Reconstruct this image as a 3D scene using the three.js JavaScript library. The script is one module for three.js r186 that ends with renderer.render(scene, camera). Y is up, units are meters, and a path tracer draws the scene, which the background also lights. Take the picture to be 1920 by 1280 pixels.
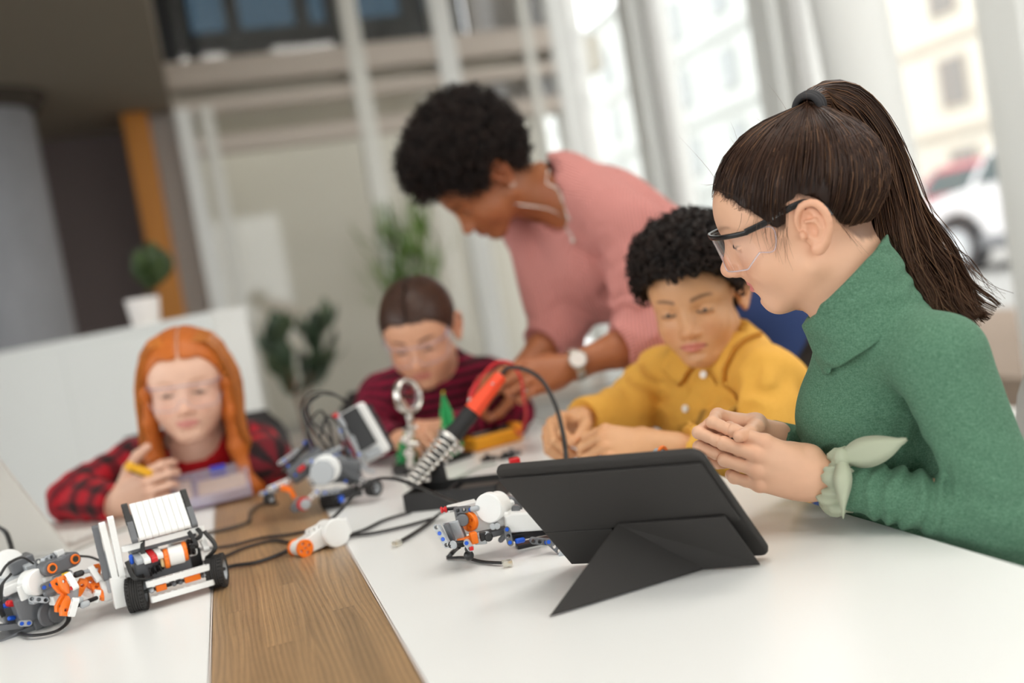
import * as THREE from 'three';
import { RoundedBoxGeometry } from 'three/addons/geometries/RoundedBoxGeometry.js';
import { mergeGeometries, mergeVertices } from 'three/addons/utils/BufferGeometryUtils.js';
import { RectAreaLightUniformsLib } from 'three/addons/lights/RectAreaLightUniformsLib.js';
import { ImprovedNoise } from 'three/addons/math/ImprovedNoise.js';
RectAreaLightUniformsLib.init();

// ---------------------------------------------------------------- camera, sky, light, exposure
const scene = new THREE.Scene();
const camera = new THREE.PerspectiveCamera(37.85, 1.5, 0.05, 200);
{
  const eye = new THREE.Vector3(0, 1.075, 0), fwd = new THREE.Vector3(0.27406, -0.06431, -0.95956), up = new THREE.Vector3(0.1804, 0.98349, -0.01439);
  camera.position.copy(eye); camera.up.copy(up); camera.lookAt(eye.clone().add(fwd));
}
camera.focus = 1.15; camera.userData.fStop = 1.7;
scene.add(camera);
scene.background = new THREE.Color().setRGB(0.97, 1.0, 1.0); scene.backgroundIntensity = 2.6;   // even white overcast sky
const renderer = new THREE.WebGLRenderer({ antialias: true });
renderer.toneMapping = THREE.LinearToneMapping; renderer.toneMappingExposure = 1.28;
renderer.shadowMap.enabled = true;

// ---------------------------------------------------------------- helpers
let seed = 12345;
const rnd = () => { seed = (seed * 1664525 + 1013904223) >>> 0; return seed / 4294967296; };
const rr = (a, b) => a + (b - a) * rnd();
const V = (x, y, z) => new THREE.Vector3(x, y, z);
const A = (a) => new THREE.Vector3(a[0], a[1], a[2]);
const PI = Math.PI, D = PI / 180;
const lerp = (a, b, t) => a + (b - a) * t, clamp = (x, a = 0, b = 1) => Math.min(b, Math.max(a, x)), sstep = (a, b, x) => { const t = clamp((x - a) / (b - a)); return t * t * (3 - 2 * t); };
const noiseGen = new ImprovedNoise(), noise = (x, y, z) => noiseGen.noise(x, y, z);
const fbm = (x, y, z, o = 3) => { let s = 0, a = 0.5; for (let i = 0; i < o; i++) { s += a * noise(x, y, z); x = x * 2.03 + 7.1; y = y * 2.03 + 3.3; z = z * 2.03 + 5.7; a *= 0.5; } return s; };
const rgb = (r, g, b) => new THREE.Color().setRGB(r / 255, g / 255, b / 255, THREE.SRGBColorSpace);
function mat(color, rough = 0.5, o = {}) { return new THREE.MeshPhysicalMaterial({ color: color instanceof THREE.Color ? color : new THREE.Color(color), roughness: rough, ...o }); }
const taken = new Map();
function numbered(n) { const k = taken.get(n) ?? 0; taken.set(n, k + 1); return k ? n + '_' + String(k).padStart(3, '0') : n; }
function shade(o) { o.castShadow = o.receiveShadow = true; return o; }
function thing(name, label, category, pos = [0, 0, 0], turn = 0, group) {
  const o = new THREE.Group(); o.name = numbered(name); scene.add(o); o.position.set(...pos); o.rotation.y = turn;
  o.userData = { label, category }; if (group) o.userData.group = group; return o;
}
function part(name, geo, m, parent, label) { const o = shade(new THREE.Mesh(geo, m)); o.name = name; parent.add(o); if (label) o.userData.label = label; return o; }
function solo(name, geo, m, label, category, group) { const o = shade(new THREE.Mesh(geo, m)); o.name = numbered(name); scene.add(o); o.userData = { label, category }; if (group) o.userData.group = group; return o; }
function struct(name, geo, m, label) { const o = shade(new THREE.Mesh(geo, m)); o.name = name; scene.add(o); o.userData = { kind: 'structure', label, category: name.replace(/_.*/, '') }; return o; }
function structGroup(name, label) { const o = new THREE.Group(); o.name = name; scene.add(o); o.userData = { kind: 'structure', label, category: name.replace(/_.*/, '') }; return o; }
function dup(root, label, pos, turn = 0) { const r = root.clone(); r.name = numbered(root.name.replace(/_\d\d\d$/, '')); scene.add(r); r.userData = { ...root.userData, label }; r.position.set(...pos); r.rotation.y = turn; return r; }
// geometry helpers
function X(g, x = 0, y = 0, z = 0, rx = 0, ry = 0, rz = 0) { if (rx || ry || rz) g.applyMatrix4(new THREE.Matrix4().makeRotationFromEuler(new THREE.Euler(rx, ry, rz))); g.translate(x, y, z); return g; }
const B = (w, h, d, x = 0, y = 0, z = 0, r = 0, rx = 0, ry = 0, rz = 0) => X(r > 0 ? new RoundedBoxGeometry(w, h, d, 2, Math.min(r, w / 2.01, h / 2.01, d / 2.01)) : new THREE.BoxGeometry(w, h, d), x, y, z, rx, ry, rz);
const C = (r1, r2, h, x = 0, y = 0, z = 0, rx = 0, ry = 0, rz = 0, s = 20, open = false) => X(new THREE.CylinderGeometry(r1, r2, h, s, 1, open), x, y, z, rx, ry, rz);
const L = (pts, s = 28) => new THREE.LatheGeometry(pts.map((p) => new THREE.Vector2(p[0], p[1])), s);
const S = (r, x = 0, y = 0, z = 0, sx = 1, sy = 1, sz = 1, n = 16) => { const g = new THREE.SphereGeometry(r, n, Math.ceil(n * 0.7)); g.scale(sx, sy, sz); g.computeVertexNormals(); return X(g, x, y, z); };
function tube(pts, r, n = 40, sides = 8, closed = false) { return new THREE.TubeGeometry(new THREE.CatmullRomCurve3(pts.map((p) => p.isVector3 ? p : A(p)), closed, 'centripetal'), n, r, sides, closed); }
function capped(pts, r, n = 40, sides = 8) { const P = pts.map((p) => p.isVector3 ? p : A(p)); return G([tube(P, r, n, sides), X(new THREE.SphereGeometry(r, sides, 6), P[0].x, P[0].y, P[0].z), X(new THREE.SphereGeometry(r, sides, 6), P.at(-1).x, P.at(-1).y, P.at(-1).z)]); }
function ribbon(pts, w, t, n = 48, side = null) { // flat cable: swept rounded rectangle kept level or along side
  const c = new THREE.CatmullRomCurve3(pts.map((p) => p.isVector3 ? p : A(p)), false, 'centripetal'), pos = [], idx = [], uv = [];
  const sec = [[-w / 2, -t / 4], [-w / 2 + t / 3, -t / 2], [w / 2 - t / 3, -t / 2], [w / 2, -t / 4], [w / 2, t / 4], [w / 2 - t / 3, t / 2], [-w / 2 + t / 3, t / 2], [-w / 2, t / 4]];
  for (let i = 0; i <= n; i++) {
    const u = i / n, p = c.getPoint(u), T = c.getTangent(u); let s = typeof side === 'function' ? side(u) : side ? side.clone() : V(0, 1, 0).cross(T);
    s.addScaledVector(T, -s.dot(T)).normalize(); const nn = T.clone().cross(s).normalize();
    for (const [a, b] of sec) { pos.push(p.x + s.x * a + nn.x * b, p.y + s.y * a + nn.y * b, p.z + s.z * a + nn.z * b); uv.push(a, u); }
  }
  const m = sec.length;
  for (let i = 0; i < n; i++) for (let j = 0; j < m; j++) { const a = i * m + j, b = i * m + (j + 1) % m; idx.push(a, b, a + m, b, b + m, a + m); }
  const g = new THREE.BufferGeometry(); g.setAttribute('position', new THREE.Float32BufferAttribute(pos, 3)); g.setAttribute('uv', new THREE.Float32BufferAttribute(uv, 2)); g.setIndex(idx); g.computeVertexNormals(); return g;
}
function G(list) { // merge, keeping position, normal, uv (and colour when all have it)
  const all = list.flat().filter(Boolean), col = all.every((g) => g.attributes.color);
  const norm = all.map((g) => { let q = g.index ? g : (() => { const c = g.clone(); c.setIndex([...Array(c.attributes.position.count).keys()]); return c; })(); const o = new THREE.BufferGeometry(); o.setIndex(q.index); o.setAttribute('position', q.attributes.position); o.setAttribute('normal', q.attributes.normal); o.setAttribute('uv', q.attributes.uv ?? new THREE.Float32BufferAttribute(new Float32Array(q.attributes.position.count * 2), 2)); if (col) o.setAttribute('color', q.attributes.color); return o; });
  return mergeGeometries(norm);
}
function extrude(pts, depth, bevel = 0, holes = [], curve = 8) {
  const s = pts instanceof THREE.Shape ? pts : new THREE.Shape(pts.map((p) => new THREE.Vector2(p[0], p[1])));
  for (const [hx, hy, hr] of holes) { const p = new THREE.Path(); p.absarc(hx, hy, hr, 0, 2 * PI, true); s.holes.push(p); }
  const g = new THREE.ExtrudeGeometry(s, { depth: depth - 2 * bevel, bevelEnabled: bevel > 0, bevelThickness: bevel, bevelSize: bevel, bevelOffset: -bevel, bevelSegments: 2, curveSegments: curve }); g.translate(0, 0, -(depth - 2 * bevel) / 2); return g;
}
function orient(g, origin, xAxis, yAxis, scale = 1) { const x = xAxis.clone().normalize(), z = x.clone().cross(yAxis).normalize(), y = z.clone().cross(x); const m = new THREE.Matrix4().makeBasis(x, y, z).scale(V(scale, scale, scale)); m.setPosition(origin); g.applyMatrix4(m); return g; }
function texture(w, h, fn, { srgb = true, rep = null } = {}) {
  const d = new Uint8Array(w * h * 4); for (let y = 0; y < h; y++) for (let x = 0; x < w; x++) { const c = fn(x / w, y / h, x, y), k = (y * w + x) * 4; d[k] = c[0]; d[k + 1] = c[1]; d[k + 2] = c[2]; d[k + 3] = 255; }
  const t = new THREE.DataTexture(d, w, h); t.wrapS = t.wrapT = THREE.RepeatWrapping; t.magFilter = THREE.LinearFilter; t.minFilter = THREE.LinearMipmapLinearFilter; if (srgb) t.colorSpace = THREE.SRGBColorSpace; if (rep) t.repeat.set(...rep); t.needsUpdate = true; return t;
}
function boxUV(g, s = 1) { const q = g.index ? g.toNonIndexed() : g, p = q.attributes.position, uv = new Float32Array(p.count * 2), a = V(), b = V(), c = V(); for (let i = 0; i < p.count; i += 3) { a.fromBufferAttribute(p, i); b.fromBufferAttribute(p, i + 1); c.fromBufferAttribute(p, i + 2); const n = b.clone().sub(a).cross(c.clone().sub(a)), ax = Math.abs(n.x), ay = Math.abs(n.y), az = Math.abs(n.z); [a, b, c].forEach((v, k) => { const [u, w] = ax > ay && ax > az ? [v.z, v.y] : ay > az ? [v.x, v.z] : [v.x, v.y]; uv[(i + k) * 2] = u * s; uv[(i + k) * 2 + 1] = w * s; }); } q.setAttribute('uv', new THREE.BufferAttribute(uv, 2)); return q; }
// ---------------------------------------------------------------- materials of the setting
const speckle = texture(256, 256, (u, v, x, y) => { const n = 235 + 14 * fbm(u * 9, v * 9, 1) + rr(-6, 6); return [n, n, n]; });
const W = {
  white: mat(rgb(232, 232, 228), 0.55), frame: mat(rgb(222, 220, 212), 0.45), warmFrame: mat(rgb(196, 184, 172), 0.5), dark: mat(rgb(40, 36, 34), 0.7), plum: mat(rgb(96, 84, 82), 0.85), soffit: mat(rgb(142, 132, 118), 0.9),
  concrete: mat(rgb(158, 158, 162), 0.85, { map: speckle }), ochre: mat(rgb(190, 122, 42), 0.55), glass: mat(0xffffff, 0.02, { transmission: 1, thickness: 0, ior: 1.45 }), greyPlaster: mat(rgb(170, 164, 158), 0.85),
  floor: mat(rgb(122, 118, 112), 0.45), ceiling: mat(rgb(228, 226, 220), 0.9), gasket: mat(rgb(186, 184, 180), 0.5), steel: mat(rgb(128, 126, 124), 0.35, { metalness: 0.8 }), asphalt: mat(rgb(150, 148, 144), 0.95), pave: mat(rgb(168, 160, 148), 0.95),
};
// ---------------------------------------------------------------- floor, ceilings and walls
struct('floor', B(15.4, 0.2, 14.6, -4.4, -0.1, -1.5), W.floor, 'grey polished concrete floor of the lobby');
struct('ceiling', B(9.6, 0.2, 14.6, -1.3, 4.9, -1.5), W.ceiling, 'white high ceiling over the glazed hall');
struct('trim_1', B(11, 2.05, 3.8, -5.55, 3.775, -6.9), W.soffit, 'low grey-brown plaster soffit beside the hall');
struct('wall_left', B(0.2, 2.75, 3.8, -11, 1.375, -6.9), W.plum, 'plum-grey wall far behind the cabinet');
struct('wall_back', B(11, 2.75, 0.2, -5.55, 1.375, -8.7), W.plum, 'dark plum-grey wall under the low soffit');
{ // lean column in front of the windows and round concrete column
  struct('trim_2', C(0.145, 0.145, 4.82, 0, 0, 0, 0, 0, 0, 36), W.white, 'leaning white round column by the window wall');
  const a = V(2.63, 0, -3.346), b = V(2.59, 4.8, -3.68), o = scene.getObjectByName('trim_2'); o.position.copy(a).add(b).multiplyScalar(0.5); o.quaternion.setFromUnitVectors(V(0, 1, 0), b.clone().sub(a).normalize());
  const col = structGroup('trim_3', 'round raw concrete column beside the dark wall'); part('shaft', C(0.25, 0.25, 2.66, 0, 1.33, 0, 0, 0, 0, 36), W.concrete, col); part('capital', C(0.36, 0.29, 0.1, 0, 2.7, 0, 0, 0, 0, 36), mat(rgb(66, 58, 50), 0.8), col); { const c = [-1.1474, 1.949, -7.056]; col.position.set(c[0], 0, c[2]); };
}
struct('trim_4', B(0.18, 2.74, 0.3, -0.32, 1.37, -8.0, 0.01), W.ochre, 'ochre timber door post against the plum wall');
struct('trim_5', B(0.2, 2.74, 0.12, -0.13, 1.37, -8.1), W.greyPlaster, 'narrow light grey wall strip beside the timber post');
// ---------------------------------------------------------------- glazed back front: posts, rails, panes
{
  const f = structGroup('window_1', 'tall glazed shop front of white posts and rails across the hall');
  const post = (x, w, y0, y1, m = W.frame, z = -8, d = 0.16) => part('post', B(w, y1 - y0, d, x, (y0 + y1) / 2, z, 0.008), m, f);
  const rail = (x0, x1, y, h, m = W.warmFrame, z = -8, d = 0.14) => part('rail', B(x1 - x0, h, d, (x0 + x1) / 2, y, z, 0.008), m, f);
  post(0.02, 0.12, 0, 2.74, W.white); post(0.19, 0.1, 0, 2.74); post(1.4, 0.14, 0, 4.8); post(2.14, 0.17, 0, 4.8, W.white); post(2.84, 0.08, 0, 4.8); post(3.12, 0.16, 0, 4.8, W.white);
  rail(-0.05, 3.2, 2.99, 0.2); rail(-0.05, 3.2, 2.74, 0.1); rail(-0.05, 3.2, 2.44, 0.13); rail(-0.05, 3.2, 0.06, 0.12); rail(-0.05, 3.2, 4.74, 0.12);
  for (const [a, b] of [[0.08, 0.14], [0.24, 1.33], [1.47, 2.055], [2.225, 2.8], [2.88, 3.04]]) for (const [y0, y1] of [[0.12, 2.375], [2.505, 2.69], [3.09, 4.68]]) part('pane', B(b - a, y1 - y0, 0.012, (a + b) / 2, (y0 + y1) / 2, -8.0), W.glass, f);
}
// corridor behind the front: pale wall low down, storey coloured as unlit with bluish window panes above
struct('wall_corridor', B(3.7, 2.9, 0.15, 1.75, 1.45, -10.2), mat(rgb(205, 201, 188), 0.8), 'pale beige corridor wall behind the glazed front');
struct('ceiling_corridor', B(3.6, 0.3, 1.0, 1.75, 2.86, -8.6), mat(rgb(196, 190, 176), 0.9), 'pale floor slab between the storeys behind the front');
{ // upper storey: near-black parts painted in for its unlit interior, with tinted panes
  const f = structGroup('window_2', 'upper storey window wall coloured near-black for its unlit interior, with tinted panes'), unlitM = mat(rgb(44, 46, 48), 0.45, { metalness: 0.3 }), tint = mat(rgb(96, 112, 122), 0.04, { transmission: 1, thickness: 0, ior: 1.5 }), z = -8.75, open = [[0.22, 0.5], [0.62, 1.08], [1.2, 1.34], [1.5, 2.0], [2.2, 2.42]]; let x = -0.05;
  for (const [a, b] of open) { part('shade_pier', B(a - x, 1.8, 0.12, (a + x) / 2, 3.9, z), unlitM, f); x = b; part('pane', B(b - a, 1.3, 0.012, (a + b) / 2, 4.15, z), tint, f); part('shade_spandrel', B(b - a, 0.5, 0.1, (a + b) / 2, 3.25, z), unlitM, f); } part('shade_pier', B(0.12, 1.8, 0.12, 2.48, 3.9, z), unlitM, f); part('blind', B(0.5, 0.5, 0.02, 1.75, 4.45, z + 0.03), unlitM, f);
}
struct('trim_6', B(0.7, 2.4, 0.1, 2.8, 3.6, -8.3), W.greyPlaster, 'light grey panel beside the glazed corner'); struct('trim_7', B(0.34, 0.75, 0.06, 2.33, 2.72, -8.3), mat(rgb(112, 102, 102), 0.7), 'dark plum panel behind the glazed corner');
struct('wall_corridor_added', B(0.12, 2.9, 2.3, -0.02, 1.45, -9.2), mat(rgb(190, 184, 170), 0.8), 'pale side wall added to darken the corridor behind the front'); struct('floor_corridor', B(3.6, 0.2, 2.4, 1.75, -0.1, -9.9), W.floor, 'grey corridor floor behind the front');  // side wall added to keep sky light out of the corridor
// ---------------------------------------------------------------- right window wall
{
  const f = structGroup('window_3', 'full-height window wall of white posts along the street'), x = 3.25;
  for (const z of [-8.2, -6.6, -4.9, -3.24, -1.55, 0.1, 1.8, 3.5, 5.1]) { part('post', B(0.3, 4.8, 0.22, x, 2.4, z, 0.01), W.white, f); part('gasket', B(0.1, 4.8, 0.05, x - 0.02, 2.4, z + 0.145), W.gasket, f); part('gasket', B(0.1, 4.8, 0.05, x - 0.02, 2.4, z - 0.145), W.gasket, f); }
  const zs = [-8.2, -6.6, -4.9, -3.24, -1.55, 0.1, 1.8, 3.5, 5.1];
  for (let i = 0; i < 8; i++) part('pane', B(0.012, 4.6, zs[i + 1] - zs[i] - 0.36, x, 2.4, (zs[i] + zs[i + 1]) / 2), W.glass, f);
  part('rail', B(0.16, 0.1, 13.4, x, 0.05, -1.5), W.frame, f); part('rail', B(0.16, 0.1, 13.4, x, 4.75, -1.5), W.frame, f);
}
// wall behind the photographer with a glazed entrance
{
  struct('wall_front', G([B(4.2, 4.8, 0.2, -4.1, 2.4, 5.3), B(9.3, 1.6, 0.2, -1.45, 4.0, 5.3), B(1.6, 3.2, 0.2, 2.4, 1.6, 5.3)]), W.ceiling, 'white wall behind the photographer');
  const f = structGroup('window_4', 'glazed entrance behind the photographer'), z = 5.3, xs = [-2, -0.2, 1.6]; for (const x of xs) part('post', B(0.12, 3.2, 0.2, x, 1.6, z), W.white, f); for (let k = 0; k < 2; k++) part('pane', B(1.68, 3.1, 0.012, xs[k] + 0.9, 1.6, z), W.glass, f);
}
// window wall on the left side of the hall
{
  const f = structGroup('window_5', 'window wall on the far left side of the hall'), x = -6; const zs = [-4.9, -2.9, -0.9, 1.1, 3.1, 5.1];
  for (const z of zs) part('post', B(0.2, 4.8, 0.16, x, 2.4, z), W.white, f); for (let i = 0; i < 5; i++) part('pane', B(0.012, 4.6, 1.84, x, 2.4, (zs[i] + zs[i + 1]) / 2), W.glass, f);
}
// ---------------------------------------------------------------- unseen ceiling lamps added as soft fill for the hall
{
  const glow = new THREE.MeshStandardMaterial({ color: 0xffffff, emissive: 0xfffaf2, emissiveIntensity: 3 });
  for (const [x, z] of [[0.3, -1.4], [1.8, -1.4], [0.3, 0.9], [1.8, 0.9]]) {
    const t = thing('added_fill_lamp', 'square white lamp panel added for soft fill, unseen over the hall', 'lamp', [x, 4.76, z], 0, 'added fill lamps of the hall');
    part('housing', B(0.94, 0.05, 0.94, 0, 0, 0, 0.01), W.white, t); part('diffuser', B(0.86, 0.01, 0.86, 0, -0.03, 0), glow, t);
    const l = new THREE.RectAreaLight(0xfffaf2, 5, 0.86, 0.86); l.position.set(x, 4.715, z); l.lookAt(x, 0, z); scene.add(l);
  }
}
// ---------------------------------------------------------------- street outside
struct('ground_street', B(60, 0.3, 90, 35.6, -0.05, -20), W.asphalt, 'pale grey street outside the windows');
// ---------------------------------------------------------------- white cabinet, plants and street beyond
{
  const t = thing('cabinet', 'low white partition cabinet behind ginger hair', 'cabinet'), r = A([-0.0281, 1.1285, -3.4507]), l = A([-0.9612, 1.1296, -4.9678]), d = l.clone().sub(r).setY(0).normalize(), n = V(0, 1, 0).cross(d).normalize(); if (n.z < 0) n.negate(); const w = 3.4, h = r.y, put = (g) => { const z = d.clone().cross(V(0, 1, 0)); g.applyMatrix4(new THREE.Matrix4().makeBasis(d, V(0, 1, 0), z).setPosition(V(r.x, 0, r.z))); return g; }, s = d.clone().cross(V(0, 1, 0)).dot(n) > 0 ? -1 : 1;
  part('carcass', put(B(w, h - 0.03, 0.13, w / 2, (h - 0.03) / 2, s * 0.075, 0.003)), W.white, t); part('worktop', put(B(w + 0.004, 0.03, 0.145, w / 2, h - 0.015, s * 0.072, 0.003)), W.white, t); for (let k = 0; k < 3; k++) part('door', put(B(w / 3 - 0.006, h - 0.09, 0.018, w / 3 * (k + 0.5), (h - 0.03) / 2 + 0.01, s * -0.001, 0.002)), W.white, t);
  const leafM = (c, k = 0.35) => mat(c, 0.6, { transmission: k * 0.6, thickness: 0, side: THREE.DoubleSide });
  function leaf(len, wid, bend = 0.3, fold = 0.15) { const g = new THREE.PlaneGeometry(wid, len, 4, 8), p = g.attributes.position; for (let i = 0; i < p.count; i++) { const u = p.getY(i) / len + 0.5, x = p.getX(i) * Math.sin(PI * Math.min(1, 0.06 + u * 0.94)) ** 0.7; p.setXYZ(i, x, u * len * Math.cos(bend * u), -len * bend * u * u * 0.6 + Math.abs(x) * fold); } g.computeVertexNormals(); return g; }
  function plant(name, label, pos, parts, { n, len, wid, bend, col, h = 0, spread = 1, stemCol = rgb(90, 74, 50), pot, lay = 0 }) {
    const t2 = thing(name, label, 'plant', pos), gs = [leaf(len, wid, bend), leaf(len * 0.8, wid * 0.9, bend * 1.3), leaf(len * 1.1, wid, bend * 0.7)], ms = col.map((c) => leafM(c)); if (pot) { part('pot', L([[0.001, 0], [pot.r * 0.8, 0], [pot.r, pot.h], [pot.r * 0.9, pot.h], [pot.r * 0.86, pot.h * 0.9], [0.001, pot.h * 0.9]], 32), mat(pot.c, 0.5), t2); part('soil', C(pot.r * 0.86, pot.r * 0.86, 0.01, 0, pot.h * 0.9, 0), mat(rgb(60, 46, 36), 0.95), t2); } const y0 = pot ? pot.h * 0.9 : 0; if (h > 0) for (let k = 0; k < parts; k++) part('stem', tube([[0, y0, 0], [0.03 * Math.cos(k * 2), y0 + h * 0.5, 0.03 * Math.sin(k * 2)], [0.07 * spread * Math.cos(k * 2.1), y0 + h, 0.07 * spread * Math.sin(k * 2.1)]], 0.008, 14, 6), mat(stemCol, 0.9), t2);
    for (let i = 0; i < n; i++) { const k = i % parts, a = i * 2.399, el = lay ? rr(0.7, 2.1) : rr(0.1, 1.25), hh = h > 0 ? y0 + h * rr(0.55, 1.02) : y0, f = (hh - y0) / Math.max(h, 0.01), o = part('leaf', gs[i % 3], ms[i % ms.length], t2); o.position.set(h > 0 ? 0.07 * spread * Math.cos(k * 2.1) * f : 0.01 * Math.cos(a), hh, h > 0 ? 0.07 * spread * Math.sin(k * 2.1) * f : 0.01 * Math.sin(a)); o.rotation.set(0, a, 0); o.rotateX(el); } return t2;
  }
  const pc = [-0.2579, 1.1212, -3.9535]; plant('potted_plant', 'small leafy plant in white pot on the white cabinet', [pc[0], h, pc[2]], 1, { n: 56, len: 0.16, wid: 0.05, bend: 0.8, col: [rgb(58, 78, 40), rgb(44, 62, 34), rgb(72, 92, 46)], h: 0.06, pot: { r: 0.062, h: 0.1, c: rgb(232, 226, 222) } });
  const p2 = [1.3482, 1.4094, -7.1408]; plant('potted_palm', 'tall bright green spiky plant in front of the glazed front', [p2[0], 0, p2[2]], 3, { n: 130, len: 0.4, wid: 0.032, bend: 1.1, lay: 1.2, col: [rgb(104, 134, 58), rgb(82, 112, 44), rgb(128, 152, 84)], h: 1.2, spread: 2.2, pot: { r: 0.17, h: 0.32, c: rgb(226, 224, 218) } });
  const p3 = [0.3581, 0.6818, -5.7074]; plant('rubber_plant', 'dark broad-leaved plant standing on the lobby floor', [p3[0], 0, p3[2]], 4, { n: 40, len: 0.22, wid: 0.11, bend: 0.5, col: [rgb(64, 82, 60), rgb(52, 68, 50), rgb(82, 98, 70)], h: 0.7, spread: 2.4, stemCol: rgb(120, 74, 52), pot: { r: 0.18, h: 0.26, c: rgb(120, 78, 58) } });
  const wd = thing('wall_dispenser', 'white rounded device on the ochre post', 'device', [-0.2416, 1.5905, -8.1802]); part('shell', B(0.15, 0.22, 0.1, 0, 0, 0, 0.04), W.white, wd); part('window', B(0.07, 0.05, 0.006, 0, 0.03, 0.05, 0.002), W.greyPlaster, wd);
  // planting bed and shrubs outside the window
  const bed = struct('ground_bed', B(2.2, 0.3, 12, 4.6, 0.05, -4), mat(rgb(126, 108, 92), 0.95), 'brown planting bed along the outside of the window'); void bed;
  for (const [i, z, s, lab] of [[0, -3.0, 0.42, 'round grey-green shrub outside beside the white column'], [1, -2.2, 0.34, 'low grey-green shrub outside behind green shoulder'], [2, -4.2, 0.3, 'small grey-green shrub outside past the column']]) { const sh = thing('shrub', lab, 'shrub', [4.4 + 0.2 * i, 0.2, z]), m2 = [rgb(112, 122, 98), rgb(92, 104, 82), rgb(132, 138, 116)].map((c) => leafM(c)), lg = leaf(0.09, 0.05, 0.3), list = []; for (let k = 0; k < 320; k++) { const d2 = V(rr(-1, 1), rr(-0.1, 1), rr(-1, 1)).normalize().multiplyScalar(s * Math.cbrt(rr(0.3, 1))), g = lg.clone(); g.rotateX(rr(0, 1.5)); g.rotateY(rr(0, 6.28)); g.translate(d2.x, d2.y + s * 0.4, d2.z); list.push(g); } stuff2(part('foliage', G(list), m2[i], sh)); for (let k = 0; k < 5; k++) part('stem', tube([[0, 0, 0], [0.1 * Math.cos(k * 1.3), s * 0.6, 0.1 * Math.sin(k * 1.3)]], 0.01, 6, 5), mat(rgb(100, 84, 66), 0.9), sh); }
}
function stuff2(o) { o.userData.kind = 'stuff'; return o; }
// car parked across the street
function parkedCar(label, pos, turn, body, lower) {
  const t = thing('parked_car', label, 'car', pos, turn), side = new THREE.Shape(); side.moveTo(-2.15, 0.35); side.lineTo(-2.2, 0.75); side.quadraticCurveTo(-2.18, 1.05, -1.95, 1.1); side.quadraticCurveTo(-1.55, 1.62, -1.1, 1.68); side.lineTo(0.3, 1.7); side.quadraticCurveTo(0.8, 1.6, 1.15, 1.1); side.quadraticCurveTo(1.9, 1.02, 2.1, 0.85); side.lineTo(2.2, 0.4); side.lineTo(1.85, 0.35); side.absarc(1.4, 0.36, 0.42, 0, PI, false); side.lineTo(-0.95, 0.35); side.absarc(-1.4, 0.36, 0.42, 0, PI, false); side.lineTo(-2.15, 0.35);
  part('body', extrude(side, 1.75, 0.06, [], 12), body, t); const win = extrude([[-1.75, 1.12], [-1.3, 1.55], [0.25, 1.58], [0.75, 1.45], [1.0, 1.12]], 1.78, 0.02); part('side_windows', win, mat(rgb(72, 84, 84), 0.08), t); for (const x of [-1.4, 1.4]) for (const z of [-0.8, 0.8]) { const w = C(0.36, 0.36, 0.22, x, 0.36, z, PI / 2, 0, 0, 28); const o = part('wheel', w, mat(rgb(62, 62, 64), 0.8), t); part('hubcap', C(0.22, 0.22, 0.24, x, 0.36, z, PI / 2, 0, 0, 20), mat(rgb(190, 192, 194), 0.4, { metalness: 0.5 }), o); } part('tail_light', B(0.3, 0.2, 1.72, -2.02, 0.92, 0, 0.06), mat(rgb(180, 26, 40), 0.25), t); part('rear_window', B(0.03, 0.42, 1.4, -1.72, 1.36, 0, 0.01, 0, 0, -0.62), mat(rgb(72, 84, 84), 0.08), t); part('sill', B(4.2, 0.2, 1.77, 0, 0.38, 0, 0.04), lower, t); return t;
}
const carStreet = 0.1;
parkedCar('white car parked across the street with its bonnet by the column', [[10.4067, 0.1, -9.6638][0], carStreet, [10.4067, 0.1, -9.6638][2]], PI / 2 + 0.1, mat(rgb(214, 210, 210), 0.3, { clearcoat: 0.6 }), mat(rgb(120, 120, 122), 0.6));
parkedCar('red car parked beyond the white car', [[15.1907, 0.1, -15.734][0], carStreet, [15.1907, 0.1, -15.734][2]], -PI / 2 + 0.15, mat(rgb(176, 74, 84), 0.3, { clearcoat: 0.6 }), mat(rgb(120, 110, 112), 0.6));
{ // buildings across the street with real windows
  const mk = (label, x, z, w, h, d, col, rows, cols, trimC, paneC) => { const t = thing('building', label, 'building', [x, 0, z]); part('wall', B(d, h, w, 0, h / 2, 0), mat(col, 0.9), t); const pm = mat(paneC ?? rgb(126, 120, 114), 0.15), tm = mat(trimC, 0.8); for (let r = 0; r < rows; r++) for (let c = 0; c < cols; c++) { const zz = (c + 0.5) / cols * w - w / 2, y = 1.6 + r * 3.2; const f = part('window_frame', B(0.12, 1.9, 1.5, -d / 2, y + 0.4, zz), tm, t); part('pane', B(0.1, 1.6, 1.2, -d / 2 - 0.04, y + 0.4, zz), pm, f); } for (let r = 1; r < rows; r++) part('cornice', B(0.3, 0.25, w, -d / 2, r * 3.2 + 0.3, 0), tm, t); part('roof', B(d + 0.6, 0.3, w + 0.6, 0, h + 0.15, 0), tm, t); return t; };
  mk('cream apartment building across the street', 30, -22, 26, 16, 8, rgb(206, 199, 186), 5, 7, rgb(184, 174, 160)); mk('pale grey building further along the street', 27, -52, 30, 14, 8, rgb(190, 192, 188), 4, 7, rgb(158, 160, 156), rgb(146, 150, 150)); mk('brown brick building at the street corner', 30, 4, 22, 16, 8, rgb(140, 122, 110), 5, 6, rgb(120, 108, 100));
}
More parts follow.
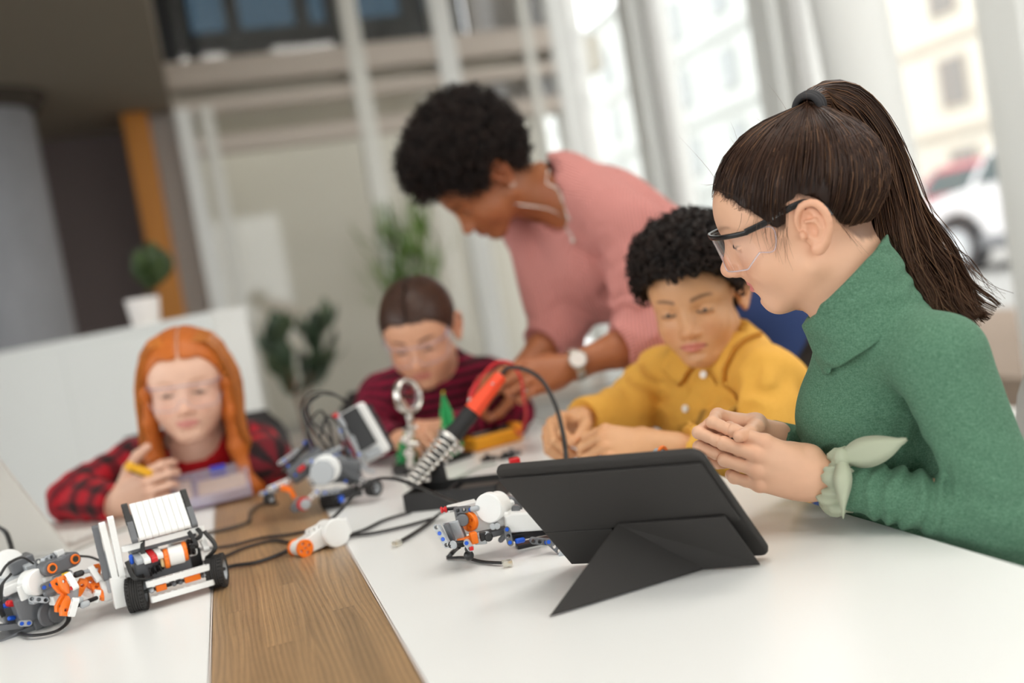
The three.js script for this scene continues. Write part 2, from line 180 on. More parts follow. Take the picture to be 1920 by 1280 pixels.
// ---------------------------------------------------------------- distance fields for bodies and cloth
function smin(a, b, k) { const h = k - Math.abs(a - b); return h > 0 ? Math.min(a, b) - h * h / (4 * k) : Math.min(a, b); }
class Field {
  constructor() { this.p = []; }
  add(f, k, sub, c, r) { this.p.push({ f, k, sub, x: c?.x ?? 0, y: c?.y ?? 0, z: c?.z ?? 0, r: c ? r : 1e9 }); return this; }
  // tapered capsule, optionally widened by s along the unit vector lat
  cap(a, b, ra, rb, k = 0.01, sub = false, lat = null, s = 1) {
    a = Array.isArray(a) ? A(a) : a; b = Array.isArray(b) ? A(b) : b; const ax = a.x, ay = a.y, az = a.z; let bx = b.x - ax, by = b.y - ay, bz = b.z - az; const q = lat ? 1 - 1 / s : 0, lx = lat?.x ?? 0, ly = lat?.y ?? 0, lz = lat?.z ?? 0;
    if (lat) { const m = (bx * lx + by * ly + bz * lz) * q; bx -= lx * m; by -= ly * m; bz -= lz * m; }
    const bb = bx * bx + by * by + bz * bz + 1e-12;
    return this.add((x, y, z) => { x -= ax; y -= ay; z -= az; if (lat) { const m = (x * lx + y * ly + z * lz) * q; x -= lx * m; y -= ly * m; z -= lz * m; } let t = (x * bx + y * by + z * bz) / bb; t = t < 0 ? 0 : t > 1 ? 1 : t; x -= bx * t; y -= by * t; z -= bz * t; return Math.sqrt(x * x + y * y + z * z) - ra - (rb - ra) * t; }, k, sub, V((a.x + b.x) / 2, (a.y + b.y) / 2, (a.z + b.z) / 2), a.distanceTo(b) / 2 + Math.max(ra, rb) * s);
  }
  ell(c, r, k = 0.01, sub = false, q = null) {
    c = Array.isArray(c) ? A(c) : c; const [rx, ry, rz] = r, cx = c.x, cy = c.y, cz = c.z; const m = q ? new THREE.Matrix3().setFromMatrix4(new THREE.Matrix4().makeRotationFromQuaternion(q.clone().invert())).elements : null;
    return this.add((x, y, z) => { x -= cx; y -= cy; z -= cz; if (m) { const a = m[0] * x + m[3] * y + m[6] * z, b = m[1] * x + m[4] * y + m[7] * z; z = m[2] * x + m[5] * y + m[8] * z; x = a; y = b; } const X1 = x / rx, Y1 = y / ry, Z1 = z / rz, k0 = Math.sqrt(X1 * X1 + Y1 * Y1 + Z1 * Z1), X2 = X1 / rx, Y2 = Y1 / ry, Z2 = Z1 / rz, k1 = Math.sqrt(X2 * X2 + Y2 * Y2 + Z2 * Z2); return k1 < 1e-9 ? -Math.min(rx, ry, rz) : k0 * (k0 - 1) / k1; }, k, sub, c, Math.max(rx, ry, rz));
  }
  chain(pts, rads, k = 0.01, sub = false) { for (let i = 0; i < pts.length - 1; i++) this.cap(pts[i], pts[i + 1], rads[i], rads[i + 1], k, sub); return this; }
  // another field in its own axes: m = local -> world, uniform scale
  nest(field, m, k, c, r) { const inv = m.clone().invert().elements, s = m.getMaxScaleOnAxis(); return this.add((x, y, z) => s * field.at(inv[0] * x + inv[4] * y + inv[8] * z + inv[12], inv[1] * x + inv[5] * y + inv[9] * z + inv[13], inv[2] * x + inv[6] * y + inv[10] * z + inv[14]), k, false, c, r); }
  cutPlane(o, n) { const d = n.dot(o); return this.add((x, y, z) => n.x * x + n.y * y + n.z * z - d, 0.002, 2); } // keep the side against n
  at(x, y, z) {
    let d = 1;
    for (const q of this.p) {
      if (q.sub === false || q.sub === 0) { if (q.r < 1e8) { const a = x - q.x, b = y - q.y, c = z - q.z, e = Math.sqrt(a * a + b * b + c * c) - q.r; if (e > d + q.k && e > 0.02) { if (d > 0.5 && e < d) d = e; continue; } } d = smin(d, q.f(x, y, z), q.k); }
      else if (q.sub === 2) d = -smin(-d, -q.f(x, y, z), q.k);
      else { if (q.r < 1e8) { const a = x - q.x, b = y - q.y, c = z - q.z; if (Math.sqrt(a * a + b * b + c * c) - q.r > 0.03) continue; } d = -smin(-d, q.f(x, y, z), q.k); }
    }
    return d;
  }
}
// surface nets over a box, evaluated only near the surface
function meshField(f, lo, hi, h, { color = null, uv = null } = {}) {
  const nx = Math.ceil((hi[0] - lo[0]) / h) + 1, ny = Math.ceil((hi[1] - lo[1]) / h) + 1, nz = Math.ceil((hi[2] - lo[2]) / h) + 1, N = nx * ny * nz, val = new Float32Array(N).fill(9), BS = 4;
  const sx = 1, sy = nx, sz = nx * ny, reach = BS * h * 0.87 * 1.25 + 0.006, fn = f.at ? (x, y, z) => f.at(x, y, z) : f;
  const act = [];
  for (let k = 0; k < nz; k += BS) for (let j = 0; j < ny; j += BS) for (let i = 0; i < nx; i += BS) if (Math.abs(fn(lo[0] + (i + BS / 2) * h, lo[1] + (j + BS / 2) * h, lo[2] + (k + BS / 2) * h)) < reach) act.push([i, j, k]);
  for (const [i0, j0, k0] of act) for (let k = k0; k <= Math.min(k0 + BS, nz - 1); k++) for (let j = j0; j <= Math.min(j0 + BS, ny - 1); j++) for (let i = i0; i <= Math.min(i0 + BS, nx - 1); i++) { const q = i + j * sy + k * sz; if (val[q] === 9) val[q] = fn(lo[0] + i * h, lo[1] + j * h, lo[2] + k * h); }
  const vid = new Int32Array(N).fill(-1), pos = [], off = [0, sx, sy, sx + sy, sz, sx + sz, sy + sz, sx + sy + sz], E = [[0, 1], [2, 3], [4, 5], [6, 7], [0, 2], [1, 3], [4, 6], [5, 7], [0, 4], [1, 5], [2, 6], [3, 7]], c = new Float32Array(8);
  const cells = [];
  for (const [i0, j0, k0] of act) for (let k = k0; k < Math.min(k0 + BS, nz - 1); k++) for (let j = j0; j < Math.min(j0 + BS, ny - 1); j++) for (let i = i0; i < Math.min(i0 + BS, nx - 1); i++) {
    const q = i + j * sy + k * sz; let m = 0, bad = false; for (let a = 0; a < 8; a++) { c[a] = val[q + off[a]]; if (c[a] === 9) bad = true; if (c[a] < 0) m |= 1 << a; }
    if (bad || m === 0 || m === 255) continue;
    let X0 = 0, Y0 = 0, Z0 = 0, n = 0;
    for (const [a, b] of E) if ((c[a] < 0) !== (c[b] < 0)) { const t = c[a] / (c[a] - c[b]); X0 += (a & 1) + ((b & 1) - (a & 1)) * t; Y0 += (a >> 1 & 1) + ((b >> 1 & 1) - (a >> 1 & 1)) * t; Z0 += (a >> 2) + ((b >> 2) - (a >> 2)) * t; n++; }
    vid[q] = pos.length / 3; pos.push(lo[0] + (i + X0 / n) * h, lo[1] + (j + Y0 / n) * h, lo[2] + (k + Z0 / n) * h); cells.push(i, j, k);
  }
  const idx = [];
  for (let v = 0; v < cells.length; v += 3) {
    const i = cells[v], j = cells[v + 1], k = cells[v + 2], q = i + j * sy + k * sz, s0 = val[q] < 0;
    const quad = (a, b, e, f2, flip) => { if (a < 0 || b < 0 || e < 0 || f2 < 0) return; if (flip) idx.push(a, e, b, b, e, f2); else idx.push(a, b, e, b, f2, e); };
    if (j > 0 && k > 0 && s0 !== (val[q + sx] < 0)) quad(vid[q], vid[q - sy], vid[q - sz], vid[q - sy - sz], s0);
    if (i > 0 && k > 0 && s0 !== (val[q + sy] < 0)) quad(vid[q], vid[q - sz], vid[q - sx], vid[q - sx - sz], s0);
    if (i > 0 && j > 0 && s0 !== (val[q + sz] < 0)) quad(vid[q], vid[q - sx], vid[q - sy], vid[q - sx - sy], s0);
  }
  const n = pos.length / 3, nor = new Float32Array(n * 3), e = h * 0.5, col = color ? new Float32Array(n * 3) : null;
  for (let v = 0; v < n; v++) {
    let x = pos[v * 3], y = pos[v * 3 + 1], z = pos[v * 3 + 2], gx = 0, gy = 0, gz = 0, l = 1;
    gx = fn(x + e, y, z) - fn(x - e, y, z); gy = fn(x, y + e, z) - fn(x, y - e, z); gz = fn(x, y, z + e) - fn(x, y, z - e); l = Math.hypot(gx, gy, gz) || 1;
    const d = fn(x, y, z), g = l / (2 * e), st = clamp(d / Math.max(g, 0.3), -h * 0.6, h * 0.6); gx /= l; gy /= l; gz /= l; x -= gx * st; y -= gy * st; z -= gz * st; pos[v * 3] = x; pos[v * 3 + 1] = y; pos[v * 3 + 2] = z; nor[v * 3] = gx; nor[v * 3 + 1] = gy; nor[v * 3 + 2] = gz;
    if (color) { const q = color(x, y, z, gx, gy, gz); col[v * 3] = q.r; col[v * 3 + 1] = q.g; col[v * 3 + 2] = q.b; }
  }
  // orientation check: make faces agree with the normals
  const g = new THREE.BufferGeometry(); g.setAttribute('position', new THREE.Float32BufferAttribute(pos, 3)); g.setAttribute('normal', new THREE.BufferAttribute(nor, 3)); if (col) g.setAttribute('color', new THREE.BufferAttribute(col, 3));
  for (let t = 0; t < idx.length; t += 3) { const a = idx[t] * 3, b = idx[t + 1] * 3, d = idx[t + 2] * 3, ux = pos[b] - pos[a], uy = pos[b + 1] - pos[a + 1], uz = pos[b + 2] - pos[a + 2], wx = pos[d] - pos[a], wy = pos[d + 1] - pos[a + 1], wz = pos[d + 2] - pos[a + 2]; if ((uy * wz - uz * wy) * nor[a] + (uz * wx - ux * wz) * nor[a + 1] + (ux * wy - uy * wx) * nor[a + 2] < 0) { const s = idx[t + 1]; idx[t + 1] = idx[t + 2]; idx[t + 2] = s; } }
  g.setIndex(idx); return g;
}
// uv by the dominant axis of each triangle, keeping smooth normals
function fabricUV(g, s) { const q = g.toNonIndexed(), p = q.attributes.position, n = q.attributes.normal, uv = new Float32Array(p.count * 2); for (let i = 0; i < p.count; i += 3) { let ax = 0, ay = 0, az = 0; for (let k = 0; k < 3; k++) { ax += n.getX(i + k); ay += n.getY(i + k); az += n.getZ(i + k); } ax = Math.abs(ax); ay = Math.abs(ay); az = Math.abs(az); for (let k = 0; k < 3; k++) { const x = p.getX(i + k), y = p.getY(i + k), z = p.getZ(i + k), [u, v] = ax > ay && ax > az ? [z, y] : ay > az ? [x, z] : [x, y]; uv[(i + k) * 2] = u * s; uv[(i + k) * 2 + 1] = v * s; } } q.setAttribute('uv', new THREE.BufferAttribute(uv, 2)); return q; }
// thin strands: list of { p: [Vector3], r, c: Color, c2 }
function strandsGeo(list, sides = 3) {
  let nv = 0, ni = 0; for (const s of list) { nv += s.p.length * sides; ni += (s.p.length - 1) * sides * 6; }
  const pos = new Float32Array(nv * 3), nor = new Float32Array(nv * 3), col = new Float32Array(nv * 3), idx = new Uint32Array(ni); let v = 0, q = 0; const T = V(), U = V(), Wv = V();
  for (const s of list) {
    const n = s.p.length, base = v;
    for (let i = 0; i < n; i++) {
      T.copy(s.p[Math.min(i + 1, n - 1)]).sub(s.p[Math.max(i - 1, 0)]).normalize(); U.set(0.31, 0.22, 0.9).cross(T).normalize(); Wv.copy(T).cross(U); const t = i / (n - 1), r = s.r * (s.prof ? s.prof(t) : 1 - 0.75 * t * t), c = s.c2 ? s.c.clone().lerp(s.c2, t) : s.c;
      for (let k = 0; k < sides; k++) { const a = k / sides * 2 * PI, ca = Math.cos(a), sa = Math.sin(a), x = U.x * ca + Wv.x * sa, y = U.y * ca + Wv.y * sa, z = U.z * ca + Wv.z * sa; pos.set([s.p[i].x + x * r, s.p[i].y + y * r, s.p[i].z + z * r], v * 3); nor.set([x, y, z], v * 3); col.set([c.r, c.g, c.b], v * 3); v++; }
      if (i < n - 1) for (let k = 0; k < sides; k++) { const a = base + i * sides + k, b = base + i * sides + (k + 1) % sides; idx.set([a, b, a + sides, b, b + sides, a + sides], q); q += 6; }
    }
  }
  const g = new THREE.BufferGeometry(); g.setAttribute('position', new THREE.BufferAttribute(pos, 3)); g.setAttribute('normal', new THREE.BufferAttribute(nor, 3)); g.setAttribute('color', new THREE.BufferAttribute(col, 3)); g.setIndex(new THREE.BufferAttribute(idx, 1)); return g;
}

// where the ray from c along d leaves the field
function shellPoint(F, c, d, g = 0, R = 0.22) { let lo = R, hi = R; for (let t = R; t > 0.01; t -= 0.006) { if (F.at(c.x + d.x * t, c.y + d.y * t, c.z + d.z * t) < 0) { lo = t; hi = t + 0.006; break; } } for (let i = 0; i < 10; i++) { const m = (lo + hi) / 2; if (F.at(c.x + d.x * m, c.y + d.y * m, c.z + d.z * m) < 0) lo = m; else hi = m; } return V(c.x + d.x * (lo + g), c.y + d.y * (lo + g), c.z + d.z * (lo + g)); }
// ---------------------------------------------------------------- people: head, hand and body builders
const mix = (a, b, t) => a.clone().lerp(b, clamp(t));
// head in its own axes: y up, z out of the face, x to the person's left, origin between the eyes' depth at ear line, metres
function headField(o = {}) {
  const w = o.w ?? 1, f = new Field(), jaw = o.jaw ?? 1, ch = o.chin ?? 0, lipF = o.lips ?? 1, mz = o.mouthZ ?? 0, fo = o.fore ?? 0, cz = o.chinZ ?? 0;
  f.ell([0, 0.034, -0.014], [0.073 * w, 0.079, 0.092], 0.02).ell([0, 0.028, 0.03], [0.063 * w, 0.055, 0.053 + fo], 0.03);
  f.ell([0, -0.035, 0.03 + mz * 0.75], [0.054 * w * jaw, 0.055, 0.05], 0.03);
  for (const s of [-1, 1]) { f.cap([s * 0.05 * w * jaw, -0.05, 0.0], [s * 0.014, -0.083 - ch, 0.06 + cz], 0.014, 0.013, 0.03); f.ell([s * 0.033 * w, -0.034, 0.05 + mz * 0.3], [0.026, 0.026, 0.025], 0.022); }
  f.ell([0, -0.084 - ch, 0.064 + cz], [0.017, 0.014, 0.014], 0.02);
  f.ell([0, -0.056, 0.066 + mz], [0.028, 0.022, 0.021], 0.018);
  for (const s of [-1, 1]) f.ell([s * 0.031, -0.002, 0.089], [0.019, 0.013, 0.012], 0.014, true);
  for (const s of [-1, 1]) f.cap([s * 0.045 * w, 0.016, 0.056], [s * 0.012, 0.015, 0.074], 0.008, 0.008, 0.016);
  // nose
  f.cap([0, 0.0, 0.064], [0, -0.034, 0.074], 0.012, 0.0145, 0.014);
  f.cap([0, 0.004, 0.078], [0, -0.030, 0.0965 + (o.nose ?? 0)], 0.0062, 0.0082, 0.012).ell([0, -0.0335, 0.096 + (o.nose ?? 0)], [0.0098, 0.0085, 0.009], 0.008);
  for (const s of [-1, 1]) { f.ell([s * 0.0108, -0.0365, 0.0865], [0.0072, 0.0068, 0.0088], 0.006); f.ell([s * 0.006, -0.0445, 0.0925], [0.003, 0.0032, 0.0042], 0.003, true); }
  // eyes: ball under lids
  for (const s of [-1, 1]) {
    f.ell([s * 0.031, -0.0015, 0.0655], [0.0145, 0.0125, 0.0128], 0.004);
    f.cap([s * 0.019, -0.0075 + (o.lid ?? 0), 0.0765], [s * 0.043, -0.0065 + (o.lid ?? 0), 0.0735], 0.0022, 0.0022, 0.004);
  }
  // lips
  f.cap([-0.021, -0.0595, 0.0745 + mz], [-0.004, -0.0555, 0.0862 + mz], 0.0028, 0.0046 * lipF, 0.004).cap([0.021, -0.0595, 0.0745 + mz], [0.004, -0.0555, 0.0862 + mz], 0.0028, 0.0046 * lipF, 0.004);
  f.cap([-0.019, -0.0612, 0.0745 + mz], [0, -0.0652, 0.084 + mz], 0.0025, 0.0054 * lipF, 0.0035).cap([0.019, -0.0612, 0.0745 + mz], [0, -0.0652, 0.084 + mz], 0.0025, 0.0054 * lipF, 0.0035);
  f.cap([-0.022, -0.0603, 0.0805 + mz], [0, -0.0602, 0.0925 + mz], 0.0012, 0.0012, 0.0025, true).cap([0.022, -0.0603, 0.0805 + mz], [0, -0.0602, 0.0925 + mz], 0.0012, 0.0012, 0.0025, true);
  f.ell([0, -0.0745, 0.0865 + mz], [0.018, 0.005, 0.007], 0.006, true);
  // ears
  for (const s of [-1, 1]) {
    const e = (y, z, out) => V(s * (0.0685 * w + out), y, z), q = new THREE.Quaternion().setFromEuler(new THREE.Euler(0.12, s * -0.42, 0));
    f.ell(e(-0.008, -0.016, 0.006), [0.0055, 0.027, 0.0165], 0.006, false, q);
    const hel = [e(-0.004, 0.001, 0.002), e(0.010, -0.001, 0.007), e(0.0215, -0.010, 0.0125), e(0.021, -0.0235, 0.0165), e(0.008, -0.0315, 0.0175), e(-0.009, -0.0315, 0.0155), e(-0.022, -0.0245, 0.0115), e(-0.031, -0.0155, 0.0075)];
    { const cv = new THREE.CatmullRomCurve3(hel), rs = [0.0024, 0.0031, 0.0036, 0.0038, 0.0037, 0.0034, 0.0036, 0.0048], n = 18, P = [], R = []; for (let i = 0; i <= n; i++) { const t = i / n; P.push(cv.getPoint(t)); const q = t * 7, a = Math.min(6, Math.floor(q)); R.push(lerp(rs[a], rs[a + 1], q - a)); } f.chain(P, R, 0.003); }
    f.ell(e(-0.031, -0.0125, 0.007), [0.0042, 0.0075, 0.0075], 0.005);
    f.ell(e(-0.008, -0.0125, 0.012), [0.0075, 0.0105, 0.0072], 0.0035, true); f.ell(e(0.008, -0.0115, 0.0125), [0.006, 0.0065, 0.0062], 0.003, true);
    f.chain([e(0.003, -0.009, 0.0095), e(0.0015, -0.019, 0.0125), e(-0.009, -0.0225, 0.0115), e(-0.0185, -0.0175, 0.009)], [0.0018, 0.0026, 0.0026, 0.0022], 0.0025);
    f.ell(e(-0.0115, -0.0015, 0.006), [0.0036, 0.0055, 0.0036], 0.003);
  }
  return f;
}
// hairline in head axes: positive above the edge of the hair (x not signed)
function hairEdge(pts) { return (x, y, z) => { let i = 0; while (i < pts.length - 2 && z < pts[i + 1][0]) i++; const [z0, y0] = pts[i], [z1, y1] = pts[i + 1], t = clamp((z - z0) / (z1 - z0)); return y - lerp(y0, y1, t); }; }
function skinColor(base, o = {}) {
  const lip = o.lip ?? base.clone().lerp(rgb(196, 92, 92), 0.55), red = base.clone().multiply(new THREE.Color(1.0, 0.8, 0.76)), brow = o.brow ?? rgb(60, 42, 34), edge = o.edge, scalp = o.scalp ?? rgb(40, 28, 24);
  return (x, y, z) => {
    let c = base.clone(); const ax = Math.abs(x), n = fbm(x * 60, y * 60, z * 60, 2);
    c.multiplyScalar(1 + 0.05 * n);
    c.lerp(red, 0.5 * Math.exp(-((ax - 0.036) ** 2 + (y + 0.036) ** 2) / 0.0004) * (z > 0.03 ? 1 : 0) + 0.45 * Math.exp(-(ax ** 2 + (y + 0.035) ** 2 + (z - 0.1) ** 2) / 0.0002));
    if (ax > 0.072 * (o.w ?? 1) && z < 0.005) c.lerp(red, 0.4);
    if (z > 0.05 && ax < 0.021 && y < -0.0520 && y > -0.0712) { const up = -0.0508 - ax * 0.22, dn = -0.0712 + ax * 0.38; c.lerp(lip, sstep(dn - 0.0006, dn + 0.0012, y) * (1 - sstep(up - 0.0012, up + 0.0006, y))); }
    { const by = 0.0175 + 0.0045 * Math.sin(clamp((ax - 0.012) / 0.036) * PI * 0.75), wd = 0.0030 * (1 - 0.5 * clamp((ax - 0.03) / 0.02)); if (z > 0.045 && ax > 0.011 && ax < 0.05) c.lerp(brow, (o.browK ?? 0.75) * Math.exp(-(((y - by) / wd) ** 2)) * sstep(0.011, 0.016, ax) * (1 - sstep(0.043, 0.05, ax))); }
    // lash line of the lowered lids
    if (z > 0.06 && ax > 0.014 && ax < 0.047) { const ly = -0.0062 + (o.lid ?? 0) + 14 * (ax - 0.031) ** 2, w2 = 0.0016; c.lerp(o.lash ?? rgb(34, 22, 20), 0.9 * Math.exp(-(((y - ly) / w2) ** 2)) * sstep(0.015, 0.02, ax) * (1 - sstep(0.042, 0.046, ax))); }
    if (edge) { const e = edge(x, y, z); if (e > -0.004 && !(ax > 0.0735 * (o.w ?? 1) && z < 0.006 && z > -0.04 && y < 0.03)) c.lerp(scalp, sstep(-0.004, 0.006, e + 0.003 * noise(x * 300, y * 120, z * 300)) * 0.9); }
    if (o.part && z > -0.09 && y > 0.05 && Math.abs(x - (o.partX ?? 0)) < 0.004) c.lerp(base, 0.8);
    if (o.mole) for (const m of o.mole) { const d2 = (x - m[0]) ** 2 + (y - m[1]) ** 2 + (z - m[2]) ** 2; if (d2 < 4e-6) c.lerp(rgb(70, 44, 34), 0.8); }
    return c;
  };
}
const basis = (x, y, z, o, s = 1) => new THREE.Matrix4().makeBasis(x.clone().multiplyScalar(s), y.clone().multiplyScalar(s), z.clone().multiplyScalar(s)).setPosition(o);
// head frame from a forward direction on the ground, pitch down and roll (degrees)
function headFrame(o, yawDir, pitch, roll = 0, s = 1) { const f = V(yawDir[0], 0, yawDir[1]).normalize(), up = V(0, 1, 0), left = up.clone().cross(f); const q = new THREE.Quaternion().setFromAxisAngle(left, pitch * D); f.applyQuaternion(q); up.applyQuaternion(q); const r = new THREE.Quaternion().setFromAxisAngle(f, roll * D); up.applyQuaternion(r); left.applyQuaternion(r); return basis(left, up, f, A(o), s); }
// hand in its own axes: y to the fingers, x to the thumb side (thumb = 1 on a left hand), z out of the back of the hand; adult size
const FINGERS = [[0.0255, 0.086, 0.003, [0.042, 0.025, 0.02], 0.0088], [0.0065, 0.091, 0.005, [0.046, 0.029, 0.021], 0.0091], [-0.0135, 0.086, 0.003, [0.043, 0.027, 0.021], 0.0087], [-0.0315, 0.076, -0.001, [0.034, 0.02, 0.018], 0.0077]];
function handField(thumb, pose, thumbDirs, fat = 1) {
  const f = new Field(), nails = [], tips = [], fingers = [];
  f.cap([0, -0.035, 0], [0, 0.012, 0], 0.0195 * fat, 0.021 * fat, 0.012, false, V(1, 0, 0), 1.25);
  for (const [x, y, z, , r] of FINGERS) f.cap([x * 0.45 * thumb, 0.01, 0], [x * thumb, y - 0.004, z - 0.003], 0.0165, r * 1.16 * fat, 0.012);
  f.ell([0.02 * thumb, 0.035, -0.012], [0.017, 0.03, 0.014], 0.012); f.ell([-0.024 * thumb, 0.035, -0.009], [0.014, 0.032, 0.013], 0.012);
  FINGERS.forEach(([x, y, z, len, r], i) => {
    const [c1, c2, c3, sp = 0] = pose[i], q = new Field(); let p = V(x * thumb, y, z - 0.002), ang = 0; const p0 = p.clone(), lat = V(Math.sin(sp * D) * thumb, Math.cos(sp * D), 0), R = [r * 1.06 * fat, r * 1.0 * fat, r * 0.92 * fat, r * 0.72 * fat];
    [c1, c2, c3].forEach((c, j) => { ang += c * D; const d = lat.clone().multiplyScalar(Math.cos(ang)).add(V(0, 0, -Math.sin(ang))), n = p.clone().addScaledVector(d, len[j]), m = p.clone().lerp(n, 0.5); q.cap(p, m, R[j] * 1.02, (R[j] + R[j + 1]) * 0.47, 0.003).cap(m, n, (R[j] + R[j + 1]) * 0.47, R[j + 1], 0.003); if (j === 2) { const nrm = lat.clone().multiplyScalar(Math.sin(ang)).add(V(0, 0, Math.cos(ang))); nails.push({ p: p.clone().addScaledVector(d, len[2] * 0.78).addScaledVector(nrm, R[3] * 0.74), d, n: nrm, r: r * 0.62 }); tips.push(n); } p = n; });
    fingers.push([q, p0]);
  });
  let p = V(0.024 * thumb, 0.02, -0.008); const tl = [0.044, 0.034, 0.027], tr = [0.0145 * fat, 0.0118 * fat, 0.0104 * fat, 0.0082 * fat], th = new Field(), t0 = p.clone();
  thumbDirs.forEach((d0, j) => { const d = V(d0[0] * thumb, d0[1], d0[2]).normalize(), n = p.clone().addScaledVector(d, tl[j]); th.cap(p, n, tr[j], tr[j + 1], 0.004); if (j === 2) { const nrm = V(0.6 * thumb, 0, 0.8).addScaledVector(d, -V(0.6 * thumb, 0, 0.8).dot(d)).normalize(); nails.push({ p: p.clone().addScaledVector(d, tl[2] * 0.72).addScaledVector(nrm, tr[3] * 0.76), d, n: nrm, r: 0.0066 }); tips.push(n); } p = n; });
  fingers.push([th, t0, 0.05]);
  // fingers melt into the palm at their roots only, and stay apart from each other
  return { f: { at: (x, y, z) => { let d = f.at(x, y, z); for (const [q, o, reach = 0.02] of fingers) { const t = Math.hypot(x - o.x, y - o.y, z - o.z) / reach; d = smin(d, q.at(x, y, z), lerp(0.01, 0.0011, t < 0.3 ? 0 : t > 1.2 ? 1 : (t - 0.3) / 0.9)); } return d; } }, nails, tips };
}
function placeHand(wrist, fingersDir, backDir, s) { const y = A(fingersDir).normalize(), z = A(backDir); z.addScaledVector(y, -z.dot(y)).normalize(); const x = y.clone().cross(z); return basis(x, y, z, A(wrist), s); }
function boundsOf(pts, pad) { const b = new THREE.Box3().setFromPoints(pts); return [[b.min.x - pad, b.min.y - pad, b.min.z - pad], [b.max.x + pad, b.max.y + pad, b.max.z + pad]]; }
function paint(g, c) { const n = g.attributes.position.count, a = new Float32Array(n * 3); for (let i = 0; i < n; i++) a.set([c.r, c.g, c.b], i * 3); g.setAttribute('color', new THREE.BufferAttribute(a, 3)); return g; }
function nailGeo(n, m, s, base) { const g = new THREE.SphereGeometry(1, 10, 6); const x = n.d.clone().cross(n.n).normalize(); g.applyMatrix4(new THREE.Matrix4().makeScale(n.r, n.r * 1.35, n.r * 0.28)); g.applyMatrix4(basis(x, n.d.clone(), n.n.clone(), n.p)); g.applyMatrix4(m); return paint(g, base.clone().lerp(rgb(244, 206, 196), 0.6)); }
